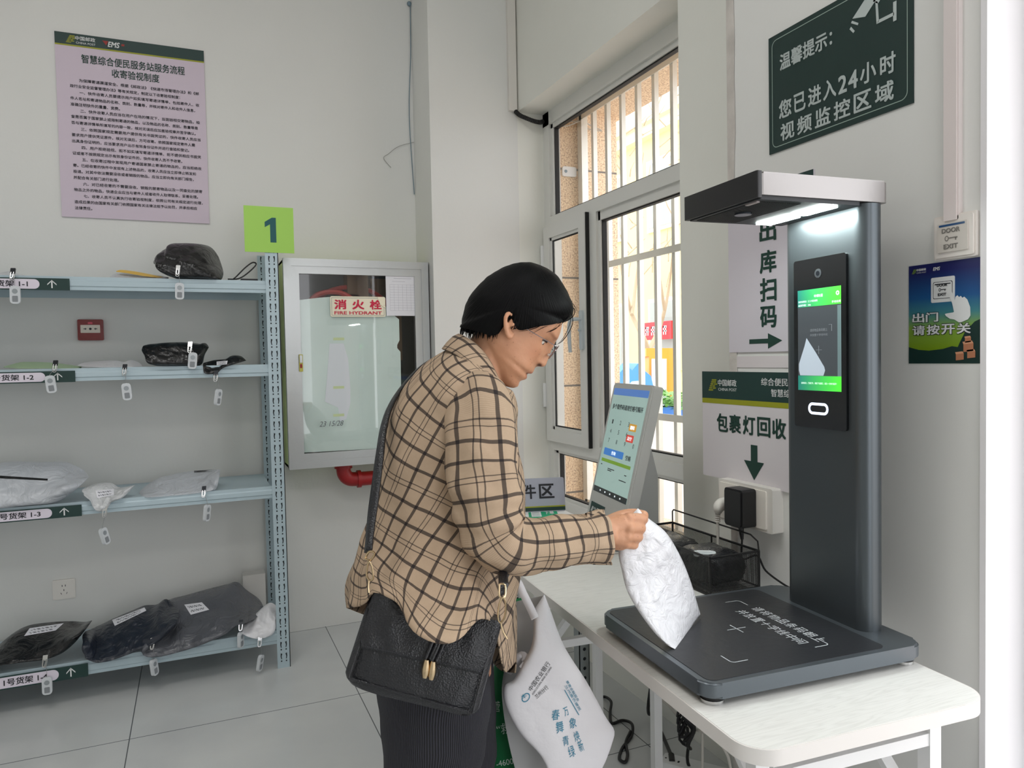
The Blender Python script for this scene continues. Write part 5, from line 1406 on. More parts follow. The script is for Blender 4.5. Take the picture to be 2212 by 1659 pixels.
T_face = [(-127, 5), (-122, 22), (-113, 40), (-100, 56), (-83, 69), (-62, 79), (-47, 83), (-36, 81), (-29, 78.5), (-20, 77), (-5, 76), (8, 76.5), (19, 78), (28, 79.5), (36, 83.5), (46, 85), (49, 81), (52, 74), (55.6, 79.5), (61, 82.5), (67, 79.5), (74, 74.5), (80, 76.5), (87, 77.5), (95, 71), (101, 58), (106, 34)]
T_nose = [(-42, 0), (-34, 4), (-29, 7.5), (-20, 10), (-13, 13.5), (-5, 16.5), (5, 19), (12, 20.5), (17, 19), (21, 14), (25, 5), (29, 1.5), (34, 0)]
T_nsig = [(-42, 8), (-20, 8), (-5, 9), (8, 13), (16, 17), (24, 15), (30, 10)]
T_back = [(-127, -20), (-122, -45), (-113, -62), (-100, -76), (-83, -88), (-50, -96), (-20, -96), (10, -88), (35, -72), (55, -48), (75, -22), (90, -2), (101, 10), (106, 18)]
T_wid = [(-127, 12), (-122, 33), (-113, 48), (-100, 60), (-83, 70), (-60, 76), (-40, 77), (-20, 76), (0, 75), (20, 73), (40, 69), (60, 62), (75, 52), (88, 40), (97, 28), (103, 16), (106, 8)]
bb = B()
NR = 88
levels = [-127 + 233 * i / 96 for i in range(97)]
rings = []
for lb in levels:
    af, ab, w_ = lerp_tab(T_face, lb), lerp_tab(T_back, lb), lerp_tab(T_wid, lb)
    ac = af * .42 + ab * .58
    nh, ns = lerp_tab(T_nose, lb), lerp_tab(T_nsig, lb)
    if lb < -42 or lb > 34: nh = 0
    r_ = []
    for k in range(NR):
        t = -1 + 2 * k / NR
        th = PI * math.copysign(abs(t) ** 1.45, t)
        c_, s_ = math.cos(th), math.sin(th)
        e = 2 / 2.25
        fa = (af - ac) if c_ > 0 else (ac - ab)
        A = ac + fa * math.copysign(abs(c_) ** e, c_); Lt = w_ * math.copysign(abs(s_) ** e, s_)
        if c_ > 0:
            A += nh * math.exp(-(Lt / ns) ** 2)
            # eye sockets, cheek hollow beside the mouth, lip corners
            for sg in (1, -1):
                A -= 7.0 * math.exp(-((Lt - sg * 33) / 15) ** 2 - ((lb + 22) / 11) ** 2)
                A += 3.0 * math.exp(-((Lt - sg * 38) / 18) ** 2 - ((lb - 2) / 16) ** 2)
                A -= 1.6 * math.exp(-((Lt - sg * 27) / 6) ** 2 - ((lb - 50) / 9) ** 2)
                A -= .7 * math.exp(-((Lt - sg * (24 + .25 * (lb - 22))) / 5) ** 2) * math.exp(-((lb - 34) / 14) ** 2)
            A -= 3.2 * math.exp(-((lb - 51) / 3.0) ** 2) * math.exp(-(Lt / 22) ** 2)
            A -= 2.0 * math.exp(-((lb - 73) / 6) ** 2) * math.exp(-(Lt / 26) ** 2)
        r_.append(HL(A, lb, Lt / PXM))
    rings.append(r_)
loft(bb, rings)
# ear
for sg in (-1, 1):
    def E(u, v, l): return S(u, v, HD0) + FWD * (sg * l)
    tube(bb, [E(1112, 700, .074), E(1106, 688, .081), E(1098, 686, .087), E(1093, 696, .090), E(1092.5, 708, .090), E(1095, 721, .086), E(1099, 731, .082), E(1104, 733, .079), E(1108, 724, .075)], [.004, .0045, .0045, .0045, .0045, .005, .0055, .005, .003], 8, smooth=3)
    ball(bb, E(1101, 708, .074), .010, .018, .006, 12, mtx=Matrix((V((1, 0, 0)), V((0, 1, 0)), V((0, 0, 1)))))
    tube(bb, [E(1107, 696, .076), E(1102, 702, .0825), E(1100, 712, .082), E(1104, 722, .077)], [.002, .0028, .0028, .002], 8, smooth=3)
# neck, torso, limbs under the clothes
tube(bb, [S(1076, 745, 1.50), S(1052, 780, 1.50), S(1030, 815, 1.50), S(1010, 850, 1.50)], [.054, .053, .055, .062], 24, smooth=4)
tube(bb, [S(1056, 775, 1.455), S(1062, 815, 1.47), S(1066, 845, 1.49)], [.010, .010, .010], 10, smooth=4)
tube(bb, [S(1015, 850, 1.50), S(1000, 920, 1.5), S(985, 1050, 1.5), S(965, 1200, 1.5), S(950, 1330, 1.5), S(945, 1450, 1.5)], [.07, .105, .105, .10, .105, .11], 24, smooth=3)
tube(bb, [S(1010, 880, 1.44), S(1030, 890, 1.37), S(1045, 1000, 1.335), S(1060, 1120, 1.32), S(1072, 1168, 1.32)], [.05, .052, .046, .042, .040], 16, smooth=3)
tube(bb, [S(1072, 1168, 1.32), S(1140, 1175, 1.335), S(1230, 1163, 1.37), S(1290, 1153, 1.40), S(1318, 1150, 1.412)], [.040, .042, .034, .028, .0265], 16, smooth=3)
tube(bb, [S(1010, 880, 1.56), S(1020, 900, 1.63), S(1030, 1010, 1.665), S(1040, 1130, 1.67), S(1050, 1165, 1.665)], [.05, .05, .044, .04, .038], 16, smooth=3)
tube(bb, [S(1050, 1165, 1.665), S(1062, 1220, 1.65), S(1056, 1258, 1.64)], [.038, .032, .026], 14, smooth=3)
# left hand, a loose fist under the jacket front
ball(bb, S(1050, 1276, 1.635), .028, .034, .034, 14)
for i in range(4): tube(bb, [S(1040 + 7 * i, 1290, 1.615), S(1042 + 7 * i, 1306, 1.628), S(1042 + 7 * i, 1300, 1.65)], [.009, .0085, .008], 8, smooth=2)
for (d0, u0, u1) in ((1.43, 935, 950), (1.575, 950, 965)):
    tube(bb, [S(u0, 1440, d0), S(u1, 1620, d0), S(u1 - 4, 1780, d0), S(u1 - 8, 1960, d0), S(u1 - 14, 2090, d0)], [.085, .078, .052, .048, .036], 18, smooth=3)
    tube(bb, [S(u1 - 22, 2105, d0), S(u1 + 40, 2135, d0), S(u1 + 120, 2142, d0)], [.036, .034, .026], 12, smooth=3, flat=.8)
# right hand gripping the mailer: back of the hand to the viewer, thumb uppermost, fingers curling away
def Hd(u, v, d): return S(u, v, d)
tube(bb, [Hd(1308, 1146, 1.412), Hd(1330, 1138, 1.416), Hd(1352, 1128, 1.418)], [.026, .023, .019], 12, smooth=3)
tube(bb, [Hd(1312, 1158, 1.412), Hd(1336, 1160, 1.414), Hd(1352, 1163, 1.416)], [.022, .021, .019], 12, smooth=3)
tube(bb, [Hd(1312, 1162, 1.415), Hd(1334, 1168, 1.42), Hd(1350, 1172, 1.42)], [.020, .019, .016], 12, smooth=3)
FING = [  # knuckle, middle joint, end joint, tip
    ([(1356, 1120, 1.418), (1386, 1121, 1.430), (1386, 1123, 1.455), (1366, 1124, 1.468)], .0110),
    ([(1358, 1140, 1.410), (1382, 1141, 1.424), (1380, 1142, 1.452), (1358, 1143, 1.464)], .0112),
    ([(1354, 1159, 1.409), (1377, 1160, 1.423), (1374, 1161, 1.450), (1352, 1161, 1.462)], .0105),
    ([(1350, 1175, 1.414), (1369, 1177, 1.426), (1366, 1177, 1.448), (1348, 1176, 1.458)], .0092)]
for P, r in FING:
    tube(bb, [Hd(*p) for p in P], [r * 1.05, r, r * .93, r * .82], 10, smooth=4)
    ball(bb, Hd(P[0][0] + 2, P[0][1], P[0][2] - .003), r * 1.08, seg=10); ball(bb, Hd(*P[1]), r * 1.02, seg=10); ball(bb, Hd(*P[3]), r * .82, seg=8)
tube(bb, [Hd(1318, 1132, 1.43), Hd(1344, 1117, 1.448), Hd(1370, 1111, 1.452), Hd(1391, 1113, 1.446)], [.018, .0145, .0118, .0098], 10, smooth=4)
ball(bb, Hd(1391, 1113, 1.446), .0098, seg=8)
bmesh.ops.recalc_face_normals(bb, faces=bb.faces[:])
tmp_me = bpy.data.meshes.new('tmp_body'); bb.to_mesh(tmp_me); bb.free()
tmp = bpy.data.objects.new('tmp_body', tmp_me); C.objects.link(tmp)
rm = tmp.modifiers.new('r', 'REMESH'); rm.mode = 'VOXEL'; rm.voxel_size = .0027; rm.adaptivity = 0
sm_ = tmp.modifiers.new('s', 'SMOOTH'); sm_.factor = .5; sm_.iterations = 3
dg = bpy.context.evaluated_depsgraph_get()
bme = bpy.data.meshes.new_from_object(tmp.evaluated_get(dg))
bpy.data.objects.remove(tmp); bpy.data.meshes.remove(tmp_me)
bm = B(); bm.from_mesh(bme); bpy.data.meshes.remove(bme)

skin = mat('warm_skin', (206, 156, 124), .5, sss=.12, bump=(160, .06))
g = NT(skin); at = g.n('ShaderNodeVertexColor'); at.layer_name = 'tint'
geo = g.n('ShaderNodeTexCoord'); vo = g.n('ShaderNodeTexVoronoi'); vo.inputs['Scale'].default_value = 125; g.l(geo.outputs['Object'], vo.inputs['Vector'])
fk = g.math('MULTIPLY', g.math('LESS_THAN', vo.outputs['Distance'], .15), .42)
nn = g.n('ShaderNodeTexNoise'); nn.inputs['Scale'].default_value = 24; g.l(geo.outputs['Object'], nn.inputs['Vector'])
fk = g.math('MULTIPLY', fk, g.math('GREATER_THAN', nn.outputs['Fac'], .50))
base = g.mix(nn.outputs['Fac'], srgb(208, 157, 124), srgb(190, 136, 104))
base = g.mix(fk, base, srgb(120, 74, 52))
mm = g.n('ShaderNodeMix', data_type='RGBA', blend_type='MULTIPLY'); mm.inputs[0].default_value = 1; g.l(base, mm.inputs[6]); g.l(at.outputs['Color'], mm.inputs[7]); g.l(mm.outputs[2], g.b.inputs['Base Color'])
lay = bm.verts.layers.float_color.new('tint')
inv = lambda p: None
HO = S(HCX, HCY, HD0)
R1, D1 = RIGHT, DOWN
for v in bm.verts:
    q = v.co - HO
    du, dv, dl = q.dot(RIGHT) * PXM, q.dot(DOWN) * PXM, q.dot(FWD) * PXM
    a = .79 * du + .61 * dv; b_ = -.61 * du + .79 * dv
    c_ = [1, 1, 1]
    def mixc(col, k):
        for i in range(3): c_[i] = c_[i] * (1 - k) + col[i] * k
    if abs(du) < 200 and abs(dv) < 160 and a > 30:
        # lips, nostrils, brows
        if abs(dl) < 26:
            k = math.exp(-((b_ - 46) / 4.5) ** 2) + math.exp(-((b_ - 58) / 5.5) ** 2)
            mixc((.74, .42, .42), min(1, k) * max(0, 1 - (abs(dl) / 26) ** 3) * (a > 62))
            mixc((.16, .07, .06), math.exp(-((b_ - 51.5) / 1.9) ** 2) * (abs(dl) < 23))
        for sg in (1, -1):
            r2 = ((a - 85) / 6.5) ** 2 + ((b_ - 21) / 4.5) ** 2 + ((dl - sg * 11) / 7) ** 2
            mixc((.10, .05, .04), min(1, 1.5 * math.exp(-r2)))
            mixc((.36, .26, .22), .75 * math.exp(-((b_ + 43 + .10 * abs(dl - sg * 32)) / 4) ** 2) * max(0, 1 - (abs(dl - sg * 34) / 24) ** 4))
        mixc((1.0, .84, .80), .5 * math.exp(-((abs(dl) - 42) / 20) ** 2 - ((b_ - 8) / 22) ** 2))
    v[lay] = (*c_, 1)
person = obj('person', bm, skin, None, smooth=0, label='woman in a tan checked jacket and black trousers holding a white mailer over the scanner', cat='person', fix=False)
for p in person.data.polygons: p.use_smooth = True

# eyes
for sg in (-1, 1):
    b = B(); ec = HL(53, -22, sg * .032); ball(b, ec, .0115, seg=20)
    ey_ = obj('eye', b, mat('eye_white', (226, 218, 208), .2), person)
    b = B(); dirn = (HL(66, -16, sg * .030) - ec).normalized(); ball(b, ec + dirn * .0070, .0058, seg=14); obj('iris', b, mat('dark_brown_iris', (34, 20, 16), .1), ey_)
    b = B(); P = [HL(66.5 - 4 * t - 4 * t * t, -27 + 4 * t * t, sg * (.032 + .013 * t)) for t in (-1, -.6, -.2, .2, .6, 1)]; tube(b, P, [.0010, .0020, .0024, .0024, .0022, .0012], 6, smooth=3); obj('eyelashes', b, mat('dark_lash', (24, 16, 14), .6), ey_)

# ---------------------------------------------------------------- hair
hair_m = mat('black_hair', (2, 2, 3), .5, spec=.12)
g = NT(hair_m); uv = g.n('ShaderNodeUVMap'); mp = g.n('ShaderNodeMapping'); mp.inputs['Scale'].default_value = (1, .05, 1); g.l(uv.outputs[0], mp.inputs[0])
n1 = g.n('ShaderNodeTexNoise'); n1.inputs['Scale'].default_value = 130; n1.inputs['Detail'].default_value = 4; g.l(mp.outputs[0], n1.inputs['Vector'])
bn = g.n('ShaderNodeBump'); bn.inputs['Strength'].default_value = .55; bn.inputs['Distance'].default_value = .004; g.l(n1.outputs['Fac'], bn.inputs['Height']); g.l(bn.outputs['Normal'], g.b.inputs['Normal'])
HOUT = [(997, 713), (998, 692), (1003, 668), (1012, 645), (1030, 622), (1052, 600), (1080, 583), (1110, 571), (1140, 568), (1172, 576), (1200, 594), (1220, 620), (1232, 645), (1239, 668), (1235, 684), (1222, 694), (1205, 702), (1185, 708), (1160, 712), (1136, 718), (1119, 719), (1110, 706), (1098, 696), (1088, 706), (1082, 724), (1068, 730), (1052, 728), (1036, 722), (1018, 717)]
_h = catmull(HOUT + HOUT[:1], 4)[:-1]
HOUT = [(float(a), float(b)) for a, b in _h]
HC = (1116, 668)
def hull_r(phi):
    dx, dy = math.cos(phi), math.sin(phi); best = 30
    n = len(HOUT)
    for i in range(n):
        (x0, y0), (x1, y1) = HOUT[i], HOUT[(i + 1) % n]
        x0 -= HC[0]; x1 -= HC[0]; y0 -= HC[1]; y1 -= HC[1]
        den = dx * (y1 - y0) - dy * (x1 - x0)
        if abs(den) < 1e-9: continue
        r = (x0 * (y1 - y0) - y0 * (x1 - x0)) / den; t = (x0 * dy - y0 * dx) / den if abs(den) > 0 else 9
        if r > 0 and -1e-6 <= t <= 1 + 1e-6: best = max(best, r) if best != 30 else r
    return best
def out_r(phi):
    """where the head's own outline is, so hair only thins to nothing along the top and back"""
    d = math.degrees(phi) % 360
    r = hull_r(phi)
    # downward directions: the hair hangs over the side of the head
    k = 0
    if 15 < d < 165: k = min(1, (d - 15) / 25, (165 - d) / 25)
    return r * (1 + .85 * k)
hb_ = B(); lay = hb_.loops.layers.uv.verify()
NP, NQ = 144, 26
for sg in (-1, 1):
    G_ = []
    for i in range(NP + 1):
        phi = 2 * PI * i / NP; rb, ro = hull_r(phi), out_r(phi); row = []
        for j in range(NQ + 1):
            rr_ = rb * (j / NQ) ** .8 + 1e-4; rho = min(1, rr_ / ro)
            lt = .088 * max(0, 1 - rho ** 2.5) ** (1 / 2.3)
            wob = 1 + .012 * nz((math.cos(phi) * 3, math.sin(phi) * 3, sg), 2.5, 4)
            row.append(hb_.verts.new(S(HC[0] + rr_ * wob * math.cos(phi), HC[1] + rr_ * wob * math.sin(phi), HD0) + FWD * (sg * lt)))
        G_.append(row)
    for i in range(NP):
        for j in range(NQ):
            f = hb_.faces.new((G_[i][j], G_[i + 1][j], G_[i + 1][j + 1], G_[i][j + 1]))
            for lp, v_ in zip(f.loops, f.verts):
                q = v_.co - S(1150, 585, HD0); x, y = q.dot(RIGHT), q.dot(DOWN)
                lp[lay].uv = (math.atan2(y + .02, x - .0) * .45 + sg, math.hypot(x, y) * 3)
bmesh.ops.remove_doubles(hb_, verts=hb_.verts[:], dist=.0004)
# strands: fringe, nape and temple ends
rng = random.Random(11)
def strand(pts, r=.0006, lat=None):
    P = []
    for i, q in enumerate(pts):
        l = q[2] if len(q) > 2 else -.05
        P.append(S(q[0], q[1], HD0) + FWD * l)
    n_ = len(P); tube(hb_, P, [r] * (n_ - 1) + [r * .3], 5, smooth=4)
strand([(1215, 690, -.03), (1200, 712, -.045), (1180, 722, -.05), (1160, 728, -.055), (1147, 729, -.056)])
strand([(1222, 690, -.03), (1205, 708, -.045), (1178, 722, -.052), (1152, 727, -.056)], .0005)
strand([(1234, 680, -.02), (1236, 700, -.01), (1226, 722, -.005), (1213, 738, -.01), (1202, 745, -.015)], .0008)
strand([(1236, 678, .0), (1229, 706, .005), (1217, 730, .0), (1204, 744, -.005)], .0006)
strand([(1228, 660, 0), (1241, 668, 0), (1237, 684, -.01), (1220, 696, -.02), (1190, 702, -.035)], .0009)
strand([(1190, 704, -.05), (1168, 714, -.062), (1146, 727, -.066)], .0005)
strand([(1170, 706, -.06), (1150, 716, -.068), (1120, 722, -.072)], .0007)
for i in range(60):
    u = rng.uniform(998, 1078); l = rng.uniform(6, 20)
    e_ = rng.uniform(-.08, .06) if u > 1015 else rng.uniform(-.03, .03)
    lt = -.087 * max(0, 1 - ((1078 - u) / 84) ** 2) ** .5 * rng.uniform(.4, 1) + .004
    v0 = 708 + 8 * (u - 998) / 80
    strand([(u, v0, lt), (u - 1 + rng.uniform(-2, 2), v0 + l * .6, lt), (u - 2 + rng.uniform(-4, 3), v0 + 8 + l, lt)], rng.uniform(.0007, .0016))
for i in range(16):
    u = rng.uniform(1058, 1076); l = rng.uniform(8, 22); strand([(u + 6, 704, -.082), (u + 2, 722, -.078), (u - 1, 726 + l * .5, -.072)], rng.uniform(.0006, .0012))
for i in range(40):
    t = rng.random(); u = 1118 + 95 * t; v0 = 712 - 14 * t; l = rng.uniform(5, 15)
    lt = -.080 + .045 * t
    strand([(u + 14, v0 - 12, lt), (u + 4, v0 - 2, lt), (u - l, v0 + l * .45, lt - .003)], rng.uniform(.0006, .0014))
for i in range(26):
    t = rng.random(); u = 1196 + 40 * t; v0 = 590 + 66 * t
    strand([(u, v0 + 4, rng.uniform(-.03, .02)), (u + 6, v0 + 6, 0), (u + 9 + rng.uniform(0, 4), v0 + 18 + rng.uniform(0, 10), -.005)], .00035)
for i in range(18):
    u = rng.uniform(1108, 1122); strand([(u + 4, 690, -.086), (u, 704, -.084), (u - 6, 712 + rng.uniform(0, 8), -.086)], .0007)
obj('hair', hb_, hair_m, person, smooth=70, solid=0)

# ---------------------------------------------------------------- checked jacket
def plaid():
    m = mat('tan_check_cloth', (214, 182, 140), .85, spec=.2)
    g = NT(m); uv = g.n('ShaderNodeUVMap'); sp = g.n('ShaderNodeSeparateXYZ')
    nz_ = g.n('ShaderNodeTexNoise'); nz_.inputs['Scale'].default_value = 9; tc = g.n('ShaderNodeTexCoord'); g.l(tc.outputs['Object'], nz_.inputs['Vector'])
    vm = g.n('ShaderNodeVectorMath', operation='SCALE'); g.l(nz_.outputs['Color'], vm.inputs[0]); vm.inputs['Scale'].default_value = .012
    va = g.n('ShaderNodeVectorMath', operation='ADD'); g.l(uv.outputs[0], va.inputs[0]); g.l(vm.outputs[0], va.inputs[1]); g.l(va.outputs[0], sp.inputs[0])
    P_ = .094
    fine = g.n('ShaderNodeTexNoise'); fine.inputs['Scale'].default_value = 260; g.l(uv.outputs[0], fine.inputs['Vector'])
    def lines(c):
        fr_ = g.math('FRACT', g.math('DIVIDE', g.math('ADD', c, 9.4), P_))
        th = g.math('MAXIMUM', g.math('COMPARE', fr_, .14, .031), g.math('COMPARE', fr_, .50, .031))
        tn = g.math('MAXIMUM', g.math('COMPARE', fr_, .765, .0095), g.math('COMPARE', fr_, .855, .0095))
        return g.math('MAXIMUM', th, g.math('MULTIPLY', tn, .92))
    lx, ly = lines(sp.outputs[0]), lines(sp.outputs[1])
    k = .80
    f = g.math('SUBTRACT', 1, g.math('MULTIPLY', g.math('SUBTRACT', 1, g.math('MULTIPLY', lx, k)), g.math('SUBTRACT', 1, g.math('MULTIPLY', ly, k))))
    rib = g.math('MULTIPLY_ADD', g.math('SINE', g.math('MULTIPLY', sp.outputs[1], 3400)), .5, .5)
    base = g.mix(rib, srgb(176, 153, 129), srgb(188, 166, 142))
    base = g.mix(g.math('MULTIPLY', fine.outputs['Fac'], .25), base, srgb(156, 128, 104))
    g.l(g.mix(f, base, srgb(28, 26, 32)), g.b.inputs['Base Color'])
    # weave and soft crumple relief
    cr = g.n('ShaderNodeTexNoise'); cr.inputs['Scale'].default_value = 14; cr.inputs['Detail'].default_value = 2; g.l(tc.outputs['Object'], cr.inputs['Vector'])
    bn = g.n('ShaderNodeBump'); bn.inputs['Strength'].default_value = .75; bn.inputs['Distance'].default_value = .02; g.l(cr.outputs['Fac'], bn.inputs['Height'])
    b2 = g.n('ShaderNodeBump'); b2.inputs['Strength'].default_value = .15; b2.inputs['Distance'].default_value = .001; g.l(fine.outputs['Fac'], b2.inputs['Height']); g.l(bn.outputs['Normal'], b2.inputs['Normal']); g.l(b2.outputs['Normal'], g.b.inputs['Normal'])
    return m


cloth = plaid()
# torso: rows of (back u,v), (front u,v), near half-width, far half-width
ROWS = [((1000, 742), (1086, 838), .070, .070), ((975, 752), (1098, 842), .095, .095), ((935, 775), (1110, 852), .130, .130), ((898, 806), (1118, 872), .160, .160), ((866, 850), (1124, 908), .178, .178), ((843, 910), (1128, 960), .182, .185),
        ((828, 975), (1131, 1020), .176, .185), ((815, 1040), (1130, 1080), .170, .18), ((797, 1105), (1124, 1140), .168, .18), ((775, 1165), (1116, 1200), .178, .185), ((758, 1215), (1113, 1262), .215, .19), ((750, 1262), (1112, 1330), .270, .20), ((750, 1313), (1106, 1455), .325, .21)]
rows = catmull([(*r[0], *r[1], r[2], r[3]) for r in ROWS], 5)
NT_ = 96
HT0 = 9 / 12
HEM = [(748, 1312), (786, 1308), (797, 1278), (812, 1297), (845, 1325), (890, 1355), (940, 1376), (965, 1379), (990, 1371), (1015, 1352), (1040, 1338), (1062, 1340), (1078, 1365), (1088, 1430), (1097, 1455), (1104, 1440), (1112, 1390)]
HEM0 = [(748, 1168), (1118, 1204)]
rings, uvs = [], []
vacc = 0; prev = None
for ri, (ub, vb, uf, vf, bn_, bf_) in enumerate(rows):
    t_row = ri / (len(rows) - 1)
    ring, us = [], []
    for k in range(NT_):
        th = 2 * PI * k / NT_ + PI * 1.5 * 0
        c_, s_ = math.cos(th), math.sin(th)      # c: front(+1)/back(-1), s: near(+)/far(-)
        e = 2 / 2.35
        x = math.copysign(abs(c_) ** e, c_); y = math.copysign(abs(s_) ** e, s_)
        u = (ub + uf) / 2 + (uf - ub) / 2 * x; v = (vb + vf) / 2 + (vf - vb) / 2 * x
        bw = bn_ if y > 0 else bf_
        d = 1.5 - bw * y
        # the near hem lies over the bag in a curve; the front point hangs lowest
        if t_row > HT0 and y > -.15:
            kk = (t_row - HT0) / (1 - HT0)
            vb0 = lerp_tab(HEM0, u)
            v = vb0 + (lerp_tab(HEM, u) - vb0) * kk
        # folds: diagonal drags from shoulder blade to waist and soft vertical flares at the hem
        fold = .0075 * math.sin(th * 3 + t_row * 9 + 1.3) * min(1, t_row * 2.2) + .006 * math.sin(th * 7 - t_row * 16) * max(0, t_row - .25) + .012 * nz((x * 1.3 + t_row * 2.4, y * 1.2, t_row * 4.2), 1.5, 3) * min(1, t_row * 3)
        if t_row > .72: fold += .014 * math.sin(th * 5 + .6) * (t_row - .72) / .28
        p_ = S(u, v, d)
        nrm = (RIGHT * x + FWD * (-y)).normalized()
        ring.append(p_ + nrm * fold)
    rings.append(ring)
# uv in metres, measured down the near side and around each row
for ri, ring in enumerate(rings):
    if ri: vacc += sum((ring[k] - rings[ri - 1][k]).length for k in (20, 28, 36)) / 3
    per = [0]
    for k in range(NT_): per.append(per[-1] + (ring[(k + 1) % NT_] - ring[k]).length)
    mid = per[26]
    ca_, sa_ = math.cos(math.radians(20)), math.sin(math.radians(20))      # the cloth's grain leans with the stooping back
    uvs.append([(ca_ * (q - mid) - sa_ * vacc, -sa_ * (q - mid) - ca_ * vacc) for q in per])
jb = B()
def roll(ringlist, uvl, off):
    return ringlist, uvl
loft(jb, rings, cap0=False, cap1=False, uvs=uvs)
# sleeves: path (u, v, depth, radius)
def sleeve(P, seed, fold=1.0, n=40):
    q = catmull(P, 6); pts = [S(a, b, c) for a, b, c, r in q]; rs = [r for *_, r in q]
    prev = None; R_, U_ = [], []; va = 0
    for i, p_ in enumerate(pts):
        t = (pts[min(i + 1, len(pts) - 1)] - pts[max(0, i - 1)]).normalized()
        u_ = (FWD * -1) if prev is None else prev
        u_ = (u_ - t * u_.dot(t)).normalized(); prev = u_; w_ = t.cross(u_)
        if i: va += (p_ - pts[i - 1]).length
        tt = i / (len(pts) - 1)
        ring, us = [], []
        for k in range(n + 1):
            a = 2 * PI * k / n
            bend = math.exp(-((tt - .50) / .10) ** 2)
            fo = .004 * nz((math.cos(a) * 1.2, math.sin(a) * 1.2, tt * 7), 1.6, seed) * 1.6 + .0042 * bend * math.sin(tt * 70 + 2.5 * math.sin(a)) + .0022 * math.sin(tt * 34 + 3 * a) * min(1, tt * 3)
            rr2 = rs[i] + fo * fold
            if k < n: ring.append(p_ + u_ * (rr2 * math.cos(a)) + w_ * (rr2 * math.sin(a)))
            us.append((rs[0] * .85 * a, -va))
        R_.append(ring); U_.append(us)
    return R_, U_
SR, SU = sleeve([(1022, 858, 1.43, .052), (1030, 874, 1.385, .060), (1037, 905, 1.345, .060), (1040, 950, 1.33, .061), (1041, 1005, 1.32, .063), (1048, 1060, 1.31, .061), (1056, 1110, 1.305, .058), (1068, 1150, 1.305, .056), (1092, 1174, 1.31, .0535), (1130, 1178, 1.325, .050), (1180, 1174, 1.345, .047), (1230, 1168, 1.37, .0455), (1270, 1163, 1.388, .046), (1296, 1160, 1.40, .0475)], 2)
loft(jb, SR, cap0=False, cap1=False, uvs=SU)
SL, SLU = sleeve([(1015, 870, 1.57, .05), (1022, 900, 1.63, .06), (1030, 1000, 1.665, .058), (1038, 1110, 1.672, .054), (1048, 1165, 1.665, .052), (1058, 1215, 1.655, .046), (1065, 1255, 1.645, .042)], 5)
loft(jb, SL, cap0=False, cap1=False, uvs=SLU)
jacket = obj('jacket', jb, cloth, person, smooth=80, fix=False, solid=.003)
# turned cuff at the right wrist
c_end = [S(1288, 1161, 1.396), S(1300, 1160, 1.402), S(1311, 1159, 1.406)]
CR, CU = [], []
for (u, v, d, r, tilt) in ((1268, 1163, 1.388, .0462, 0), (1276, 1162, 1.391, .0485, 0), (1290, 1161, 1.398, .0500, .0), (1303, 1160, 1.404, .0512, .1), (1310, 1160, 1.407, .0516, .15), (1310, 1160, 1.407, .0490, .15), (1300, 1160, 1.403, .0475, .1)):
    p_ = S(u, v, d); ring, us = [], []
    for k in range(41):
        a = 2 * PI * k / 40
        off = RIGHT * ((-.006 * math.cos(a) + .010 * max(0, math.sin(a)) ** 2) * (1 if tilt else .3))
        if k < 40: ring.append(p_ - DOWN * (r * math.cos(a)) * 1.02 + FWD * (r * .88 * math.sin(a)) + off + RIGHT * .004 * nz((math.cos(a), math.sin(a), 1), 2, 4))
        us.append((r * a, -(u - 1282) / 1130 * 1.3))
    CR.append(ring); CU.append(us)
b = B(); loft(b, CR, cap0=False, cap1=False, uvs=CU); obj('cuff', b, cloth, jacket, smooth=60, fix=False)
# collar: stand line to fall line
def ring3(back_, near_, front_, nd, fd, n=48):
    out = []
    for k in range(n):
        a = -.92 * PI + 1.84 * PI * k / (n - 1) + PI      # open at the front
        c_, s_ = math.cos(a), math.sin(a)
        x = c_
        # quadratic through back (-1), near (0), front (+1)
        def q(i): return near_[i] + (front_[i] - back_[i]) / 2 * x + ((front_[i] + back_[i]) / 2 - near_[i]) * x * x
        out.append(S(q(0), q(1), 1.5 - (nd if s_ > 0 else fd) * s_))
    return out
rows_c = [ring3((1000, 730), (1046, 762), (1086, 842), .062, .062), ring3((990, 722), (1040, 759), (1086, 838), .068, .068), ring3((978, 728), (1032, 766), (1084, 838), .078, .078), ring3((966, 740), (1024, 777), (1082, 842), .088, .088), ring3((955, 754), (1016, 789), (1080, 850), .098, .098)]
cu = []; va = 0
for i, r_ in enumerate(rows_c):
    if i: va += (rows_c[i][24] - rows_c[i - 1][24]).length
    acc = [0]
    for k in range(1, len(r_)): acc.append(acc[-1] + (r_[k] - r_[k - 1]).length)
    cu.append([(q - acc[-1] / 2, -va + .03) for q in acc])
b = B(); loft(b, rows_c, closed=False, uvs=cu); obj('collar', b, cloth, jacket, smooth=80, fix=False, solid=.003)
b = B(); rr1 = [ring3((1008, 740), (1050, 778), (1078, 822), .056, .056), ring3((1004, 752), (1050, 795), (1080, 842), .060, .060), ring3((998, 770), (1045, 815), (1090, 862), .066, .066)]
loft(b, rr1, closed=False); obj('black_top', b, mat('black_knit', (18, 18, 20), .8), person, smooth=80, solid=.002)

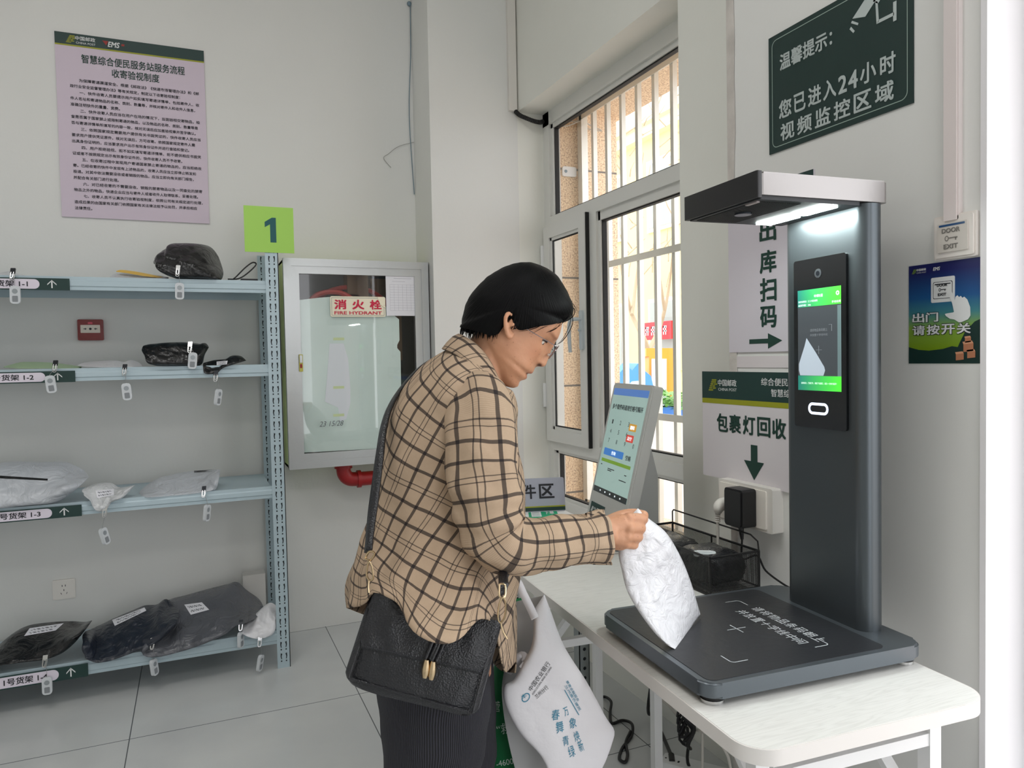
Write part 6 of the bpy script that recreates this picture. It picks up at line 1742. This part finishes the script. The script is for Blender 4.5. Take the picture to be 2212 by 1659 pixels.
# ---------------------------------------------------------------- trousers and shoes
cord = mat('black_corduroy', (24, 24, 30), .8)
g = NT(cord); uv = g.n('ShaderNodeUVMap'); sp = g.n('ShaderNodeSeparateXYZ'); g.l(uv.outputs[0], sp.inputs[0])
wv_ = g.math('MULTIPLY_ADD', g.math('SINE', g.math('MULTIPLY', sp.outputs[0], 2000)), .5, .5)
g.l(g.mix(wv_, srgb(12, 12, 16), srgb(46, 46, 56)), g.b.inputs['Base Color'])
bn = g.n('ShaderNodeBump'); bn.inputs['Strength'].default_value = .7; bn.inputs['Distance'].default_value = .002; g.l(wv_, bn.inputs['Height']); g.l(bn.outputs['Normal'], g.b.inputs['Normal'])
def leg(rows):
    q = catmull(rows, 4); R_, U_ = [], []; va = 0
    for i, (ul, ur, v, d, hw) in enumerate(q):
        ring, us = [], []
        for k in range(57):
            a = 2 * PI * k / 56; x = math.copysign(abs(math.cos(a)) ** .9, math.cos(a)); y = math.copysign(abs(math.sin(a)) ** .9, math.sin(a))
            if k < 56: ring.append(S((ul + ur) / 2 + (ur - ul) / 2 * x, v, d - hw * y) + RIGHT * .006 * nz((x, y, v / 90), 1.4, 6))
            us.append((a * .075, v / 1000))
        R_.append(ring); U_.append(us)
    return R_, U_
tb_ = B()
R_, U_ = leg([(812, 1040, 1335, 1.47, .15), (808, 1050, 1430, 1.46, .15), (812, 1062, 1500, 1.44, .12), (822, 1055, 1570, 1.43, .11), (828, 1040, 1659, 1.43, .10), (836, 1020, 1800, 1.43, .095), (840, 1000, 2000, 1.43, .09), (842, 996, 2120, 1.43, .088)])
loft(tb_, R_, cap0=True, cap1=False, uvs=U_)
R_, U_ = leg([(840, 1062, 1420, 1.56, .12), (850, 1070, 1500, 1.575, .11), (862, 1072, 1570, 1.58, .105), (870, 1068, 1659, 1.58, .10), (876, 1040, 1800, 1.58, .095), (880, 1020, 2000, 1.58, .09), (882, 1010, 2110, 1.58, .088)])
loft(tb_, R_, cap0=True, cap1=False, uvs=U_)
obj('trousers', tb_, cord, person, smooth=70, fix=False)
for (d0, u1) in ((1.43, 950), (1.575, 965)):
    b = B(); c0 = S(u1 - 30, 2100, d0); c0.z = 0; fx = V((RIGHT.x, RIGHT.y, 0)).normalized(); fy = V((FWD.x, FWD.y, 0)).normalized()
    out = [(-.045, 0, .036), (-.03, 0, .04), (.03, 0, .042), (.10, 0, .047), (.16, 0, .045), (.205, 0, .03)]
    R_ = []
    for x, _, w_ in out:
        h_ = .085 if x < .05 else .055 if x < .15 else .038
        R_.append([c0 + fx * x + fy * (w_ * math.cos(a)) + V((0, 0, h_ / 2 + .001 + h_ / 2 * math.sin(a))) for a in [PI * 2 * i / 16 for i in range(16)]])
    loft(b, R_); obj('shoe', b, mat('black_shoe_leather', (18, 18, 18), .35), person, smooth=60)

# ---------------------------------------------------------------- eyeglasses
gl_ = thing('eyeglasses', HL(97, -18, 0), 'thin silver wire rimmed eyeglasses on the woman face', 'eyeglasses')
wire = mat('silver_wire', (170, 160, 164), .2, 1)
b = B()
for sg in (-1, 1):
    P = [HL(93 + 3.5 * math.cos(a) * 0 - 6 * abs(math.sin(a) * .5 + .5) * (1 if sg * math.sin(a) > 0 else .4) * 0, -18 - 17 * math.cos(a), sg * (.033 + .0235 * math.sin(a))) for a in [PI * 2 * i / 28 for i in range(29)]]
    tube(b, P, .0009, 6)
    tube(b, [HL(93, -26, sg * .057), HL(91, -28, sg * .064), HL(80, -27, sg * .070), HL(30, -20, sg * .078), HL(-12, -14, sg * .080), HL(-22, -2, sg * .081)], .0008, 6, smooth=4)
    tube(b, [HL(92, -16, sg * .011), HL(88, -12, sg * .010), HL(87, -8, sg * .0095)], .0008, 6, smooth=3)
tube(b, [HL(93, -22, -.0105), HL(96, -25, -.005), HL(96.5, -25.5, 0), HL(96, -25, .005), HL(93, -22, .0105)], .0009, 6, smooth=3)
obj('wire_frame', b, wire, gl_)
lens_m = glass_mat('lens_glass')
for sg in (-1, 1):
    b = B(); vs = [b.verts.new(HL(93, -18 - 16.6 * math.cos(a), sg * (.033 + .023 * math.sin(a)))) for a in [PI * 2 * i / 28 for i in range(28)]]; b.faces.new(vs); obj('lens', b, lens_m, gl_, smooth=0)
    b = B(); ball(b, HL(87, -8, sg * .0095), .0022, .004, .0022, 8); obj('nose_pad', b, mat('clear_pad', (220, 214, 208), .2), gl_)

# ================================================================ black handbag
def bagp(s, t, off=0.0):
    """point on the bag's near face: s across -1..1, t up 0..1"""
    BLx, BRx, TLx, TRx = (733, 1478), (1030, 1562), (800, 1278), (1086, 1345)
    x = (s + 1) / 2
    u = (BLx[0] * (1 - x) + BRx[0] * x) * (1 - t) + (TLx[0] * (1 - x) + TRx[0] * x) * t
    v = (BLx[1] * (1 - x) + BRx[1] * x) * (1 - t) + (TLx[1] * (1 - x) + TRx[1] * x) * t
    return u, v


leather = mat('black_pebbled_leather', (20, 21, 26), .36, spec=.6)
g = NT(leather); tc = g.n('ShaderNodeTexCoord'); vo = g.n('ShaderNodeTexVoronoi'); vo.inputs['Scale'].default_value = 330; g.l(tc.outputs['Object'], vo.inputs['Vector'])
n2 = g.n('ShaderNodeTexNoise'); n2.inputs['Scale'].default_value = 11; g.l(tc.outputs['Object'], n2.inputs['Vector'])
b1 = g.n('ShaderNodeBump'); b1.inputs['Strength'].default_value = .55; b1.inputs['Distance'].default_value = .012; g.l(n2.outputs['Fac'], b1.inputs['Height'])
b2 = g.n('ShaderNodeBump'); b2.inputs['Strength'].default_value = .5; b2.inputs['Distance'].default_value = .0016; g.l(vo.outputs['Distance'], b2.inputs['Height']); g.l(b1.outputs['Normal'], b2.inputs['Normal']); g.l(b2.outputs['Normal'], g.b.inputs['Normal'])
BD = 1.235
def half(t): return .052 * (1 - t) + .020 * t
def bfront(s, t, off=0):
    u, v = bagp(s, t)
    bulge = .010 * (1 - s ** 4) * math.sin(PI * min(1, max(0, t * .9 + .08))) + .004 * nz((s * 2, t * 2, 0), 2, 7)
    return S(u, v, BD + .012 + .028 * t - bulge - off)
hbg = thing('handbag', S(905, 1520, BD + .05), 'black pebbled leather handbag with a flap and gold tassels at the woman hip', 'handbag')
R_ = []
for i in range(25):
    t = i / 24; ring = []
    hw = half(t)
    for k in range(72):
        a = 2 * PI * k / 72; c_, s_ = math.cos(a), math.sin(a); e = 2 / 5.5
        s = math.copysign(abs(c_) ** e, c_); dd = math.copysign(abs(s_) ** e, s_)
        rnd = 1 - .10 * max(0, (.10 - t) / .10) ** 2 - .05 * max(0, (t - .9) / .1) ** 2
        tt = t + .012 * math.sin(s * 3)
        u, v = bagp(s * rnd, tt)
        f_ = bfront(s * rnd, tt); bk_ = f_ + FWD * (2 * hw)
        m_ = (f_ + bk_) / 2
        ring.append(m_ + (f_ - m_) * dd * rnd)
    R_.append(ring)
b = B(); loft(b, R_); body_ = obj('bag_body', b, leather, hbg, smooth=60)
b = B()
for sg in (-1, 1): tube(b, [bfront(.905 * sg, t, .0002) for t in [.09 + .85 * i / 14 for i in range(15)]], .0022, 6)
tube(b, [bfront(s, .085, .0002) for s in [-.905 + 1.81 * i / 16 for i in range(17)]], .0022, 6)
obj('piping', b, leather, body_)
def flap_low(s): return .44 + .03 * s + (.50 * max(0, (abs(s) - .86) / .1) ** 2.2)
grid = []
for j in range(15):
    row = []
    for i in range(41):
        s = -.95 + 1.9 * i / 40; tl_ = min(.9, flap_low(s)); t = tl_ + (1.0 - tl_) * j / 14
        row.append(bfront(s, t, .006))
    grid.append(row)
# over the top
for d_ in (.010, .030, .044): grid.append([bfront(-.95 + 1.9 * i / 40, 1.0 + .02, -d_) for i in range(41)])
b = B(); loft(b, grid, closed=False); flp = obj('flap', b, leather, hbg, smooth=60, solid=.004)
b = B()
for i in range(70):
    s = -.90 + 1.8 * i / 69; s2 = s + .014; t = min(.9, flap_low(s)) + .028
    tube(b, [bfront(s, t, .0085), bfront(s2, min(.9, flap_low(s2)) + .028, .0085)], .0006, 4)
obj('stitching', b, mat('dark_thread', (60, 60, 66), .7), flp)
for i, (s0, s1) in enumerate(((.10, .055), (.20, .15))):
    b = B(); P = [bfront(s0, .80, .012), bfront(s0 - .02, .62, .013), bfront(s1, .47, .014)]
    tube(b, P, .0032, 8, smooth=4)
    tube(b, [q + RIGHT * .008 for q in P], .0026, 8, smooth=4)
    ts = obj('tassel_cord', b, leather, hbg)
    b = B(); p0 = P[-1] + RIGHT * .003; p1 = p0 + DOWN * .030 - RIGHT * .004
    tube(b, [p0, p0 * .75 + p1 * .25, p0 * .35 + p1 * .65, p1], [.0055, .0078, .0092, .0062], 10, smooth=3, flat=.75); obj('tassel_tip', b, brass, ts, label='pale gold tassel tip')
# strap: from the left clasp up the back, over the far shoulder, down the front to the right clasp
sp_ = [(799, 1192, 1.26), (806, 1120, 1.295), (815, 1050, 1.315), (824, 980, 1.345), (832, 925, 1.40), (846, 880, 1.46), (872, 838, 1.53), (920, 790, 1.60), (975, 770, 1.645), (1040, 800, 1.66), (1088, 850, 1.63), (1106, 920, 1.585), (1112, 1000, 1.55), (1106, 1080, 1.48), (1100, 1150, 1.40), (1094, 1210, 1.335), (1088, 1248, 1.285)]
b = B(); q = catmull(sp_, 5); P = [S(*p_) for p_ in q]
prev = None; rows_s = []
ctr = S(970, 1010, 1.5)
for i, p_ in enumerate(P):
    t = (P[min(i + 1, len(P) - 1)] - P[max(0, i - 1)]).normalized(); out = (p_ - ctr); out = (out - t * out.dot(t)).normalized(); sd = t.cross(out)
    rows_s.append([p_ + out * .003 + sd * .0095, p_ + out * .0055, p_ + out * .003 - sd * .0095])
loft(b, rows_s, closed=False); obj('strap', b, leather, hbg, smooth=60, solid=.004)
def clasp(pts, hook, ring):
    b = B(); tube(b, pts + [pts[0]], .0017, 6, smooth=4)
    tube(b, hook, .0016, 6, smooth=4)
    tube(b, ring + [ring[0]], .0018, 6, smooth=3); return b
obj('clasp', clasp([S(797, 1212, 1.235), S(803, 1224, 1.235), S(806, 1248, 1.235), S(799, 1254, 1.235), S(792, 1244, 1.235), S(793, 1226, 1.235)], [S(797, 1254, 1.235), S(796, 1268, 1.235), S(797, 1280, 1.235)], [S(788, 1206, 1.24), S(800, 1210, 1.24), S(809, 1195, 1.24), S(797, 1192, 1.24)]), brass, hbg)
obj('clasp', clasp([S(1085, 1290, 1.20), S(1092, 1300, 1.20), S(1091, 1330, 1.20), S(1082, 1345, 1.20), S(1076, 1335, 1.20), S(1079, 1305, 1.20)], [S(1082, 1345, 1.2), S(1086, 1362, 1.2), S(1096, 1380, 1.2)], [S(1079, 1262, 1.22), S(1079, 1288, 1.21), S(1090, 1290, 1.21), S(1091, 1264, 1.22)]), brass, hbg)
b = B(); tube(b, [S(1086, 1236, 1.27), S(1088, 1262, 1.235), S(1085, 1284, 1.225)], [.008, .0085, .006], 8, flat=.5); obj('strap_end', b, leather, hbg)

# ================================================================ held parcel and cloth bags
pearl = film('pearl_white_film', (230, 230, 234), .2, .5, 30)
b = sheet([(1348, 1128, 1.437), (1336, 1186, 1.436), (1343, 1232, 1.432), (1358, 1284, 1.426), (1396, 1344, 1.415), (1432, 1386, 1.406), (1458, 1402, 1.400)],
          [(1378, 1098, 1.442), (1404, 1122, 1.452), (1440, 1152, 1.47), (1472, 1206, 1.50), (1494, 1262, 1.53), (1505, 1300, 1.55), (1513, 1327, 1.572)], .034, seed=3, crinkle=.0052, cs=40)
tag(obj('held_mailer', b, pearl, smooth=70), 'white glossy padded mailer held by the woman with one corner on the scan pad', 'parcel')

canvas = mat('white_nonwoven_cloth', (226, 224, 228), .8, bump=(18, .35))
tote = thing('tote_bag', S(1200, 1560, 1.58), 'white cloth tote bag with blue lettering hanging beside the table', 'tote bag')
Lf = [(1153, 1318, 1.585), (1150, 1386, 1.572), (1128, 1436, 1.566), (1108, 1470, 1.562), (1088, 1482, 1.560), (1092, 1524, 1.556), (1122, 1582, 1.553), (1166, 1630, 1.552), (1184, 1672, 1.552), (1186, 1730, 1.556)]
Rf = [(1176, 1284, 1.600), (1189, 1318, 1.598), (1219, 1396, 1.596), (1268, 1474, 1.596), (1308, 1548, 1.596), (1327, 1578, 1.596), (1322, 1606, 1.596), (1310, 1640, 1.594), (1296, 1672, 1.594), (1280, 1730, 1.596)]
b = sheet(Lf, Rf, .030, seed=6, crinkle=.010, cs=7, n=56)
fp = obj('front_panel', b, canvas, tote, smooth=70)
b = sheet([(1112, 1300, 1.645), (1098, 1372, 1.648), (1090, 1440, 1.650), (1084, 1500, 1.652), (1098, 1600, 1.652), (1130, 1726, 1.652)], [(1176, 1286, 1.612), (1188, 1320, 1.64), (1218, 1398, 1.66), (1262, 1476, 1.665), (1306, 1570, 1.66), (1270, 1726, 1.65)], .006, seed=8, crinkle=.006, cs=8, n=30, m=20)
obj('back_panel', b, mat('grey_white_lining', (196, 196, 196), .85), tote, smooth=70)
def ribbon(pts, wd, th=.0016):
    q = catmull(pts, 6); P = [S(*p_) for p_ in q]; rows_ = []
    for i, p_ in enumerate(P):
        t = (P[min(i + 1, len(P) - 1)] - P[max(0, i - 1)]).normalized(); sd = t.cross(FWD).normalized(); k = wd * (1 if not isinstance(wd, tuple) else 1)
        rows_.append([p_ + sd * k / 2, p_ - sd * k / 2])
    b = B(); loft(b, rows_, closed=False); return b
obj('strap', ribbon([(1098, 1300, 1.61), (1106, 1262, 1.60), (1117, 1256, 1.592), (1131, 1284, 1.582), (1146, 1314, 1.578), (1156, 1336, 1.570)], .017), canvas, tote, smooth=60, solid=.0015)
obj('strap', ribbon([(1096, 1454, 1.62), (1112, 1432, 1.59), (1128, 1416, 1.575), (1138, 1430, 1.57), (1128, 1446, 1.564)], .018), canvas, tote, smooth=60, solid=.0015)
bvh = bvh_of(fp)
def print_on(b, bv, body, uv0, uv1, h, mi, bold=0, shear=0):
    """lettering laid along uv0->uv1 (photo frame), height h, pressed on to the cloth"""
    ux, uy = uv1[0] - uv0[0], uv1[1] - uv0[1]; L = math.hypot(ux, uy); ux /= L; uy /= L; nx, ny = uy, -ux
    def mf(X, Y):
        u, v = uv0[0] + ux * X + nx * Y, uv0[1] + uy * X + ny * Y
        r = ray(u, v); hit = bv.ray_cast(CAM, r.normalized(), 6)[0]
        if hit is None: hit = CAM + r * 1.575
        return hit - r.normalized() * .0012
    txt(b, body, None, (0, 0, L, h), bold, mi, shear=shear, mapf=mf)
b = B()
print_on(b, bvh, '中国农业银行', (1149, 1494), (1190, 1434), 11, 0, .01); print_on(b, bvh, 'AGRICULTURAL BANK OF CHINA', (1152, 1502), (1193, 1442), 4.5, 0, .012); print_on(b, bvh, '兰州分行', (1160, 1510), (1186, 1487), 10, 0, .0)
print_on(b, bvh, '春', (1193, 1557), (1212, 1553), 22, 1, 0, .3); print_on(b, bvh, '舞', (1203, 1585), (1222, 1579), 24, 1, 0, .3); print_on(b, bvh, '青', (1219, 1612), (1233, 1607), 20, 1, 0, .3); print_on(b, bvh, '绿', (1232, 1638), (1247, 1631), 24, 1, 0, .3)
print_on(b, bvh, '万', (1221, 1548), (1233, 1542), 18, 1, 0, .3); print_on(b, bvh, '象', (1232, 1575), (1248, 1570), 22, 1, 0, .3); print_on(b, bvh, '焕', (1243, 1603), (1256, 1597), 21, 1, 0, .3); print_on(b, bvh, '新', (1254, 1625), (1266, 1619), 24, 1, 0, .3)
print_on(b, bvh, '普惠金融服务', (1222, 1472), (1247, 1516), 6, 1); print_on(b, bvh, '兰州惠农便民', (1219, 1482), (1251, 1536), 6, 1)
for (p0, p1) in (((1219, 1491), (1250, 1545)),):
    print_on(b, bvh, '一', p0, p1, 1.6, 1)
obj('lettering', b, [bink, mat('teal_blue_print', (34, 128, 158), .6)], tote, smooth=0, fix=False)
b = B()
cen = (1136, 1507)
for i in range(20):
    a1, a2 = PI * 2 * i / 20, PI * 2 * (i + 1) / 20; pts = []
    for r_, a in ((1, a1), (1, a2), (.8, a2), (.8, a1)):
        u, v = cen[0] + 9.5 * r_ * math.cos(a) * .9 + 3 * r_ * math.sin(a) * -1, cen[1] + 10 * r_ * math.sin(a); r = ray(u, v); h_ = bvh.ray_cast(CAM, r.normalized(), 6)[0] or CAM + r * 1.565; pts.append(b.verts.new(h_ - r.normalized() * .0012))
    b.faces.new(pts)
print_on(b, bvh, '丰', (1130, 1512), (1140, 1505), 10, 0, .02)
obj('emblem', b, mat('teal_blue_print', (34, 128, 158), .6), tote, smooth=0, fix=False)

gsk = mat('green_nonwoven', (0, 104, 56), .75, bump=(16, .3))
gb = thing('green_bag', S(1110, 1600, 1.74), 'green cloth bag with white lettering hanging between the woman and the white tote', 'bag')
b = sheet([(1100, 1296, 1.735), (1072, 1400, 1.735), (1062, 1520, 1.73), (1060, 1640, 1.73), (1060, 1740, 1.73)], [(1134, 1290, 1.75), (1150, 1330, 1.75), (1166, 1450, 1.74), (1178, 1620, 1.73), (1180, 1740, 1.73)], .05, seed=9, crinkle=.008, cs=6, n=36, m=24)
gp = obj('bag_panel', b, gsk, gb, smooth=70)
obj('strap', ribbon([(1104, 1330, 1.715), (1100, 1290, 1.70), (1092, 1262, 1.69), (1096, 1290, 1.70)], .02), gsk, gb, smooth=60, solid=.0015)
bv2 = bvh_of(gp)
b = B(); print_on(b, bv2, '管', (1068, 1538), (1080, 1538), 24, 0); print_on(b, bv2, '“救命', (1075, 1588), (1124, 1580), 24, 0); print_on(b, bv2, '-4600929', (1073, 1657), (1134, 1646), 13, 0, .015)
obj('lettering', b, mat('pale_print', (206, 222, 212), .6), gb, smooth=0, fix=False)
